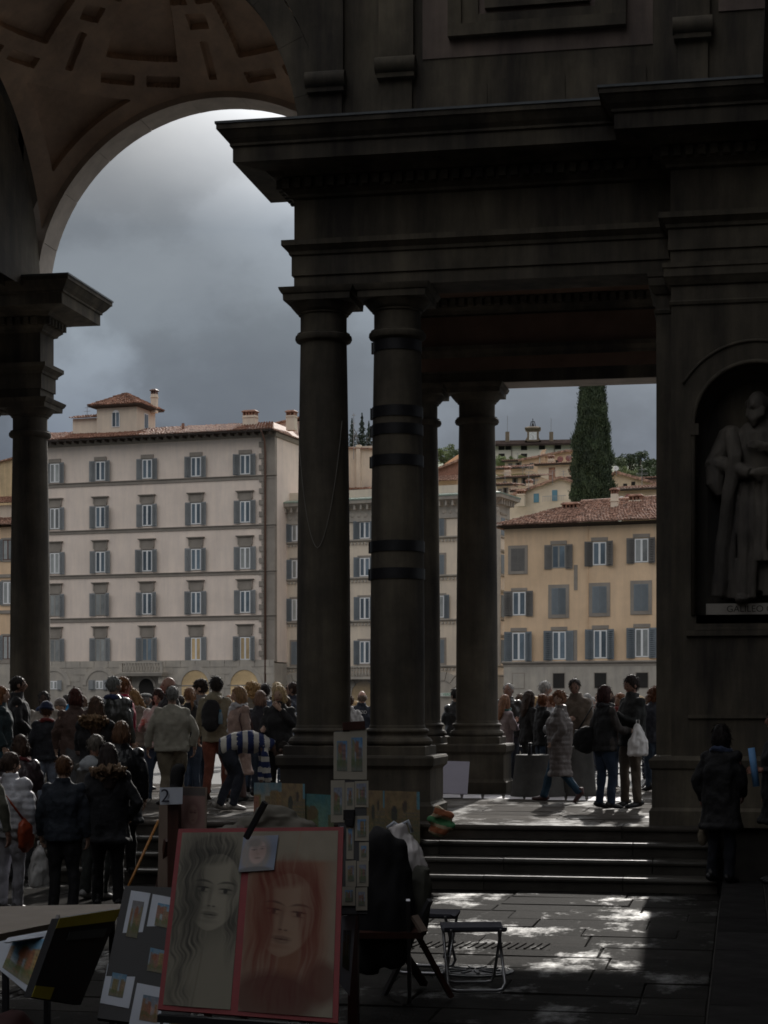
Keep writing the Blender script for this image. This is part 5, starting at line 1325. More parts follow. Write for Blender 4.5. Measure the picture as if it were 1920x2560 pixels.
# ---- drawings: each is a function of (x, y) in 0..1 on the sheet, y downwards, that returns colours
def fbm(x, y, sx, sy, seed=0.0):
    out = np.zeros_like(x)
    f = np.vectorize(lambda a, b: mnoise.noise(Vector((a*sx, b*sy, seed))))
    return f(x, y)
def blob(x, y, cx, cy, rx, ry, soft=0.25):
    d = np.sqrt(((x-cx)/rx)**2 + ((y-cy)/ry)**2)
    return np.clip((1-d)/soft + 0.5, 0, 1)
def mixc(c, col, k): return c*(1-k[...,None]) + np.array(col)*k[...,None]
def face_marks(c, x, y, ex1, ex2, nose, mouth, s, ink):
    for k, ex in enumerate((ex1, ex2)):
        c = mixc(c, ink, 0.28*blob(x,y,ex[0],ex[1]-0.008*s,0.066*s,0.022*s,0.9))
        c = mixc(c, ink, 0.95*blob(x,y,ex[0],ex[1]-0.008*s,0.056*s,0.0055*s,0.5))
        c = mixc(c, ink, 0.95*blob(x,y,ex[0]+0.006,ex[1],0.019*s,0.0085*s,0.4))
        c = mixc(c, ink, 0.5*blob(x,y,ex[0],ex[1]+0.010*s,0.044*s,0.0035*s,0.6))
        tilt = 0.06*(x-ex[0])*(-1 if k == 0 else 1)
        c = mixc(c, ink, 0.65*blob(x,y+tilt,ex[0],ex[1]-0.040*s,0.066*s,0.0055*s,0.7))
    c = mixc(c, ink, 0.45*blob(x,y,nose[0],nose[1],0.032*s,0.007*s,0.8))
    c = mixc(c, ink, 0.16*blob(x,y,nose[0]-0.025*s,nose[1]-0.045*s,0.014*s,0.05*s,0.9))
    c = mixc(c, ink, 0.75*blob(x,y,mouth[0],mouth[1],0.062*s,0.006*s,0.6))
    c = mixc(c, ink, 0.35*blob(x,y,mouth[0],mouth[1]-0.008*s,0.046*s,0.009*s,0.8)); c = mixc(c, ink, 0.30*blob(x,y,mouth[0],mouth[1]+0.011*s,0.040*s,0.009*s,0.8))
    return c
def head_study(c, X, Y, cx, cy, s, ang, lit, mid, ink, light=1):
    """a drawn head: X across (sheet width 1), Y down in the same unit, s half the face height"""
    dx, dy = (X-cx)/s, (Y-cy)/s; ca, sa = math.cos(ang), math.sin(ang)
    fx, fy = dx*ca+dy*sa, -dx*sa+dy*ca
    b = lambda ax, ay, rx, ry, soft=0.8: blob(fx,fy,ax,ay,rx,ry,soft)
    w = np.where(fy < 0, 0.70*np.sqrt(np.clip(1-(fy/1.1)**2,0,1)), 0.70*np.clip(1-np.abs(fy/1.06)**2.1,0,1)**0.62)
    m = np.clip((w-np.abs(fx))/0.07+0.5,0,1)
    g = np.clip(0.5-light*fx*0.75,0,1)                        # soft turn of the form away from the light
    sh = np.clip(0.75*np.clip(g-0.42,0,1)*1.6 + 0.30*b(-0.30,-0.1,0.27,0.15,1) + 0.30*b(0.30,-0.1,0.27,0.15,1) + 0.25*b(0,0.43,0.2,0.07,1) + 0.3*b(0,0.80,0.24,0.06,1) + 0.35*b(-light*0.5,0.45,0.22,0.45,1) + 0.25*np.clip(fy-0.85,0,1)*4,0,1)
    f = np.ones(X.shape+(3,))*np.array(lit); f = mixc(f, mid, sh)
    f = mixc(f, lit, 0.6*b(0.05,0.1,0.06,0.3,1)); f = mixc(f, lit, 0.5*b(0.34*light,0.22,0.16,0.14,1))
    c = c*(1-m[...,None]) + f*m[...,None]
    for sx in (-1,1):
        ex = 0.31*sx
        c = mixc(c, lit, 0.5*b(ex,-0.07,0.14,0.045,0.5))
        c = mixc(c, ink, 0.95*b(ex,-0.065,0.062,0.06,0.4)); c = mixc(c, ink, 0.95*blob(fx,fy-0.35*(fx-ex)**2,ex,-0.125,0.185,0.024,0.5))
        c = mixc(c, ink, 0.5*b(ex,-0.005,0.13,0.016,0.8)); c = mixc(c, ink, 0.75*blob(fx,fy-0.9*(fx-ex-0.03*sx)**2,ex+0.01*sx,-0.315,0.23,0.03,0.8))
    c = mixc(c, ink, 0.30*b(-light*0.085,0.12,0.045,0.28,1)); c = mixc(c, ink, 0.7*b(-0.065,0.375,0.045,0.022,0.7)); c = mixc(c, ink, 0.7*b(0.065,0.375,0.045,0.022,0.7))
    c = mixc(c, ink, 0.50*b(0,0.575,0.215,0.052,0.6)); c = mixc(c, ink, 0.40*b(0,0.665,0.185,0.062,0.7)); c = mixc(c, ink, 0.9*b(0,0.615,0.23,0.014,0.6)); c = mixc(c, lit, 0.4*b(0.03,0.66,0.07,0.022,0.9))
    return c, m
def strands(X, Y, wob, f1, seed):
    s1 = 0.5+0.5*np.clip(2.0*fbm(X+wob, Y, f1, 1.6, seed),-1,1); s2 = 0.5+0.5*np.clip(2.0*fbm(X+wob*1.2, Y, f1*2.2, 2.4, seed+3),-1,1)
    return 0.6*s1+0.4*s2
def pencil_portrait(x, y):
    Y = y*2.75; X = x
    paper = (0.235,0.218,0.172); ink = (0.020,0.019,0.016)
    c = np.ones(x.shape+(3,))*np.array(paper); c *= (1+0.10*fbm(x,y,7,18,1.0)+0.06*fbm(x,y,40,90,2.0))[...,None]
    st = strands(X, Y, 0.035*np.sin(Y*8+X*4)+0.02*np.sin(Y*17+X*9), 26, 3.0)
    hair = np.maximum(blob(X,Y,0.30,1.15,0.40,1.20,0.5), blob(X,Y,0.52,0.42,0.46,0.42,0.35)); hair = np.maximum(hair, 0.9*blob(X,Y,0.90,1.0,0.17,0.85,0.6)); hair = np.maximum(hair, 0.85*blob(X,Y,0.22,2.25,0.3,0.7,0.6))
    c = mixc(c, ink, np.clip(hair*(0.15+0.85*st),0,0.92))
    c = mixc(c, (0.13,0.12,0.095), 0.9*blob(X,Y,0.62,1.62,0.17,0.38,0.4)); c = mixc(c, (0.20,0.185,0.145), 0.9*blob(X,Y,0.72,2.35,0.38,0.66,0.5))
    c, m = head_study(c, X, Y, 0.60, 0.98, 0.57, 0.10, (0.27,0.25,0.20), (0.085,0.079,0.063), (0.010,0.010,0.009))
    lock = np.clip(blob(X,Y,0.27,0.95,0.16,0.75,0.5)+blob(X,Y,0.52,0.40,0.34,0.13,0.6),0,1); c = mixc(c, ink, np.clip(lock*(0.1+0.8*st),0,0.9))
    c = mixc(c, ink, np.clip(0.8*blob(X,Y,0.90,1.25,0.08,0.7,0.8)*st,0,1))
    return c
def sanguine_portrait(x, y):
    Y = y*2.15; X = x
    c = np.ones(x.shape+(3,))*np.array((0.255,0.222,0.172)); c *= (1+0.10*fbm(x,y,7,14,5.0)+0.05*fbm(x,y,50,90,2.0))[...,None]
    red = (0.135,0.022,0.010)
    bgk = np.clip((Y-0.34)/0.05,0,1)*np.clip((0.60-np.abs(X-0.44))/0.22,0,1)
    c = mixc(c, (0.235,0.092,0.052), 0.75*bgk*np.clip((2.1-Y)/0.8,0,1))
    st = strands(X, Y, 0.05*np.sin(Y*3.2+1)+0.012*np.sin(Y*13+X*6), 22, 9.0)
    hair = np.maximum(blob(X,Y,0.44,0.95,0.42,0.62,0.3), blob(X,Y,0.44,1.5,0.42,0.62,0.4))
    c = mixc(c, red, np.clip(hair*(0.1+0.85*st),0,0.92))
    c = mixc(c, (0.19,0.085,0.05), 0.9*blob(X,Y,0.50,1.50,0.13,0.30,0.4))
    c, m = head_study(c, X, Y, 0.45, 1.02, 0.46, 0.12, (0.285,0.185,0.13), (0.15,0.052,0.028), (0.045,0.008,0.005))
    lock = np.clip(blob(X,Y,0.22,0.98,0.10,0.55,0.5)+blob(X,Y,0.72,1.0,0.11,0.6,0.5)+blob(X,Y,0.40,0.58,0.27,0.11,0.6),0,1); c = mixc(c, red, np.clip(lock*(0.15+0.8*st),0,0.92))
    c = mixc(c, (0.075,0.013,0.007), 0.8*blob(X,Y,0.36,1.98,0.48,0.30,0.4)); c = mixc(c, (0.09,0.017,0.009), 0.75*blob(X,Y,0.88,1.78,0.18,0.24,0.5))
    return c
def photo_portrait(x, y):
    c = np.ones(x.shape+(3,))*np.array((0.10,0.14,0.24)); st = fbm(x,y,20,5,2.0)
    c = mixc(c, (0.20,0.155,0.12), blob(x,y,0.42,0.5,0.42,0.58,0.3)*(0.8+0.2*np.clip(st,-1,1)))
    c = mixc(c, (0.42,0.29,0.26), blob(x,y,0.47,0.47,0.24,0.33,0.2)); c = mixc(c, (0.03,0.03,0.04), blob(x,y,0.45,1.0,0.5,0.13,0.3))
    c = mixc(c, (0.10,0.07,0.055), 0.9*blob(x,y,0.36,0.2,0.2,0.13,0.6))
    return face_marks(c, x, y, (0.36,0.40), (0.58,0.37), (0.48,0.52), (0.49,0.63), 1.5, (0.06,0.03,0.03))
def pink_portrait(x, y):
    c = np.ones(x.shape+(3,))*np.array((0.23,0.135,0.12)); c = mixc(c, (0.09,0.075,0.07), np.clip((0.18-y)/0.02,0,1))
    c = mixc(c, (0.13,0.055,0.05), 0.7*blob(x,y,0.5,0.55,0.34,0.28,0.5)); c = mixc(c, (0.22,0.13,0.11), blob(x,y,0.5,0.56,0.2,0.2,0.3))
    return face_marks(c, x, y, (0.42,0.52), (0.58,0.52), (0.5,0.6), (0.5,0.68), 1.2, (0.09,0.03,0.03))
def view_painting(seed, dark=0.6, tone=(1,1,1), dusk=False):
    rr = random.Random(seed)
    hor = rr.uniform(0.45,0.6); boxes = []
    for k in range(7):
        boxes.append((rr.uniform(0,1), rr.uniform(0.06,0.16), rr.uniform(0.12,0.42), (rr.uniform(0.3,0.55), rr.uniform(0.2,0.36), rr.uniform(0.1,0.2))))
    dome = rr.random() < 0.5; dx = rr.uniform(0.3,0.7)
    skyc = (0.16,0.38,0.60) if not dusk else (0.34,0.33,0.36)
    def f(x, y):
        n = fbm(x,y,5,5,seed*1.7); n2 = fbm(x,y,22,22,seed*0.9)
        c = np.ones(x.shape+(3,))*np.array(skyc); c = mixc(c, (0.55,0.60,0.62), np.clip(y/hor*0.7+0.5*n,0,1))
        for (bx,bw,bh,col) in boxes:
            k = ((np.abs(x-bx) < bw) & (y > hor-bh)).astype(float)
            w_ = ((np.sin(x*70) > 0.3) & (np.sin(y*60) > 0.2)).astype(float)
            c = mixc(c, col, k*0.9); c = mixc(c, (0.10,0.07,0.05), k*w_*0.45)
        if dome:
            c = mixc(c, (0.45,0.17,0.09), blob(x,y,dx,hor-0.18,0.16,0.16,0.08)*0.9)
        c = mixc(c, (0.16,0.22,0.08), np.clip((y-hor-0.12+0.15*n)/0.08,0,1)*0.8)
        c = mixc(c, (0.42,0.12,0.08), np.clip((n2-0.25)*4,0,1)*np.clip((y-0.7)/0.1,0,1)*0.7)
        c = mixc(c, (0.30,0.28,0.22), np.clip((y-0.82)/0.1,0,1)*0.6)
        return np.clip(c*(1+0.35*n2)[...,None]*dark*np.array(tone), 0.003, 0.9)
    return f
def stair_painting(seed):
    rr = random.Random(seed); px_ = rr.uniform(0.5,0.7)
    def f(x, y):
        n = fbm(x,y,6,6,seed); n2 = fbm(x,y,25,25,seed)
        c = np.ones(x.shape+(3,))*np.array((0.38,0.26,0.12)); c = mixc(c, (0.25,0.17,0.09), np.clip(0.5+n,0,1))
        c = mixc(c, (0.06,0.055,0.05), blob(x,y,px_-0.3,0.45,0.10,0.16,0.1)); c = mixc(c, (0.10,0.07,0.05), blob(x,y,px_,0.3,0.07,0.12,0.1))
        k = ((x > 0.3+0.4*(1-y)) & (y > 0.4)).astype(float)*(np.sin(y*80) > 0).astype(float); c = mixc(c, (0.20,0.17,0.14), k*0.7)
        c = mixc(c, (0.08,0.12,0.04), np.clip((n2+0.1+y-0.6)*3,0,1)*0.7); c = mixc(c, (0.14,0.36,0.46), ((x > 0.9) & (y < 0.35)).astype(float))
        return np.clip(0.5*c*(1+0.3*n2)[...,None], 0.003, 0.9)
    return f
def sheet(name, P, f, nu, nv, parent, material, th=0.003):
    """a printed sheet with real thickness; P(u,v) gives its surface, v downwards"""
    us, vs_ = np.linspace(0,1,nu), np.linspace(0,1,nv); X, Y = np.meshgrid(us, vs_)
    col = np.clip(f(X, Y), 0, 1)
    pts = [P(u, v) for v in vs_ for u in us]
    n = (P(1,0)-P(0,0)).cross(P(0,1)-P(0,0)).normalized()
    if n.y > 0: n = -n
    back = [P(0,0)-n*th, P(1,0)-n*th, P(1,1)-n*th, P(0,1)-n*th]
    fs = [(j*nu+i, (j+1)*nu+i, (j+1)*nu+i+1, j*nu+i+1) for j in range(nv-1) for i in range(nu-1)]
    b = nu*nv; fs += [(b,b+1,b+2,b+3)]
    e = [0, nu-1, nv*nu-1, (nv-1)*nu]
    fs += [(e[0],b,b+3,e[3]),(e[1],e[2],b+2,b+1),(e[0],e[1],b+1,b),(e[3],b+3,b+2,e[2])]
    me = bpy.data.meshes.new(name); me.from_pydata([tuple(p) for p in pts+back], [], fs)
    at_ = me.color_attributes.new('print', 'FLOAT_COLOR', 'POINT')
    full = np.ones((len(pts)+4, 4), np.float32); full[:len(pts),:3] = col.reshape(-1,3); full[len(pts):,:3] = 0.3
    at_.data.foreach_set('color', full.ravel()); me.materials.append(material); me.update()
    return link(name, me, parent)
def quad_warp(c):
    c = [Vector(p) for p in c]
    return lambda u, v: (c[0]*(1-u)+c[1]*u)*(1-v) + (c[3]*(1-u)+c[2]*u)*v
def flat(c):
    """make the last corner lie in the plane of the other three (as seen from the camera)"""
    c = [Vector(p) for p in c]; n = (c[1]-c[0]).cross(c[3]-c[0]).normalized(); e = Vector((0,0,EYE)); r_ = c[2]-e
    c[2] = e + r_*((c[0]-e).dot(n)/r_.dot(n)); return c
def quad(c):
    c = flat(c)
    return lambda u, v: (c[0]*(1-u)+c[1]*u)*(1-v) + (c[3]*(1-u)+c[2]*u)*v
def off(P, d):
    n = (P(1,0)-P(0,0)).cross(P(0,1)-P(0,0)).normalized()
    if n.y > 0: n = -n
    return lambda u, v: P(u,v) + n*d
def sub(P, u0, u1, v0, v1): return lambda u, v: P(u0+(u1-u0)*u, v0+(v1-v0)*v)
def slab(name, P, th, material, parent):
    n = (P(1,0)-P(0,0)).cross(P(0,1)-P(0,0)).normalized()
    if n.y > 0: n = -n
    a = [P(0,0),P(1,0),P(1,1),P(0,1)]; b = [p-n*th for p in a]
    return MB().add(a+b, [(3,2,1,0),(4,5,6,7),(0,1,5,4),(1,2,6,5),(2,3,7,6),(3,0,4,7)]).build(name, material, parent)

# ---- the red-edged board with the two big portraits, on its easel
PB = thing('portrait_board', 'red-edged board with a pencil portrait and a red chalk portrait', 'display board')
Pb = quad([at(446,2072,10.5), at(859,2067,10.4), at(845,2558,9.9), at(394,2523,9.95)])
slab('board', Pb, 0.02, M['red_tape'], PB)
Pl = off(sub(Pb,0.028,0.405,0.024,0.975), 0.004)
bow = lambda P, a: (lambda u, v: P(u,v) + Vector((0,-1,0))*a*math.sin(math.pi*u)*(0.6+0.4*math.sin(v*7)))
sheet('pencil_portrait', bow(Pl,0.006), pencil_portrait, 100, 250, PB, M['print'])['label'] = 'pencil drawing of a long-haired woman on tan paper'
Pr = off(sub(Pb,0.447,0.968,0.022,0.978), 0.004)
sheet('chalk_portrait', bow(Pr,0.006), sanguine_portrait, 120, 230, PB, M['print'])['label'] = 'red chalk drawing of a long-haired woman'
Pq = off(sub(Pb,0.395,0.615,0.05,0.255), 0.02)
Pq2 = quad([Pq(0.05,0.03), Pq(1.0,0), Pq(0.93,0.93), Pq(-0.02,1)])
sheet('portrait_photograph', Pq2, photo_portrait, 44, 50, PB, M['print_gloss'])['label'] = 'small photograph of a fair-haired woman clipped to the board'
a, b = at(663,2006,10.2), at(615,2095,10.28)
MB().bar(a, b, 0.022, 0.03).build('clip', M['iron'], PB)
for px in (520, 760):
    MB().bar(at(px,2100,10.75), ground(px, 10.6, 0.0), 0.04, 0.04).build('leg', M['wood_red'], PB)
MB().bar(at(600,2070,10.7), ground(600, 12.0, 0.0), 0.04, 0.04).build('leg', M['wood_red'], PB)
MB().bar(at(395,2545,9.93), at(850,2575,9.86), 0.05, 0.04).build('ledge', M['black_board'], PB)

# ---- black panel of mounted watercolours
BP = thing('watercolour_panel', 'leaning black panel that carries rows of mounted watercolours', 'display panel')
def bpt(px, py, d=0.0): return at(px, py, 11.0-(py-2214)/346*0.6-d)
slab('panel', quad([bpt(312,2214), bpt(520,2222), bpt(470,2575), bpt(243,2545)]), 0.03, M['black_board'], BP)
for px in (300, 440): MB().bar(bpt(px,2300,-0.06), ground(px, 11.4, 0.0), 0.035).build('leg', M['black_board'], BP)
def mounted(label, pts, inner, f, name='mounted_watercolour', d=0.006, P0=bpt, mount='mount', group='mounted watercolours on the stall', nu=20, nv=26):
    T = thing(name, label, 'picture', (0,0,0), 0, group)
    Q = quad([P0(x, y, d) for x, y in pts])
    slab('mount', Q, 0.004, M[mount], T)
    sheet('picture', off(sub(Q, *inner), 0.003), f, nu, nv, T, M['print'], 0.002)
    return T
mounted('tall mounted view of a brown tower at the top of the black panel', [(328,2226),(376,2233),(347,2378),(299,2368)], (0.2,0.78,0.17,0.8), view_painting(3,0.45,dusk=True))
mounted('mounted view with blue sky beside the tall tower picture', [(382,2235),(436,2245),(425,2345),(364,2332)], (0.3,0.9,0.2,0.78), view_painting(4,0.6))
mounted('mounted garden view under the blue sky picture', [(363,2344),(424,2358),(412,2456),(345,2443)], (0.28,0.9,0.22,0.8), view_painting(5,0.5))
mounted('mounted view standing alone low on the black panel', [(270,2409),(342,2422),(322,2521),(250,2507)], (0.22,0.72,0.2,0.78), view_painting(6,0.5))
mounted('mounted poppy field lowest against the red board', [(343,2457),(410,2470),(398,2575),(322,2562)], (0.3,0.9,0.25,0.85), view_painting(7,0.5,(1.2,0.8,0.7)))
mounted('mounted green landscape under the pencil portrait', [(412,2535),(500,2545),(498,2600),(404,2592)], (0.15,0.85,0.15,0.8), view_painting(8,0.5,(0.9,1.1,0.6)))

# ---- table with the open folder and loose prints
TB = thing('stall_table', 'pale board table with loose prints at the edge of the stall', 'table')
zt_ = 0.78
tl = [ground(-220,11.1,zt_), ground(305,11.35,zt_), ground(300,10.95,zt_), ground(150,10.4,zt_), ground(-30,9.75,zt_), ground(-220,9.6,zt_)]
MB().add(tl+[p-Vector((0,0,0.035)) for p in tl], [(5,4,3,2,1,0),(6,7,8,9,10,11)]+[(i,(i+1)%6,6+(i+1)%6,6+i) for i in range(6)]).build('top', M['table'], TB)
for p in (ground(-120,10.9,0), ground(280,11.1,0), ground(118,9.9,0), ground(14,9.75,0)): MB().bar(p, p+Vector((0,0,zt_-0.036)), 0.03).build('leg', M['iron'], TB)
MB().bar(ground(-120,9.72,0.22), ground(118,9.85,0.22), 0.025).build('rail', M['iron'], TB)
FD = thing('print_folder', 'open black folder with yellow trim leaning on the table', 'folder')
Qf = quad([at(148,2296,9.45), at(300,2272,9.9), at(202,2512,10.2), at(78,2492,9.2)])
slab('cover', Qf, 0.05, M['black_board'], FD)
Qf2 = off(Qf, 0.004)
slab('trim', sub(Qf2,0.0,1.0,0.0,0.13), 0.003, M['yellow_trim'], FD); slab('trim', sub(Qf2,0.0,0.36,0.86,1.0), 0.003, M['yellow_trim'], FD)
MB().bar(at(146,2292,9.98), at(74,2486,9.48), 0.018, 0.03).build('spine', mat('folder_spine',(0.16,0.15,0.15),0.6,0.1,6), FD)
slab('inner_card', off(sub(Qf2,0.25,0.9,0.2,0.3),0.002), 0.002, mat('grey_card',(0.04,0.045,0.045),0.8,0.1,6), FD)
mounted('large mounted city view under a blue sky slid behind the folder', [(-4,2354),(128,2328),(80,2492),(-30,2400)], (0.3,0.97,0.12,0.9), view_painting(12,0.75), P0=lambda x,y,d: at(x,y,9.62-(y-2330)/160*0.3), group=None)
mounted('blue and green print lying flat behind the mounted city view', [(20,2346),(130,2326),(126,2340),(10,2358)], (0.03,0.97,0.03,0.97), view_painting(13,0.7,(0.7,1,1)), P0=lambda x,y,d: ground(x, 1.205*F/(y-YH), 0.795), group=None, nu=16, nv=8)
bgm = thing('folded_bag', 'dark maroon cloth bag slumped under the stall table', 'bag', tuple(ground(30, 9.6, 0)))
mb = MB(); mb.ell((0,0,0.2),(0.16,0.14,0.22)); mb.ell((0.12,0,0.12),(0.14,0.12,0.14)); mb.ell((-0.14,0,0.1),(0.12,0.1,0.12))
fuse('cloth', mb, mat('maroon_cloth',(0.05,0.014,0.014),0.8,0.3,8), bgm, 0.02, 3, 0.02, (7,7,7))

# ---- first easel: dark post, pink portrait, number card
E1 = thing('post_easel', 'dark wooden post easel with a black clamp behind the portrait board', 'easel')
p0 = at(436,1990,11.3)
MB().bar((p0.x,p0.y,0.0), p0, 0.07, 0.06).build('post', M['wood_red'], E1)
MB().bar(at(452,2100,11.35), ground(520,11.9,0), 0.04).build('leg', M['wood_red'], E1); MB().bar(at(420,2100,11.35), ground(340,11.9,0), 0.04).build('leg', M['wood_red'], E1)
mb = MB(); mb.ell(at(442,1945,11.3),(0.045,0.045,0.09)); mb.ell(at(437,1985,11.28),(0.05,0.05,0.06)); mb.ell(at(450,1925,11.3),(0.035,0.04,0.045))
fuse('clamp', mb, M['black_cloth'], E1, 0.012, 2)
slab('plank', quad([at(397,2012,11.42), at(421,2012,11.42), at(418,2240,11.35), at(394,2240,11.35)]), 0.02, M['wood_light'], E1)
NC = thing('number_card', 'white card with a dark figure two pinned to the post easel', 'sign')
Qn = quad([at(399,1969,11.22), at(457,1968,11.22), at(456,2010,11.2), at(400,2012,11.2)])
slab('card', Qn, 0.004, M['mount'], NC)
text('figure', '2', 0.115, mat('marker_ink',(0.03,0.03,0.05),0.7,0), NC, tuple(at(413,1991,11.19)), (R(90),0,TH), 0.001)
PP = thing('pink_portrait', 'pink pastel portrait in a thin wooden frame beside the post easel', 'picture')
Qp = quad([at(452,1966,11.45), at(518,1968,11.45), at(515,2090,11.35), at(452,2090,11.35)])
slab('frame', Qp, 0.025, M['wood_light'], PP)
sheet('picture', off(sub(Qp,0.02,0.93,0.02,1.0),0.003), pink_portrait, 30, 50, PP, M['print'])
ST_ = thing('yellow_stick', 'thin orange stick leaning towards the post easel', 'stick')
MB().tube([at(396,2052,11.6), at(332,2192,11.3), at(318,2222,11.25)], 0.009, 8).build('rod', mat('orange_stick',(0.32,0.13,0.02),0.5,0.1,5), ST_, True)

# ---- paintings leaning against the front pedestal
CAN = [('oil painting of a red tower under a blue sky', (635,1957), (704,1957), 2052, view_painting(21,0.42,(1.1,0.9,0.7))),
       ('oil painting of an ochre stairway beside the red tower painting', (703,1958), (762,1960), 2048, stair_painting(22)),
       ('dark green garden painting half behind the card rack', (758,1984), (834,1988), 2080, view_painting(23,0.3,(0.6,1.0,0.7))),
       ('narrow oil painting of a doorway between card rack and courtyard painting', (918,1976), (961,1977), 2080, stair_painting(24)),
       ('oil painting of a sunlit courtyard arch at the end of the row', (962,1977), (1049,1980), 2087, stair_painting(25))]
for i, (lab, tl_, tr_, yb_, f) in enumerate(CAN):
    T = thing('canvas_painting', lab, 'painting', (0,0,0), 0, 'canvases leaning on the pedestal')
    D1, D0 = 20.95, 20.62
    Q = quad([at(*tl_,D1), at(*tr_,D1), at(tr_[0]+1,yb_+22,D0), at(tl_[0]-1,yb_+20,D0)])
    slab('stretcher', Q, 0.025, M['cream_card'], T)
    sheet('picture', off(Q,0.003), f, 30, 34, T, M['print'], 0.002)
# heap of grey cloth behind the board
HC = thing('cloth_heap', 'heap of grey brown cloth lying behind the portrait board', 'cloth')
mb = MB(); c0 = at(690,2058,11.2)
for (px, py, rx, rz) in ((640,2062,0.12,0.06),(690,2045,0.16,0.075),(740,2060,0.14,0.06),(665,2080,0.2,0.08),(720,2085,0.2,0.08),(600,2078,0.1,0.04),(770,2075,0.09,0.045)):
    p = at(px,py,11.2)-c0; mb.ell(p,(rx,0.12,rz))
mb.box(-0.35,0.35,-0.1,0.1,-0.3,-0.03)
fuse('cloth', mb, mat('grey_brown_cloth',(0.13,0.12,0.10),0.9,0.2,8), HC, 0.012, 3, 0.03, (6,3,12), loc=tuple(c0))
MB().bar(Vector((-0.2,0,-0.3))+c0, (c0.x-0.2,c0.y,0), 0.04).bar(Vector((0.2,0,-0.3))+c0, (c0.x+0.2,c0.y,0), 0.04).build('trestle', M['wood_red'], HC)

# ---- rack of small cards
RK = thing('card_rack', 'tall leaning rack of small picture cards beside the portraits', 'display rack')
def rk(px, py, d=0.0): return at(px, py, 11.25-(py-1815)/470*0.55-d)
slab('panel', quad([rk(838,1828), rk(914,1822), rk(918,2285), rk(852,2285)]), 0.02, M['black_board'], RK)
MB().bar(rk(884,1806,-0.05), (rk(884,2285,-0.2).x, rk(884,2285,-0.2).y, 0.0), 0.06, 0.05).build('post', M['wood_red'], RK)
MB().bar(rk(856,1816,0.01), rk(912,1812,0.01), 0.05, 0.05).build('head', M['wood_red'], RK)
MB().bar(rk(884,1900,-0.05), ground(884,12.0,0), 0.045).build('leg', M['wood_red'], RK)
mb = MB(); mb.obox(rk(873,2037,0.03),(0.032,0,0),(0,0.02,0),(0,0,0.03)); mb.obox(rk(874,2056,0.03),(0.022,0,0),(0,0.015,0),(0,0,0.02)); mb.build('clip', M['iron'], RK)
CARDS = [('cream card with a narrow blue harbour view, top of the rack', 834,874,1830,1948,(0.2,0.85,0.2,0.83),31,0),
 ('cream card with a bright blue tower view, top of the rack', 874,917,1822,1949,(0.1,0.75,0.18,0.84),32,0),
 ('cream card with a faint violet street view, second row of the rack', 827,862,1951,2056,(0.2,0.8,0.18,0.82),33,1),
 ('small cream card with a tiny dark street, second row of the rack', 863,886,1956,2028,(0.2,0.8,0.2,0.8),34,1),
 ('cream card with a grey arcade, second row of the rack', 887,921,1953,2018,(0.12,0.85,0.1,0.9),35,1),
 ('cream card with a red roofed church above the small blue card', 887,922,2040,2102,(0.18,0.82,0.15,0.85),36,0),
 ('narrow cream card with an upright blue strip', 866,884,2060,2148,(0.25,0.8,0.15,0.75),37,0),
 ('small cream card with a little blue square', 898,922,2106,2152,(0.2,0.75,0.2,0.8),38,0),
 ('cream card with a pale green view, fifth row of the rack', 864,890,2152,2216,(0.2,0.8,0.2,0.8),39,1),
 ('cream card with a brown crowd scene, fifth row of the rack', 892,921,2153,2216,(0.2,0.8,0.15,0.85),40,1),
 ('cream card with a blue bridge, lowest row of the rack', 849,888,2217,2264,(0.35,0.85,0.2,0.8),41,0),
 ('cream card with a faded view at the foot of the rack', 890,918,2219,2276,(0.2,0.8,0.2,0.8),42,1)]
for (lab, x0, x1, y0, y1, inner, sd, dusk) in CARDS:
    mounted(lab, [(x0,y0),(x1,y0-1),(x1,y1),(x0,y1)], inner, view_painting(sd,0.5,(0.8,0.9,1.1),dusk), name='picture_card', d=0.012, P0=rk, mount='cream_card', group='cards on the rack', nu=12, nv=16)
mounted('tall mounted view hanging below the card rack', [(846,2292),(890,2285),(874,2490),(846,2455)], (0.3,0.8,0.2,0.72), view_painting(50,0.4,dusk=True), P0=lambda x,y,d: at(x,y,10.75), group=None, nu=16, nv=30)
mounted('narrow blue banner card hanging beside the board edge', [(850,2066),(859,2066),(856,2212),(846,2212)], (0.1,0.9,0.05,0.95), view_painting(51,0.35,(0.6,0.8,1.2)), P0=lambda x,y,d: at(x,y,10.9), group=None, nu=6, nv=24)

# ---- folding chair under a black coat, bags
CH = thing('folding_chair', 'dark wooden folding chair hidden under a black coat', 'chair')
cD = 12.3
for (a_, b_) in (((1003,2262),(1128,2482)), ((935,2262),(1060,2450))):
    MB().bar(at(*a_,cD+0.1), ground(b_[0], 2.0*F/(b_[1]+18-YH), 0.02), 0.055, 0.03).build('leg', M['wood_red'], CH)
MB().bar(at(1075,2250,cD), ground(960,12.7,0.0), 0.035, 0.03).build('leg', M['chrome'], CH); MB().bar(at(1020,2250,cD-0.3), ground(1024,12.4,0.0), 0.025, 0.025).build('leg', M['chrome'], CH)
MB().bar(at(1035,2290,cD-0.2), at(1060,2330,cD-0.25), 0.07, 0.02).build('armrest', M['wood_light'], CH)
MB().box(-0.22,0.22,-0.2,0.2,-0.02,0.02).build('seat', M['wood_red'], CH, loc=tuple(at(975,2330,cD)), rotz=TH)
CO = thing('black_coat', 'black coat thrown over the folding chair', 'coat')
mb = MB(); c0 = at(965,2250,cD)
def cpt(px, py, d=0): return at(px,py,cD+d)-c0
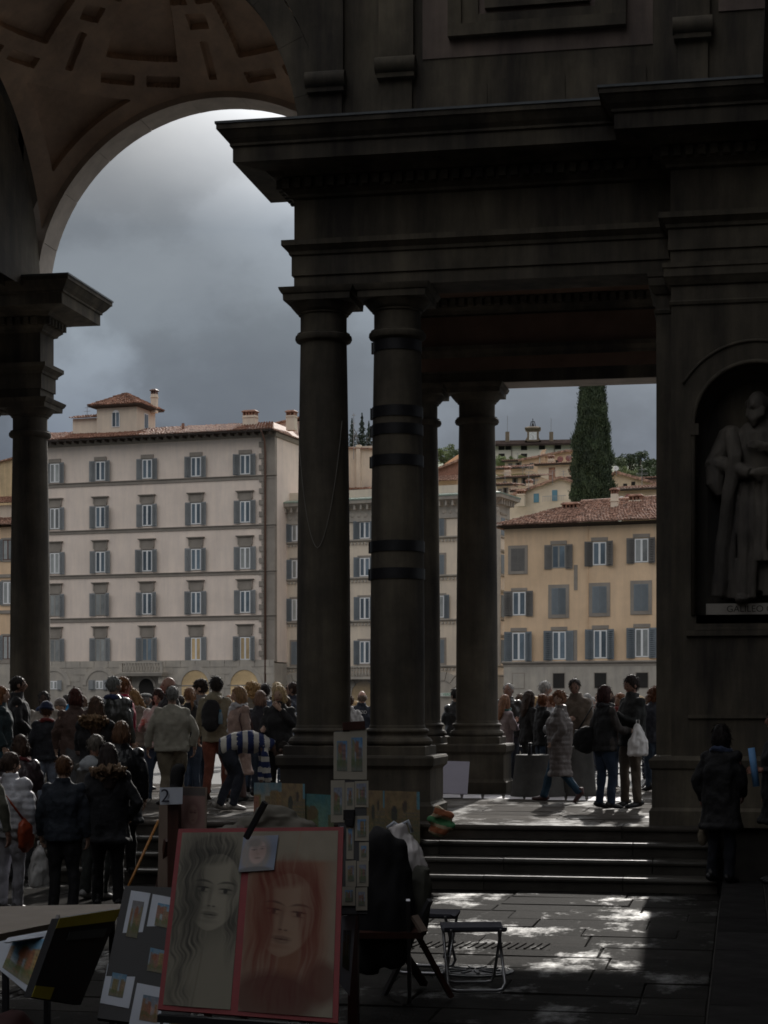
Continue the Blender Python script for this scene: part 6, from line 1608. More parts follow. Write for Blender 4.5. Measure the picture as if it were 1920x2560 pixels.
mb.tube([cpt(925,2080),cpt(940,2090),cpt(955,2150),cpt(965,2250),cpt(965,2360),cpt(960,2410)], [(0.05,0.05),(0.10,0.10),(0.17,0.12),(0.20,0.15),(0.19,0.15),(0.14,0.1)], 14)
mb.tube([cpt(935,2085),cpt(985,2120),cpt(1005,2180),cpt(1012,2270),cpt(1005,2320)], [(0.05,0.06),(0.08,0.08),(0.085,0.09),(0.09,0.09),(0.05,0.05)], 12)
mb.tube([cpt(930,2200),cpt(925,2330),cpt(915,2430)], [(0.1,0.1),(0.12,0.1),(0.08,0.08)], 12)
fuse('cloth', mb, M['black_cloth'], CO, 0.018, 4, 0.03, (7,7,3), loc=tuple(c0))
CL = thing('grey_jacket', 'grey green jacket hanging from the back of the folding chair', 'jacket')
c0 = at(1045,2240,12.5)
mb = MB(); mb.tube([at(1062,2165,12.5)-c0,at(1050,2200,12.5)-c0,at(1045,2250,12.5)-c0,at(1042,2340,12.5)-c0], [(0.05,0.05),(0.09,0.09),(0.085,0.08),(0.07,0.06)], 12)
fuse('cloth', mb, mat('grey_green_cloth',(0.075,0.075,0.062),0.85,0.25,6), CL, 0.014, 3, 0.025, (9,9,4), loc=tuple(c0))
WB = thing('carrier_bag', 'white plastic carrier bag tied to the black coat chair', 'bag')
c0 = at(1020,2130,12.6)
mb = MB(); f_ = lambda px,py: at(px,py,12.6)-c0
mb.tube([f_(998,2062),f_(1003,2090),f_(1022,2130),f_(1040,2175),f_(1050,2205)], [(0.03,0.04),(0.065,0.06),(0.105,0.085),(0.09,0.07),(0.04,0.04)], 12)
mb.tube([f_(965,2068),f_(985,2075),f_(1003,2100)], [(0.02,0.02),(0.035,0.03),(0.04,0.04)], 8)
mb.tube([f_(1058,2180),f_(1066,2205),f_(1062,2228)], [(0.02,0.03),(0.035,0.03),(0.015,0.02)], 8)
fuse('sack', mb, mat('carrier_plastic',(0.8,0.76,0.77),0.4,0.12,6,0.4,30,dist=0.008), WB, 0.010, 2, 0.022, (14,14,6), loc=tuple(c0))
for a_, b_, c_ in (((1000,2064),(1020,2052),(1030,2080)),((968,2070),(985,2056),(998,2066))):
    MB().tube([at(*a_,12.6),at(*b_,12.58),at(*c_,12.6)], 0.012, 6).build('handle', M['mount'], WB, True)

# ---- folding stools
M['canvas'] = mat('stool_canvas', (0.045,0.045,0.06), 0.8, 0.15, 12, 0.3, 60, dist=0.002)
def stool(label, px, D, rz, h=0.45, w=0.40, d=0.34):
    T = thing('folding_stool', label, 'stool', tuple(ground(px, D, 0)), TH+R(rz), 'folding stools by the steps')
    seat = MB(); n = 8
    vs = []; th = 0.022
    for k in range(n+1):
        y_ = -d/2 + d*k/n; sag = -0.03*math.sin(math.pi*k/n)
        vs += [(-w/2-0.02,y_,h+sag),(w/2+0.02,y_,h+sag),(w/2+0.02,y_,h+sag-th),(-w/2-0.02,y_,h+sag-th)]
    fs = [(0,3,2,1), tuple(n*4+i for i in (0,1,2,3))]
    for k in range(n):
        for q in range(4): fs.append((k*4+q, k*4+(q+1)%4, k*4+4+(q+1)%4, k*4+4+q))
    seat.add(vs, fs); seat.build('seat', M['canvas'], T, True, 40)
    for s_, name in ((1,'frame'),(-1,'frame')):
        x = w/2 - (0.0 if s_ > 0 else 0.025)
        yt, yb_ = s_*d/2, -s_*(d/2+0.03); r_ = 0.011
        pts = [(-x,yt,h-0.012),(-x,yt+( -s_*0.03),h-0.05),(-x,yb_,0.06),(-x+0.02,yb_,0.02),(-x+0.06,yb_,0.011),(x-0.06,yb_,0.011),(x-0.02,yb_,0.02),(x,yb_,0.06),(x,yt+(-s_*0.03),h-0.05),(x,yt,h-0.012)]
        MB().tube(pts, r_, 8).build(name, M['chrome'], T, True)
    for s_ in (-1,1): MB().tube([(s_*(w/2+0.015),0,h*0.5),(s_*(w/2-0.03),0,h*0.5)],0.012,8).build('pivot', M['chrome'], T)
    return T
stool('canvas folding stool standing clear on the wet paving', 1183, 13.05, 4)
stool('canvas folding stool half hidden by the black coat', 1068, 13.9, -14)

# ---- blanket on the steps, board by the rear pedestal, prints on the floor
BL = thing('striped_blanket', 'orange and green striped blanket dropped on the steps', 'blanket')
c0 = at(1105,2060,20.75)
mb = MB(); f_ = lambda px,py,d=0: at(px,py,20.75+d)-c0
mb.tube([f_(1085,2025),f_(1100,2035),f_(1135,2045)],[(0.05,0.07),(0.07,0.09),(0.03,0.06)],10); mb.tube([f_(1080,2040),f_(1090,2065),f_(1140,2062)],[(0.06,0.07),(0.08,0.09),(0.04,0.05)],10); mb.ell(f_(1098,2075),(0.12,0.12,0.07))
bm_ = [mat('orange_wool',(0.30,0.10,0.045),0.95,0.2,10), mat('green_wool',(0.07,0.22,0.10),0.95,0.2,10), mat('cream_wool',(0.35,0.27,0.18),0.95,0.2,10)]
fuse('wool', mb, bm_, BL, 0.012, 3, 0.025, (9,9,12), loc=tuple(c0), paint=lambda c: (0,0,2,1,1,2)[int((c[2]+0.3*c[0]+2)/0.035) % 6])
WBd = thing('leaning_board', 'plain lilac white board leaning on the rear pedestal', 'board')
slab('sheet', quad([at(1104,1902,27.9), at(1174,1904,27.8), at(1168,1985,27.2), at(1100,1982,27.3)]), 0.012, mat('lilac_card',(0.40,0.38,0.46),0.8,0.04,3), WBd)
M['floor_print'] = mat('pale_print', (0.72,0.69,0.72), 0.7, 0.35, 3, obj_var=0.25)
for k in range(9):
    x = 1105 + k*52; D = 27.1 - 0.12*k
    T = tag(slab('floor_print', quad([ground(x+2,D+1.15,FZ+0.008), ground(x+45,D+1.12,FZ+0.008), ground(x+47,D,FZ+0.008), ground(x,D,FZ+0.008)]), 0.003, M['floor_print'], None), 'pale print flat on the loggia floor, %s from the lilac board' % ('first','second','third','fourth','fifth','sixth','seventh','eighth','ninth')[k], 'picture', 'prints laid in a row on the loggia floor')
for k, (x, y) in enumerate(((1290,2030),(1585,2055))):
    pass

# ---- concrete bins, bollard
M['concrete'] = mat('bin_concrete', (0.052,0.05,0.046), 0.85, 0.3, 5, 0.4, 25, dist=0.008)
def bin_(label, px, D, r=0.34, h=0.62):
    T = thing('concrete_bin', label, 'bin', tuple(ground(px, D, FZ)), 0, 'concrete bins in the side bay')
    MB().lathe((0,0,0), [(r*1.12,0.0),(r*1.12,0.05),(r*1.08,0.07),(r*0.92,h-0.05),(r*0.93,h-0.02),(r*0.90,h),(r*0.75,h)], 36).build('drum', M['concrete'], T, True, 40)
    MB().lathe((0,0,0), [(r*0.74,h-0.04),(r*0.74,h-0.03),(0.01,h-0.03)], 24, cap=False).build('liner', M['iron'], T)
    return T
bin_('round concrete bin with a dark bottle on its rim', 1345, 27.6, 0.37, 0.63)
bin_('round concrete bin behind the walking woman in grey', 1432, 27.9, 0.33, 0.75)
bt = thing('dark_bottle', 'dark bottle standing on the concrete bin', 'bottle', tuple(ground(1325, 27.45, FZ+0.595)))
MB().lathe((0,0,0), [(0.035,0),(0.037,0.02),(0.037,0.13),(0.03,0.16),(0.03,0.19)], 14).build('body', mat('dark_glass',(0.012,0.012,0.014),0.25,0,1), bt, True)
MB().lathe((0,0,0.19), [(0.03,0),(0.03,0.022),(0.012,0.03)], 12).build('cap', M['iron'], bt)
bo = thing('iron_bollard', 'slim iron bollard with a ball top behind the grey coat', 'bollard', tuple(ground(1371, 28.2, FZ)))
MB().lathe((0,0,0), [(0.09,0),(0.09,0.05),(0.05,0.09),(0.045,0.85),(0.06,0.87),(0.06,0.9),(0.03,0.92)], 16).build('post', M['iron'], bo, True, 40)
MB().ell((0,0,1.0),(0.085,0.085,0.085),14,10).build('ball', M['metal'], bo, True)

# ---- bicycles parked behind the columns
def bicycle(label, px, D, rz, z=FZ):
    T = thing('bicycle', label, 'bicycle', tuple(ground(px, D, z)), R(rz), 'bicycles parked by the loggia')
    for y_ in (-0.52, 0.52):
        Wh = link('wheel', None, T, (0,y_,0.34))
        MB().tube([(0,0.33*math.cos(a*math.pi/14),0.33*math.sin(a*math.pi/14)) for a in range(29)], 0.017, 6, cap=False).build('tyre', M['iron'], Wh, True)
        MB().tube([(0,0.305*math.cos(a*math.pi/14),0.305*math.sin(a*math.pi/14)) for a in range(29)], 0.009, 5, cap=False).build('rim', M['chrome'], Wh, True)
        sp_ = MB()
        for a in range(16): sp_.bar((0,0,0),(0,0.3*math.cos(a*math.pi/8),0.3*math.sin(a*math.pi/8)),0.003)
        stuff(sp_.build('spokes', M['chrome'], Wh))
    fr = MB()
    for a, b in (((0,-0.52,0.34),(0,-0.05,0.30)),((0,-0.05,0.30),(0,-0.2,0.85)),((0,-0.52,0.34),(0,-0.16,0.74)),((0,-0.05,0.30),(0,0.36,0.78)),((0,-0.17,0.76),(0,0.35,0.86)),((0,0.34,0.92),(0,0.52,0.34))): fr.tube([a,b],0.016,6)
    fr.build('frame', M['iron'], T)
    MB().tube([(-0.27,0.2,1.02),(-0.2,0.32,1.0),(0,0.33,0.98),(0.2,0.32,1.0),(0.27,0.2,1.02)],0.012,6).tube([(0,0.34,0.92),(0,0.33,0.98)],0.014,6).build('handlebar', M['chrome'], T, True)
    MB().ell((0,-0.22,0.88),(0.07,0.13,0.035)).build('saddle', M['iron'], T, True)
    MB().tube([(-0.1,-0.05,0.3),(0.1,-0.05,0.3)],0.012,6).bar((0.1,-0.05,0.3),(0.1,0.08,0.2),0.02).bar((-0.1,-0.05,0.3),(-0.1,-0.18,0.4),0.02).build('crank', M['chrome'], T)
    return T
bicycle('dark bicycle leaning behind the first big column', 735, 27.2, 60)
bicycle('bicycle standing behind the concrete bin', 1300, 32.0, 80, 0.5)
bicycle('bicycle behind the couple with the plastic bag', 1500, 31.9, 100, 0.5)

# ================================================================== people
_cm = {}
def cloth(c, rough=0.85, kind=''):
    k = (tuple(c), rough, kind)
    if k not in _cm:
        if kind == 'leather': _cm[k] = mat('leather', c, 0.36, 0.2, 9, 0.7, 11, dist=0.03)
        elif kind == 'puffer': _cm[k] = mat('quilted_nylon', c, 0.5, 0.15, 8, 0.6, 12, dist=0.03)
        elif kind == 'knit': _cm[k] = mat('knitwear', c, 0.95, 0.12, 10, 0.6, 9, dist=0.03, sheen=0.2)
        elif kind == 'denim': _cm[k] = mat('denim', c, 0.9, 0.3, 8, 0.7, 10, dist=0.035)
        else: _cm[k] = mat('cloth', c, rough, 0.25, 7, 0.75, 8, dist=0.045)
    return _cm[k]
def hairm(c):
    k = ('hair', tuple(c))
    if k not in _cm: _cm[k] = mat('hair', c, 0.62, 0.45, 26, 0.5, 70, stretch=(1.6,1.6,0.35), dist=0.005, spec=0.25, col2=tuple(min(1,v*1.6) for v in c))
    return _cm[k]
def skinm(c):
    k = ('skin', tuple(c))
    if k not in _cm: _cm[k] = mat('skin', c, 0.5, 0.08, 12)
    return _cm[k]
EYE_M = mat('eye', (0.015,0.012,0.01), 0.25, 0); LIP_M = mat('lip', (0.26,0.10,0.085), 0.5, 0)
BK = (0.010,0.010,0.012); NAVY = (0.012,0.015,0.028); BROWN = (0.05,0.030,0.02); GREY = (0.10,0.10,0.10)
FAIR, TAN, DARK = (0.44,0.29,0.22), (0.30,0.185,0.135), (0.09,0.052,0.038)
H_BLK, H_BRN, H_RED, H_BLD, H_GRY, H_AUB = (0.012,0.009,0.008), (0.045,0.024,0.014), (0.045,0.014,0.010), (0.27,0.18,0.09), (0.16,0.155,0.15), (0.12,0.05,0.02)

def head_verts(n=24, m=18):
    vs, fs = [(0,0,-1)], []
    for i in range(1, m):
        ph = -math.pi/2 + math.pi*i/m
        for k in range(n):
            a = 2*math.pi*k/n; vs.append((math.cos(ph)*math.sin(a), math.cos(ph)*math.cos(a), math.sin(ph)))
    vs.append((0,0,1))
    out = []
    g = lambda t, s: math.exp(-(t/s)**2)
    for dx, dy, dz in vs:
        x, y, z = 0.077*dx, 0.100*dy, 0.120*dz
        if dz < 0: x *= 1-0.30*(-dz)**1.3; y *= (1-0.38*(-dz)) if dy < 0 else (1-0.06*(-dz))
        if dy > 0:
            y += 0.027*g(dx,0.15)*g(dz+0.16,0.17) + 0.012*g(dx,0.11)*g(dz-0.02,0.16)
            y += 0.005*g(dx,0.5)*g(dz-0.24,0.12) - 0.010*(g(dx-0.40,0.17)+g(dx+0.40,0.17))*g(dz-0.07,0.10)
            y += 0.006*g(dx,0.25)*g(dz+0.46,0.09) + 0.010*g(dx,0.3)*g(dz+0.80,0.16) - 0.004*g(dx,0.3)*g(dz+0.60,0.06)
        out.append(Vector((x,y,z)))
    for k in range(n): fs.append((0, 1+k, 1+(k+1)%n))
    for i in range(m-2):
        for k in range(n):
            a = 1+i*n; b = a+n; fs.append((a+k, b+k, b+(k+1)%n, a+(k+1)%n))
    l = 1+(m-2)*n
    for k in range(n): fs.append((l+k, len(vs)-1, l+(k+1)%n))
    return out, fs
HV, HF = head_verts()

def hand(mb, wrist, d, n, side, curl=0.45, mi=0):
    d = Vector(d).normalized(); n = Vector(n); n = (n - d*n.dot(d)).normalized(); s = d.cross(n)*side
    w = Vector(wrist)
    rot = Matrix((s*side, d, n)).transposed()
    mb.ell(w+d*0.045, (0.038,0.054,0.017), 8, 6, mi, rot)
    mb.tube([w-d*0.03, w+d*0.02], [0.026,0.029], 7, mi)
    for k, (o, L) in enumerate(((-0.029,0.062),(-0.010,0.074),(0.010,0.080),(0.028,0.070))):
        a = w + d*0.086 + s*o
        d1 = d*math.cos(curl)+n*math.sin(curl); d2 = d*math.cos(curl*2.2)+n*math.sin(curl*2.2)
        mb.tube([a-d*0.02, a+d1*L*0.5, a+d1*L*0.5+d2*L*0.5], [0.0095,0.009,0.0065], 6, mi)
    a = w + d*0.025 + s*0.03
    t = (s*0.62+d*0.75+n*0.25).normalized()
    mb.tube([a, a+t*0.035, a+t*0.035+(d+n*0.5).normalized()*0.03], [0.012,0.011,0.008], 6, mi)

ARMS = {  # elbow, wrist for the +x side, palm direction
 'down':   ((0.255,-0.03,1.13),(0.265,0.05,0.885),(-1,0.2,0)),
 'out':    ((0.285,-0.04,1.14),(0.315,0.03,0.895),(-1,0.2,0)),
 'pocket': ((0.285,-0.07,1.13),(0.215,0.09,0.955),(-1,0,0)),
 'front':  ((0.245,0.06,1.13),(0.085,0.29,1.15),(-0.6,0,-0.5)),
 'fold':   ((0.245,0.05,1.12),(0.02,0.22,1.14),(0,-1,0)),
 'mouth':  ((0.255,0.14,1.18),(0.06,0.185,1.43),(-0.3,-1,0)),
 'hold':   ((0.24,0.08,1.12),(0.17,0.33,1.12),(-1,0,-0.2)),
 'read':   ((0.23,0.09,1.14),(0.11,0.30,1.24),(-0.4,-0.7,0.2)),
 'low':    ((0.25,0.05,1.12),(0.16,0.24,0.98),(-1,0,-0.3)),
 'reach':  ((0.26,0.16,1.2),(0.20,0.40,1.22),(-0.4,0,-0.9)),
 'up':     ((0.25,0.16,1.24),(0.12,0.22,1.46),(-0.3,-0.8,0)),
}
LEGS = {
 'stand': (((0.09,0,0.92),(0.10,0.02,0.50),(0.11,-0.02,0.09)), ((0.09,0,0.92),(0.10,0.02,0.50),(0.11,-0.02,0.09)), 0, 0),
 'relax': (((0.09,0,0.92),(0.11,0.06,0.50),(0.14,0.02,0.09)), ((0.09,0,0.92),(0.09,0.0,0.50),(0.10,-0.03,0.09)), 0, 0),
 'walk':  (((0.09,0,0.92),(0.10,0.16,0.50),(0.10,0.27,0.09)), ((0.09,0,0.92),(0.09,-0.02,0.49),(0.09,-0.33,0.17)), 0.15, -0.75),
 'step':  (((0.09,0,0.92),(0.10,0.12,0.50),(0.11,0.14,0.09)), ((0.09,0,0.92),(0.09,-0.03,0.50),(0.10,-0.16,0.10)), 0, -0.25),
}
SPINE = [((0,0,0.93),(0.172,0.128)), ((0,0.005,1.08),(0.158,0.118)), ((0,0.005,1.26),(0.182,0.132)), ((0,-0.005,1.38),(0.178,0.112)), ((0,-0.012,1.44),(0.12,0.082)), ((0,-0.005,1.50),(0.066,0.066))]

def person(label, px, ytop, D, z, face, top=('jacket',BK,''), legs=NAVY, hair=('short',H_BRN), arms=('down','down'), pose='stand', skin=FAIR, fat=1.09, look=None, nod=None, shoe=BK, headk=1.0, hood=None, scarf=None, fur=None, hat=None, group=None, sleeve=None, paint=None, glasses=False, legkind='', skirt=None, spine=None, headpos=None, arm_over=None, leg_over=None, tall=None, lean=0.0, seed=None, cat='person'):
    h = tall or (EYE - z + (YH-ytop)*D/F)
    sd = seed if seed is not None else (px*0.37 + D)
    rp_ = random.Random(int(sd*977)); look = rp_.uniform(-24,24) if look is None else look; nod = rp_.uniform(-6,12) if nod is None else nod
    jx = lambda v, a: tuple(q + rp_.uniform(-a, a) for q in v)
    root = thing('person', label, cat, tuple(ground(px, D, z)), TH + R(face), group)
    k = h/1.765; root.scale = (k, k, k)
    if lean: root.rotation_euler = (0, 0, TH+R(face))
    kind, tcol, tk = top
    sp = spine or SPINE
    sp = [(Vector(p) + Vector((0, lean*max(0, p[2]-0.93), 0)), r) for p, r in sp]
    sk = skinm(skin)
    hc = Vector(headpos or (0, 0.012+lean*0.72, 1.632)); M3 = Matrix.Rotation(R(look), 3, 'Z') @ Matrix.Rotation(-R(nod), 3, 'X')
    HK = headk
    # limbs
    A = []
    for i, (nm, sx) in enumerate(zip(arms, (-1, 1))):
        e, w, pn = (arm_over[i] if arm_over and arm_over[i] else (jx(ARMS[nm][0],0.022), jx(ARMS[nm][1],0.02), ARMS[nm][2]))
        f_ = (0.97+0.03*fat)
        A.append((Vector((sx*0.178*f_, -0.005+lean*0.47, 1.395)) if not spine else sp[3][0]+Vector((sx*0.17,0,-0.02)), Vector((sx*e[0]*(0.7+0.3*fat), e[1]+lean*0.25, e[2])), Vector((sx*w[0]*(0.8+0.2*fat), w[1]+lean*0.15, w[2])), Vector((sx*pn[0], pn[1], pn[2])), sx))
    Lr, Ll, fr_, fl_ = leg_over or LEGS[pose]
    LG = [[Vector((sx*p[0], p[1], p[2])) for p in q] for q, sx in ((Lr,1),(Ll,-1))]
    # body: one fused skin under the clothes, with head and hands
    b = MB()
    b.tube([p for p, r in sp], [(r[0]*0.86, r[1]*0.84) for p, r in sp], 12)
    b.tube([sp[-2][0]-Vector((0,0,0.04)), sp[-1][0], hc-M3@Vector((0,0.005,0.05))], [0.062,0.057,0.055], 10)
    for q in LG: b.tube(q, [0.075,0.05,0.038], 8)
    for s_, e, w, pn, sx in A: b.tube([s_, e, w], [0.048,0.038,0.027], 8)
    hb = MB()
    hb.add([hc + M3@(v*HK) for v in HV], HF, 0)
    for sx in (-1,1):
        hb.ell(hc+M3@Vector((sx*0.079*HK,-0.006,-0.008)), (0.010,0.022,0.032), 8, 6, 0, M3)
        hb.ell(hc+M3@Vector((sx*0.031*HK,0.084*HK,0.010)), (0.013,0.007,0.0075), 8, 6, 1, M3)
        hb.ell(hc+M3@Vector((sx*0.031*HK,0.0905*HK,0.031)), (0.019,0.006,0.0035), 8, 5, 3, M3)
        if glasses: hb.ell(hc+M3@Vector((sx*0.033,0.094,0.010)), (0.027,0.010,0.019), 10, 6, 1, M3)
    if glasses: hb.bar(hc+M3@Vector((-0.075,0.03,0.015)), hc+M3@Vector((-0.06,0.085,0.012)), 0.005, mi=1); hb.bar(hc+M3@Vector((0.075,0.03,0.015)), hc+M3@Vector((0.06,0.085,0.012)), 0.005, mi=1)
    hb.ell(hc+M3@Vector((0,0.093*HK,-0.056*HK)), (0.024,0.008,0.008), 8, 5, 2, M3)
    for s_, e, w, pn, sx in A: hand(hb, w+(w-e).normalized()*0.012, (w-e), pn, sx, 0.5)
    hcol = hair[1] if hair else H_GRY
    BODY.append((b, hb, root, sk, hairm(hcol)))
    # trousers / skirt
    puff = 1.25 if tk == 'puffer' else 1.0
    t = MB()
    for q in LG: t.tube([q[0]+Vector((0,0,0.03)), (q[0]+q[1])/2, q[1], (q[1]*0.55+q[2]*0.45), q[2]-Vector((0,0,0.02))], [(0.10*fat,0.105*fat),(0.092*fat,0.094*fat),0.068,0.065,0.062], 12)
    t.tube([LG[0][0]*0.5+LG[1][0]*0.5-Vector((0,0,0.06)), sp[0][0], sp[1][0]-Vector((0,0,0.04))], [(0.135*fat,0.11*fat),(0.165*fat,0.125*fat),(0.15*fat,0.112*fat)], 14)
    fuse('trousers', t, cloth(legs, 0.85, legkind), root, 0.019, 3, 0.016, (12,12,5), seed=sd)
    if skirt:
        s2 = MB(); s2.tube([(0,0,skirt[0]),(0,0,0.75),(0,0,0.95),(0,0,1.02)], [(0.23,0.19),(0.20,0.16),(0.18,0.135),(0.155,0.115)], 18)
        fuse('skirt', s2, cloth(skirt[1]), root, 0.02, 2, 0.02, (12,12,2), seed=sd)
    # jacket, coat or jumper
    hem = {'jacket':0.83,'coat':0.60,'long':0.42,'sweater':0.86,'parka':0.70}[kind]
    tp = MB(); f = fat*(1.05 if kind != 'sweater' else 1.03)
    pts, rad = [], []
    if not spine:
        fl = 1.0 if kind in ('sweater','jacket') else 1.22
        pts += [Vector((0,0.0,hem)), Vector((0,0,(hem+0.95)/2))]; rad += [(0.178*f*fl,0.142*f*fl),(0.182*f*(fl*0.5+0.5),0.140*f)]
    else:
        pts += [sp[0][0]*1.25-sp[1][0]*0.25]; rad += [(0.165*f,0.12*f)]
    for i, (p, r) in enumerate(sp[:-1]):
        pts.append(p); q = (1.13*puff if i < 3 else 1.04)
        rad.append((r[0]*f*q, r[1]*f*q*(1.05 if i == 1 and fat > 1.05 else 1)))
    pts.append(sp[-1][0]+(sp[-1][0]-sp[-2][0])*0.15); rad.append((0.078,0.080))
    tp.tube(pts, rad, 18)
    for s_, e, w, pn, sx in A:
        tp.ell(s_, (0.072*puff*f**0.5,)*3, 10, 7)
        tp.tube([s_+Vector((-sx*0.05,0,0.01)), s_*0.5+e*0.5, e, e*0.45+w*0.55, w+(e-w).normalized()*0.01], [0.072*puff,0.062*puff*f**0.5,0.056*puff,0.052*puff,0.043*puff], 12)
    for s_, e, w, pn, sx in A: tp.tube([w+(e-w).normalized()*0.055, w+(e-w).normalized()*0.004], [0.050*puff,0.051*puff], 10)
    if not spine:
        tp.tube([(0,0,hem-0.005),(0,0,hem+0.05)], [(0.187*f*fl,0.150*f*fl),(0.187*f*fl,0.150*f*fl)], 18)
        if kind != 'sweater' and not scarf: tp.tube([sp[4][0]+Vector((0,0.0,0.0)), sp[5][0]+Vector((0,-0.012,0.035))], [(0.098,0.092),(0.088,0.09)], 14)
    if hood: tp.ell(sp[4][0]+Vector((0,-0.095,0.0)), (0.13,0.085,0.085), 12, 8)
    mats = list(tcol) if isinstance(tcol, list) else [cloth(tcol, 0.8, tk)]
    pf = paint
    if sleeve is not None:
        mats.append(cloth(sleeve)); pf = lambda c: 1 if abs(c[0]) > 0.215 else 0
    if hood and hood is not True:
        mats.append(cloth(hood)); i_ = len(mats)-1; pf = lambda c, i_=i_: i_ if (c[2] > 1.385 and c[1] < -0.085) else 0
    fuse('top', tp, mats, root, 0.0165, 3, 0.022 if tk != 'leather' else 0.016, (8,8,5), quilt=0.007 if tk == 'puffer' else 0, paint=pf, seed=sd)
    if fur:
        fm = MB(); fm.tube([(0.14*math.sin(a), -0.05+0.10*math.cos(a)-0.05, 1.46-0.03*math.cos(a)) for a in np.linspace(-2.6,2.6,15)+math.pi], [0.05]*15, 8)
        fm.ell((0,-0.12,1.42),(0.13,0.06,0.07))
        fuse('fur_trim', fm, hairm(fur), root, 0.012, 1, 0.045, (26,26,26), seed=sd)
    if scarf:
        fm = MB(); fm.tube([(0.092*math.sin(a), 0.0+0.09*math.cos(a), 1.475+0.015*math.cos(2*a)) for a in np.linspace(0,2*math.pi,17)], [(0.036,0.045)]*17, 8); fm.ell((0,0.07,1.44),(0.07,0.05,0.06))
        if len(scarf) > 3: fm.tube([(0.04,0.11,1.44),(0.05,0.15,1.28),(0.06,0.15,1.05)],[(0.05,0.03),(0.05,0.025),(0.045,0.02)],8)
        fuse('scarf', fm, cloth(scarf[:3], 0.9, 'knit'), root, 0.012, 2, 0.018, (18,18,18), seed=sd)
    # hair
    if hair and hair[0] != 'bald':
        hm_ = MB(); ty = hair[0]
        def HP(x, y, z_): return hc + M3@(Vector((x,y,z_))*HK)
        def he(c, r): hm_.ell(HP(*c), tuple(v*HK for v in r), 14, 10, 0, M3)
        if ty == 'rim': he((0,-0.035,-0.022),(0.083,0.082,0.062))
        elif ty == 'crop': he((0,-0.014,0.020),(0.085,0.104,0.110))
        else: he((0,-0.017,0.026),(0.092,0.108,0.115))
        if ty in ('bob','curly'): he((0,-0.045,-0.035),(0.105,0.085,0.125)); he((0.07,-0.01,-0.045),(0.035,0.06,0.10)); he((-0.07,-0.01,-0.045),(0.035,0.06,0.10))
        if ty == 'curly': he((0.05,0.05,0.08),(0.05,0.05,0.04)); he((0,-0.05,0.06),(0.11,0.10,0.09)); hm_.tube([HP(0.05,-0.08,-0.1),HP(0.06,-0.09,-0.26)],[(0.08,0.05),(0.04,0.03)],10)
        if ty in ('long','pony'):
            if ty == 'long':
                hm_.tube([HP(0,-0.05,0.05),HP(0,-0.085,-0.10),HP(0,-0.115,-0.24),HP(0,-0.12,-0.37)],[(0.095,0.07),(0.108,0.06),(0.105,0.05),(0.05,0.025)],14)
                for sx in (-1,1): hm_.tube([HP(sx*0.07,0.005,0.02),HP(sx*0.085,0.0,-0.10),HP(sx*0.09,0.01,-0.25)],[(0.025,0.05),(0.028,0.045),(0.02,0.02)],8)
            else: hm_.ell(HP(0,-0.12,0.03),(0.03,0.03,0.03)); hm_.tube([HP(0,-0.12,0.03),HP(0,-0.155,-0.03),HP(0,-0.14,-0.22)],[0.028,0.036,0.012],10)
        if ty == 'bun': he((0,-0.095,0.075),(0.045,0.045,0.042))
        if ty == 'mop': he((0,-0.01,0.055),(0.10,0.112,0.09))
        fuse('hair', hm_, hairm(hair[1]), root, 0.0105, 2, {'curly':0.03,'mop':0.022,'crop':0.004,'rim':0.004}.get(ty,0.005), (44,44,10) if ty not in ('curly','mop') else (26,26,26), seed=sd)
    if hat:
        cm_ = MB(); c0_ = hat[1]
        def HP(x, y, z_): return hc + M3@(Vector((x,y,z_))*HK)
        if hat[0] == 'beanie': cm_.ell(HP(0,-0.012,0.045),(0.097*HK,0.113*HK,0.098*HK),14,10,0,M3); cm_.tube([HP(0.093*math.sin(a),-0.012+0.109*math.cos(a),0.022) for a in np.linspace(0,2*math.pi,21)],[0.018]*21,8)
        else: cm_.ell(HP(0,0.0,0.082),(0.103,0.125,0.045),14,9,0,M3); cm_.ell(HP(0,0.095,0.062),(0.075,0.05,0.014),12,7,0,M3)
        fuse('hat', cm_, cloth(c0_, 0.95, 'knit'), root, 0.012, 2, 0.004, (30,30,30))
    # shoes
    for q, tilt in ((LG[0], fr_), (LG[1], fl_)):
        an = q[2]; R3 = Matrix.Rotation(tilt, 3, 'X')
        prof = [(-0.075,0.010,0.030,0.030),(-0.06,0.028,0.038,0.045),(0.0,0.022,0.042,0.050),(0.08,0.0,0.048,0.038),(0.15,-0.012,0.044,0.028),(0.185,-0.018,0.024,0.016)]
        base = an - Vector((0,0,0.05))
        sm = MB(); sm.tube([base + R3@Vector((0,y_,z_-0.0)) for y_, z_, rx, rz_ in prof], [(rx,rz_) for y_, z_, rx, rz_ in prof], 12)
        sm.tube([base+R3@Vector((0,-0.01,0.0)), an+Vector((0,0,0.07))], [(0.045,0.055),(0.045,0.05)], 10)
        sm.build('shoe', cloth(shoe, 0.5), root, True)
    return root
BODY = []
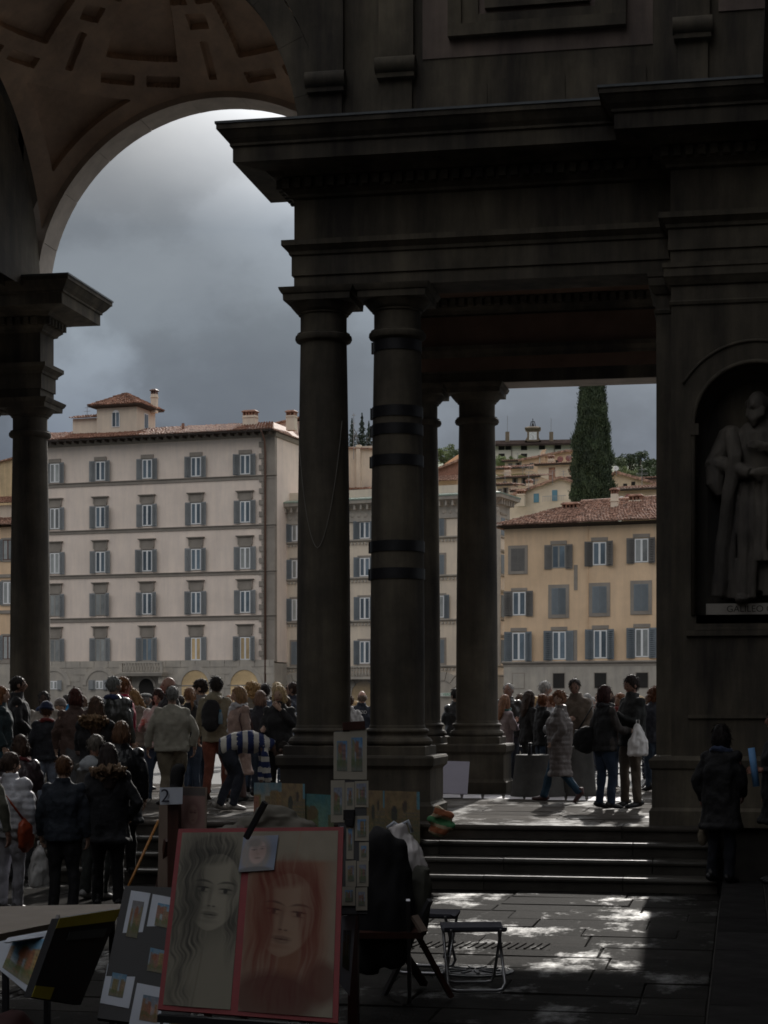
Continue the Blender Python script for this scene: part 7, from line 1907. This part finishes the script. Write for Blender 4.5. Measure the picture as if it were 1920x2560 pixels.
def finish_bodies():
    tmp = []
    for (b, hb, root, sk, hm_) in BODY:
        me = b.mesh('raw'); o = bpy.data.objects.new('raw', me); COL.objects.link(o)
        r = o.modifiers.new('fuse', 'REMESH'); r.mode = 'VOXEL'; r.voxel_size = 0.024
        tmp.append(o)
    dg = bpy.context.evaluated_depsgraph_get()
    for o, (b, hb, root, sk, hm_) in zip(tmp, BODY):
        me = bpy.data.meshes.new_from_object(o.evaluated_get(dg)); n = len(me.vertices)
        co = np.empty(n*3); me.vertices.foreach_get('co', co); co = co.reshape(-1,3)
        all_ = MB(); all_.add([tuple(c) for c in co], [tuple(p.vertices) for p in me.polygons], 0)
        all_.v += []; off_ = len(all_.v)
        all_.v += hb.v; all_.f += [tuple(i+off_ for i in f) for f in hb.f]; all_.mi += hb.mi
        bpy.data.objects.remove(o); bpy.data.meshes.remove(me)
        all_.build('body', [sk, EYE_M, LIP_M, hm_], root, True)

L = FZ; S = 0.5
JEAN = (0.035,0.055,0.09); TEAL = (0.02,0.06,0.085)
# --- on the loggia floor and the street behind, from the far column to the first big column
person('woman with long auburn hair and teal jacket at the picture edge', 4, 1716, 24.6, L, -80, ('jacket',(0.014,0.03,0.035),''), TEAL, ('long',H_AUB), ('down','down'))
person('man in a black jacket in profile holding out one hand', 44, 1689, 25.6, L, -82, ('jacket',BK,''), (0.02,0.03,0.03), ('crop',H_BLK), ('down','low'), skin=TAN)
person('grey-haired head behind the man in profile', 17, 1722, 31.0, S, -60, ('jacket',GREY,''), NAVY, ('short',(0.06,0.05,0.045)))
person('man in a cream hooded top facing the viewer by the slim column', 110, 1728, 29.2, S, 176, ('jacket',(0.34,0.30,0.26),''), NAVY, ('short',H_BLK), ('down','down'), skin=DARK, hood=True, scarf=(0.03,0.05,0.12))
person('child in a navy knitted cap and dark jacket seen from behind', 117, 1756, 23.9, L, 10, ('jacket',(0.010,0.012,0.018),''), (0.16,0.19,0.25), ('crop',H_BRN), ('down','down'), headk=1.14, hat=('beanie',(0.015,0.022,0.06)), scarf=(0.16,0.02,0.02), legkind='denim')
person('small child in a grey woollen cap looking this way', 151, 1748, 31.0, S, 172, ('jacket',BK,''), NAVY, ('crop',H_BRN), hat=('beanie',(0.15,0.13,0.125)), headk=1.16)
person('distant person in a bright blue jacket', 167, 1737, 45.0, S, 20, ('jacket',(0.01,0.17,0.36),''), NAVY, ('short',H_BLK))
person('woman with a dark red bob and brown coat seen from behind', 188, 1720, 23.2, L, 4, ('jacket',(0.085,0.05,0.04),''), (0.06,0.06,0.065), ('bob',H_RED), ('down','down'), skirt=(0.35,(0.075,0.075,0.08)), fat=1.05)
person('woman with long brown hair and a fur collar on the upper step', 240, 1741, 21.2, 0.48, -8, ('coat',BK,''), BK, ('long',H_BRN), ('fold','fold'), fur=(0.12,0.075,0.04), fat=1.1)
person('man with cropped grey hair, blue scarf and leather jacket', 284, 1689, 24.2, L, -22, ('coat',(0.022,0.024,0.022),'leather'), BK, ('crop',(0.10,0.105,0.10)), ('down','down'), scarf=(0.012,0.022,0.075), skin=TAN)
person('red-haired person in a crimson padded waistcoat', 308, 1692, 25.2, L, -62, ('jacket',(0.34,0.012,0.045),''), BK, ('short',H_AUB), ('down','down'), sleeve=(0.012,0.014,0.024))
person('fair woman with a pale scarf looking down at her hands', 331, 1721, 27.3, L, 150, ('jacket',(0.22,0.18,0.15),''), JEAN, ('long',(0.22,0.13,0.06)), ('read','read'), nod=18, scarf=(0.33,0.28,0.24,1))
person('man in a grey flat cap and dark jacket', 362, 1732, 29.8, L, -38, ('jacket',(0.04,0.042,0.038),''), (0.05,0.045,0.04), ('crop',H_GRY), ('front','front'), hat=('flat',(0.16,0.165,0.16)), skin=TAN)
person('young woman with long dark hair in a white lace top, looking down', 396, 1722, 25.8, L, 165, ('sweater',(0.42,0.38,0.35),'knit'), JEAN, ('long',(0.025,0.012,0.009)), ('down','read'), nod=26, pose='step', shoe=(0.35,0.33,0.3))
person('bald man in a black jacket facing the crowd', 424, 1691, 25.3, L, 110, ('jacket',BK,''), BK, ('rim',(0.05,0.035,0.03)), ('down','down'), skin=(0.36,0.20,0.15), fat=1.15)
person('stout grey-haired man in a beige jumper walking away', 430, 1714, 23.4, L, 2, ('sweater',(0.30,0.285,0.235),'knit'), (0.16,0.135,0.095), ('crop',(0.13,0.13,0.125)), ('out','out'), pose='step', skin=TAN, fat=1.28, shoe=(0.06,0.04,0.03))
person('woman with a light brown ponytail behind the man in the jumper', 474, 1719, 27.4, L, 6, ('jacket',BK,''), JEAN, ('pony',(0.16,0.085,0.045)), ('fold','fold'))
person('woman with loose tawny hair beside the ponytail', 490, 1718, 28.2, L, -12, ('jacket',(0.03,0.03,0.035),''), JEAN, ('long',(0.20,0.10,0.05)))
person('dark-haired man with a forelock in profile', 503, 1699, 27.9, L, 70, ('jacket',(0.16,0.15,0.15),''), JEAN, ('mop',(0.02,0.013,0.011)), ('front','front'), nod=12)
bp_man = person('man in a khaki jacket and rust trousers wearing a black backpack', 540, 1691, 26.8, L, -14, ('jacket',(0.20,0.175,0.12),''), (0.155,0.045,0.026), ('short',H_BLK), ('down','down'), pose='step', hood=True, skin=TAN, glasses=False, fat=1.05, shoe=(0.05,0.03,0.022))
scarf_w = person('woman in a long pink beige coat and white scarf', 598, 1716, 26.1, L, 118, ('long',(0.31,0.215,0.18),''), (0.09,0.055,0.05), ('bob',(0.19,0.115,0.06)), ('down','down'), scarf=(0.44,0.44,0.46,1), look=-20)
person('woman with curly fair hair seen from behind', 633, 1706, 28.8, L, -30, ('jacket',(0.22,0.19,0.15),''), JEAN, ('curly',(0.30,0.19,0.085)))
person('child with smooth brown hair below the curly fair woman', 651, 1727, 27.5, L, -20, ('jacket',(0.02,0.02,0.03),''), JEAN, ('bob',(0.13,0.08,0.06)))
person('dark-haired man in a grey jacket far behind', 662, 1709, 32.4, L, 0, ('jacket',(0.23,0.215,0.20),''), NAVY, ('short',(0.015,0.011,0.01)), skin=DARK)
person('fair-haired woman in a black jacket covering her mouth with a hand', 698, 1714, 24.4, L, 172, ('jacket',BK,''), BK, ('bob',(0.33,0.24,0.13)), ('mouth','hold'), nod=8, fat=1.12)
person('fair-haired woman with sunglasses on her head, far behind', 694, 1706, 30.5, L, 20, ('jacket',(0.10,0.13,0.19),''), JEAN, ('short',(0.36,0.28,0.17)))
person('man in dark glasses in profile beside the first big column', 731, 1704, 31.0, L, 78, ('jacket',(0.025,0.03,0.05),''), NAVY, ('crop',(0.03,0.018,0.014)), ('front','front'), glasses=True, skin=TAN, nod=-8)
person('person in blue denim behind the fair-haired woman', 716, 1742, 29.0, L, 0, ('jacket',(0.09,0.13,0.20),''), JEAN, ('short',H_BRN))
# the man bending down in a striped jumper
stripe = [mat('navy_wool',(0.016,0.028,0.10),0.95,0.12,14), mat('white_wool',(0.46,0.45,0.42),0.95,0.1,14)]
def stripes(c):
    arm = abs(c[0]) > 0.225 or c[2] < 0.73
    return int(math.floor((c[2] if arm else c[1])/0.072)) % 2
BS = [((0,-0.16,0.83),(0.165,0.125)), ((0,0.0,0.905),(0.158,0.122)), ((0,0.19,0.915),(0.180,0.128)), ((0,0.34,0.895),(0.172,0.11)), ((0,0.41,0.875),(0.11,0.08)), ((0,0.47,0.855),(0.066,0.066))]
person('man in a navy and white striped jumper bending down', 592, 1850, 24.0, L, -84, ('sweater',stripe,''), (0.018,0.022,0.035), ('crop',H_BLK), ('down','down'), skin=DARK, spine=BS, headpos=(0,0.59,0.80), nod=55, look=0, fat=1.0, tall=1.73, legkind='denim', shoe=(0.35,0.33,0.31), paint=stripes,
       arm_over=(((0.19,0.34,0.62),(0.13,0.33,0.38),(-1,0,0)), ((0.19,0.38,0.62),(0.14,0.42,0.38),(-1,0,0))),
       leg_over=(((0.09,-0.14,0.82),(0.10,0.04,0.47),(0.11,-0.06,0.09)), ((0.09,-0.14,0.82),(0.10,-0.06,0.46),(0.11,-0.24,0.09)), 0, 0))
# between the columns
vest = person('bald man in a dark lettered waistcoat between the two big columns', 905, 1726, 33.2, L, -6, ('jacket',(0.014,0.018,0.032),''), BK, ('rim',(0.12,0.09,0.07)), ('fold','fold'), sleeve=(0.36,0.34,0.32), nod=14, skin=(0.42,0.24,0.18), fat=1.12)
person('person in a pale striped top beside the bald man in the waistcoat', 872, 1738, 32.4, L, 10, ('jacket',(0.36,0.35,0.35),''), NAVY, ('short',H_BRN), ('down','down'))
person('man in a black leather jacket between the rear columns', 1140, 1722, 32.6, L, 20, ('jacket',(0.014,0.015,0.018),'leather'), BK, ('short',H_BLK), ('front','front'), nod=24, fat=1.1)
# --- right-hand bay
person('fair girl in a lilac cardigan holding a snack', 1262, 1737, 30.8, L, -62, ('sweater',(0.40,0.33,0.36),''), JEAN, ('long',(0.17,0.085,0.05)), ('read','front'), scarf=(0.03,0.10,0.10), skin=(0.50,0.29,0.22))
person('grey-haired man in a leather jacket next to the rear column', 1271, 1707, 31.6, L, 158, ('jacket',(0.016,0.015,0.014),'leather'), (0.03,0.035,0.05), ('crop',(0.20,0.195,0.19)), ('down','down'), skin=(0.33,0.18,0.13))
person('woman with long dark hair and sunglasses in profile', 1322, 1726, 30.4, L, -68, ('jacket',BK,''), BK, ('long',(0.03,0.018,0.013)), ('down','down'), glasses=True, skin=(0.42,0.24,0.17))
person('grey-haired man in profile above the red-haired woman', 1362, 1703, 32.2, L, -72, ('jacket',(0.012,0.014,0.022),''), NAVY, ('short',(0.28,0.27,0.26)), ('front','down'), skin=(0.44,0.25,0.19))
person('woman with a red-brown bun and black jacket', 1357, 1736, 29.6, L, -70, ('jacket',BK,''), JEAN, ('bun',(0.12,0.045,0.02)), ('front','front'), nod=14, skin=(0.42,0.24,0.17))
person('person in a white shirt mostly hidden by the grey coat', 1378, 1738, 31.0, L, 120, ('jacket',(0.46,0.47,0.50),''), JEAN, ('short',(0.14,0.06,0.03)), ('front','front'), skin=(0.48,0.28,0.21))
coat_w = person('woman in a grey quilted coat walking across the loggia', 1400, 1727, 26.0, L, 80, ('long',(0.125,0.105,0.10),'puffer'), (0.018,0.05,0.085), ('mop',(0.14,0.065,0.035)), ('pocket','pocket'), pose='walk', look=55, fat=1.08, shoe=(0.07,0.03,0.03), legkind='denim')
person('man in a beige padded jacket writing', 1444, 1704, 29.2, L, 158, ('jacket',(0.15,0.115,0.088),''), (0.02,0.02,0.025), ('crop',(0.02,0.014,0.012)), ('low','front'), nod=26, lean=0.22, hood=(0.19,0.155,0.12), skin=(0.34,0.20,0.15), tall=1.80)
vest_w = person('dark-haired woman in a black waistcoat, jeans and boots', 1512, 1713, 24.4, L, -66, ('jacket',BK,''), (0.015,0.028,0.055), ('bob',(0.03,0.010,0.009)), ('down','hold'), pose='relax', legkind='denim', scarf=(0.012,0.012,0.016), sleeve=(0.045,0.038,0.036))
bag_m = person('tall man in a black jacket with a plastic bag on his arm', 1580, 1688, 24.6, L, 112, ('jacket',(0.012,0.013,0.013),''), (0.085,0.065,0.048), ('short',(0.016,0.010,0.009)), ('read','read'), pose='relax', nod=16, skin=(0.32,0.18,0.135), fat=1.12)
person('fair woman with a red scarf between the couple', 1550, 1733, 30.2, L, 150, ('jacket',(0.05,0.03,0.03),''), JEAN, ('bob',(0.16,0.07,0.035)), scarf=(0.24,0.05,0.05))
person('brown-haired woman beside the dark pier', 1634, 1717, 29.4, L, 30, ('jacket',(0.05,0.055,0.075),''), JEAN, ('curly',(0.11,0.045,0.022)))
# --- in the courtyard below the steps
white_w = person('girl in a white padded jacket and white trousers', 26, 1881, 17.9, 0, -28, ('jacket',(0.44,0.45,0.50),'puffer'), (0.38,0.38,0.43), ('pony',(0.035,0.022,0.017)), ('down','down'), shoe=(0.05,0.05,0.055), look=-18)
person('woman with a brown bob and shiny dark jacket behind the white jacket', 50, 1837, 19.3, 0.16, -4, ('jacket',(0.028,0.016,0.02),'leather'), BK, ('bob',(0.032,0.018,0.012)), ('fold','fold'), scarf=(0.10,0.012,0.014))
boy = person('boy in a navy fleece seen from behind', 160, 1890, 17.6, 0, -6, ('jacket',(0.012,0.018,0.030),''), (0.007,0.007,0.010), ('crop',(0.075,0.036,0.017)), ('down','down'), headk=1.08, fat=1.12)
person('woman with long black hair and a fur-trimmed hood', 270, 1858, 18.2, 0, 10, ('parka',(0.008,0.009,0.013),''), (0.006,0.006,0.008), ('long',(0.015,0.010,0.009)), ('pocket','pocket'), fur=(0.10,0.065,0.04), fat=1.1)
person('brown-haired woman in a shiny black jacket on the first step', 304, 1803, 19.9, 0.16, 8, ('coat',(0.009,0.010,0.013),'leather'), BK, ('bob',(0.075,0.038,0.02)), ('down','down'))
person('greying man with a pale hood and bowed head', 238, 1835, 19.0, 0, -24, ('jacket',(0.05,0.045,0.04),''), (0.02,0.024,0.022), ('crop',(0.075,0.065,0.055)), ('front','front'), hood=(0.26,0.28,0.30), nod=28, skin=(0.30,0.165,0.12), shoe=(0.3,0.3,0.3))
person('person in an olive jumper cut off by the picture edge', -62, 1852, 16.8, 0, -10, ('sweater',(0.10,0.10,0.075),'knit'), (0.02,0.02,0.025), ('short',H_BRN), ('down','out'), skin=(0.30,0.165,0.12))
# --- at the foot of the statue pier
person('woman with a blue scarf and black coat by the statue pier', 1803, 1810, 19.25, 0.15, -38, ('coat',(0.005,0.005,0.007),''), (0.006,0.008,0.015), ('bob',(0.008,0.006,0.006)), ('down','low'), scarf=(0.035,0.05,0.10), skin=(0.26,0.12,0.09))
roll_m = person('man in dark clothes holding a blue paper roll at the picture edge', 1946, 1740, 19.2, 0.15, 84, ('coat',(0.007,0.007,0.008),''), BK, ('short',H_BLK), ('hold','down'), skin=(0.30,0.15,0.11), tall=1.84, look=0, arm_over=(((0.27,-0.02,1.14),(0.24,0.19,1.14),(-1,0,-0.2)), None))

# --- a few more of the crowd on the street, further off
rr = random.Random(77)
far_cols = [(0.02,0.02,0.025),(0.10,0.09,0.08),(0.16,0.15,0.15),(0.03,0.035,0.06),(0.09,0.03,0.025),(0.06,0.05,0.04)]
FARX = [(60,1740),(92,1744),(205,1738),(262,1742),(345,1741),(452,1738),(520,1741),(572,1738),(615,1743),(676,1741),(745,1742),(890,1752),(1300,1735),(1340,1741),(1395,1733),(1418,1738),(1468,1734),(1480,1742),(1498,1731),(1530,1738),(1600,1740),(1622,1736)]
for i, (px, yt) in enumerate(FARX):
    D_ = rr.uniform(36, 48)
    person('distant passer-by in the packed crowd on the river street', px, yt, D_, S, rr.choice((0,20,-30,150,170,-90,90)), (rr.choice(('jacket','coat')),rr.choice(far_cols),''), NAVY, (rr.choice(('short','bob','crop','long')),rr.choice((H_BLK,H_BRN,H_BRN,H_AUB,H_GRY,H_BLD))), group='distant crowd on the river street', skin=rr.choice((FAIR,FAIR,TAN)))

# ================================================================== what people carry
def local(root, p):
    k = root.scale[0]; a = root.rotation_euler[2]
    v = Vector(p)*k; return root.location + Vector((v.x*math.cos(a)-v.y*math.sin(a), v.x*math.sin(a)+v.y*math.cos(a), v.z))
def carried(name, label, cat, root): 
    o = thing(name, label, cat, tuple(root.location), root.rotation_euler[2]); o.scale = root.scale; return o
# backpack
o = carried('backpack', 'black backpack with a water bottle in its side pocket', 'backpack', bp_man)
mb = MB(); mb.ell((0,-0.21,1.20),(0.155,0.095,0.24),14,10); mb.ell((0,-0.26,1.10),(0.125,0.07,0.13)); mb.ell((0,-0.2,1.36),(0.11,0.06,0.08))
fuse('pack', mb, M['black_cloth'], o, 0.016, 3, 0.015, (9,9,9))
for sx in (-1,1): MB().tube([(sx*0.09,-0.13,1.42),(sx*0.11,-0.02,1.475),(sx*0.12,0.13,1.36),(sx*0.14,0.14,1.2),(sx*0.17,-0.08,1.05)],[(0.026,0.008)]*5,6).build('strap', M['black_cloth'], o, True)
w = thing('water_bottle', 'small clear bottle with a blue cap in the backpack pocket', 'bottle', tuple(local(bp_man,(0.15,-0.24,1.08))))
MB().lathe((0,0,0), [(0.03,0),(0.034,0.02),(0.034,0.12),(0.028,0.15),(0.014,0.18)], 14).build('body', mat('clear_bottle',(0.10,0.16,0.20),0.15,0,1), w, True); MB().lathe((0,0,0.18),[(0.016,0),(0.016,0.03),(0.004,0.032)],12).build('cap', mat('blue_cap',(0.02,0.13,0.22),0.4,0,1), w)
# shoulder bags
def shoulder_bag(label, root, c, r, m, strap, name='shoulder_bag', amp=0.012):
    o = carried(name, label, 'bag', root); mb = MB(); mb.ell(c, r, 14, 9); mb.box(c[0]-r[0]*0.7,c[0]+r[0]*0.7,c[1]-r[1]*0.7,c[1]+r[1]*0.7,c[2]-r[2]*0.7,c[2]+r[2]*0.72)
    fuse('pouch', mb, m, o, 0.014, 3, amp, (12,12,9))
    MB().tube(strap, [(0.018,0.007)]*len(strap), 6).build('strap', m, o, True)
    return o
shoulder_bag('big black shoulder bag of the woman in the waistcoat', vest_w, (-0.24,-0.16,0.98), (0.13,0.22,0.2), M['black_cloth'], [(-0.24,-0.3,1.12),(-0.2,-0.09,1.46),(-0.16,0.0,1.475),(-0.22,0.09,1.3),(-0.25,0.0,1.12)])
shoulder_bag('red handbag of the woman in the grey quilted coat', coat_w, (0.27,0.06,0.93), (0.06,0.15,0.13), mat('red_leather',(0.085,0.008,0.012),0.45,0.15,8), [(0.26,-0.06,1.03),(0.17,-0.03,1.47),(0.12,0.03,1.48),(0.22,0.13,1.25),(0.26,0.14,1.03)])
shoulder_bag('orange shoulder bag hanging on the girl in white', white_w, (0.26,-0.05,0.86), (0.06,0.13,0.2), mat('orange_leather',(0.33,0.055,0.018),0.5,0.2,8), [(0.26,-0.1,1.04),(0.13,-0.19,1.25),(-0.08,-0.16,1.43),(-0.12,0.0,1.47),(0.05,0.19,1.25),(0.24,0.12,1.04)])
shoulder_bag('brown strapped bag of the woman in the pink beige coat', scarf_w, (-0.27,-0.05,0.95), (0.06,0.14,0.14), mat('plum_leather',(0.05,0.015,0.02),0.5,0.2,8), [(-0.27,-0.12,1.07),(-0.2,-0.06,1.45),(-0.15,0.0,1.48),(-0.22,0.1,1.28),(-0.26,0.06,1.07)])
# carrier bags
def carrier(label, root, hand_p, w, h, d, m):
    o = carried('plastic_bag', label, 'bag', root); x, y, z_ = hand_p
    mb = MB(); mb.tube([(x,y,z_-0.04),(x,y,z_-0.13),(x,y,z_-h*0.6),(x,y,z_-h*0.95),(x,y,z_-h)], [(0.02,0.03),(d*0.6,w*0.55),(d,w*0.95),(d*0.9,w),(d*0.5,w*0.85)], 14)
    fuse('sack', mb, m, o, 0.013, 2, 0.02, (14,14,7))
    MB().tube([(x,y-0.02,z_-0.08),(x,y-0.02,z_+0.01),(x,y+0.02,z_+0.01),(x,y+0.02,z_-0.08)], [(0.012,0.005)]*4, 6).build('handle', m, o, True)
carrier('white plastic bag hanging from the tall man in black', bag_m, (-0.33,0.10,1.16), 0.145, 0.46, 0.075, M['plastic_bag'])
carrier('thin clear plastic bag between the girl in white and the boy', white_w, (0.33,0.09,0.78), 0.16, 0.50, 0.10, M['clear_bag'])
# camera, guide, paper roll
o = carried('compact_camera', 'small dark camera in the hand of the woman in the waistcoat', 'camera', vest_w)
MB().box(0.13,0.22,0.42,0.45,1.10,1.16).build('body', M['iron'], o); MB().lathe((0,0,0),[(0.022,0),(0.022,0.03),(0.012,0.032)],12).build('lens', M['chrome'], o, True, loc=(0.175,0.435,1.13))
o = carried('folded_map', 'pale blue folded map in the hands of the tall man in black', 'map', bag_m)
MB().box(-0.1,0.1,0.37,0.385,1.24,1.31).build('sheet', mat('map_paper',(0.28,0.40,0.50),0.7,0.2,10), o)
o = carried('paper_roll', 'bright blue paper roll held upright at the picture edge', 'paper roll', roll_m)
MB().tube([(-0.25,0.24,0.98),(-0.25,0.29,1.36)], 0.034, 16).build('tube', mat('blue_paper',(0.14,0.32,0.62),0.6,0.1,8), o, True)
o = thing('straw_bag', 'round straw bag hanging behind the woman in the blue scarf', 'bag', tuple(ground(1757, 19.45, 0)), TH)
MB().ell((0,0,0.62),(0.055,0.05,0.10),12,8).build('pouch', mat('straw',(0.17,0.14,0.10),0.9,0.3,20,0.5,60), o, True); MB().tube([(-0.05,0,0.65),(-0.03,0,0.80),(0.04,0,0.86),(0.07,0,0.84)],0.007,6).build('handle', mat('straw_handle',(0.20,0.17,0.13),0.9,0.1,8), o, True)
text('back_lettering', 'ENZO', 0.085, mat('white_lettering',(0.6,0.6,0.6),0.7,0), vest, (0,-0.165,1.34), (R(82),0,0), 0.004)
text('back_stripe', '- -', 0.07, mat('red_lettering',(0.25,0.015,0.03),0.7,0), vest, (0,-0.175,1.26), (R(86),0,0), 0.004)

# ---- the statue's figure
def statue_fig():
    b = MB()
    b.tube([(0,0,0.10),(0,0.0,0.3),(0,0,0.75),(0.01,0.0,0.98),(0.02,-0.01,1.12),(0.01,-0.01,1.28),(0,0.0,1.39),(0,0.0,1.45),(0,-0.01,1.52)], [(0.21,0.12),(0.21,0.13),(0.205,0.14),(0.19,0.14),(0.185,0.14),(0.20,0.145),(0.205,0.13),(0.13,0.09),(0.065,0.065)], 20)
    rs_ = random.Random(5)
    for k in range(15):                                   # robe falling in deep folds
        a = -math.pi*(0.02+0.96*k/14); x, y = 0.215*math.cos(a), 0.15*math.sin(a)
        zb_ = 0.04 if abs(k-6) > 1 else 0.34              # the robe opens over one leg
        b.tube([(x*1.12,y*1.2,zb_),(x*1.08+rs_.uniform(-.02,.02),y*1.18,0.45),(x*0.98,y*1.08,0.8),(x*0.85,y*0.95,1.0)], [(0.030,0.034),(0.026,0.03),(0.02,0.022),(0.01,0.01)], 8)
    for s, xo in ((-1,-0.02),(1,0.02)):                   # cloak edges hanging from the shoulders
        b.tube([(s*0.20,-0.06,1.42),(s*0.17,-0.15,1.2),(s*0.21,-0.15,0.9),(s*0.26,-0.12,0.45),(s*0.28,-0.10,0.06)], [(0.05,0.05),(0.05,0.04),(0.05,0.045),(0.055,0.05),(0.06,0.05)], 10)
    b.tube([(0.05,-0.06,0.42),(0.06,-0.08,0.2),(0.06,-0.09,0.06)], [0.07,0.05,0.045], 10)
    for s in (-1,1):
        zw_ = 1.05 if s < 0 else 1.27
        b.ell((s*0.20,0.0,1.39),(0.09,0.085,0.085)); b.tube([(s*0.20,0.0,1.40),(s*0.30,-0.03,1.15),(s*0.06,-0.20,zw_)], [0.088,0.095,0.05], 12)
        for q in range(4): b.tube([(s*(0.22+0.02*q),-0.07,1.36-0.07*q),(s*(0.30-0.01*q),-0.10,1.22-0.05*q)], [0.022,0.018], 6)
        b.tube([(s*0.30,-0.03,1.18),(s*0.31,-0.06,0.98),(s*0.27,-0.09,0.88)], [(0.075,0.085),(0.07,0.07),(0.03,0.03)], 10)
        b.ell((s*0.12,-0.15,0.03),(0.05,0.13,0.04))
        hand(b, (s*0.06,-0.20,zw_), (-s*0.9,-0.1,0.12), (0,1,0), s, 0.35)
    hc = Vector((-0.01,-0.03,1.625)); rt = Matrix.Rotation(math.pi-0.35, 3, 'Z')
    b.add([hc + rt@v for v in HV], HF)
    b.tube([(0,0,1.45),(0,-0.02,1.57)], [0.07,0.065], 10)
    fwd = rt@Vector((0,1,0)); rgt = rt@Vector((1,0,0))
    for k in range(9):                                    # beard in locks
        o_ = (k-4)/4; p = hc + fwd*(0.085-0.03*abs(o_)) + rgt*0.055*o_ + Vector((0,0,-0.065+0.035*abs(o_)))
        b.tube([p, p+Vector((0,0,-0.06))+fwd*0.015, p+Vector((0,0,-0.115+0.04*abs(o_)))-rgt*0.02*o_], [0.020,0.020,0.008], 7)
    for k in range(8): a = k*math.pi/7; p = hc - fwd*0.03*math.sin(a) + rgt*0.078*math.cos(a) + Vector((0,0,0.02)); b.ell(p-fwd*0.03,(0.032,0.032,0.05))
    return b
b = statue_fig()
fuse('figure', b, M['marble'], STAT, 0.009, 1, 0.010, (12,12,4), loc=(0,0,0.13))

finish_fuse()
finish_bodies()
for o in list(STAT.children):
    if o.name.startswith('figure'): o.scale = (1.62,1.45,1.4)
finish_texts()
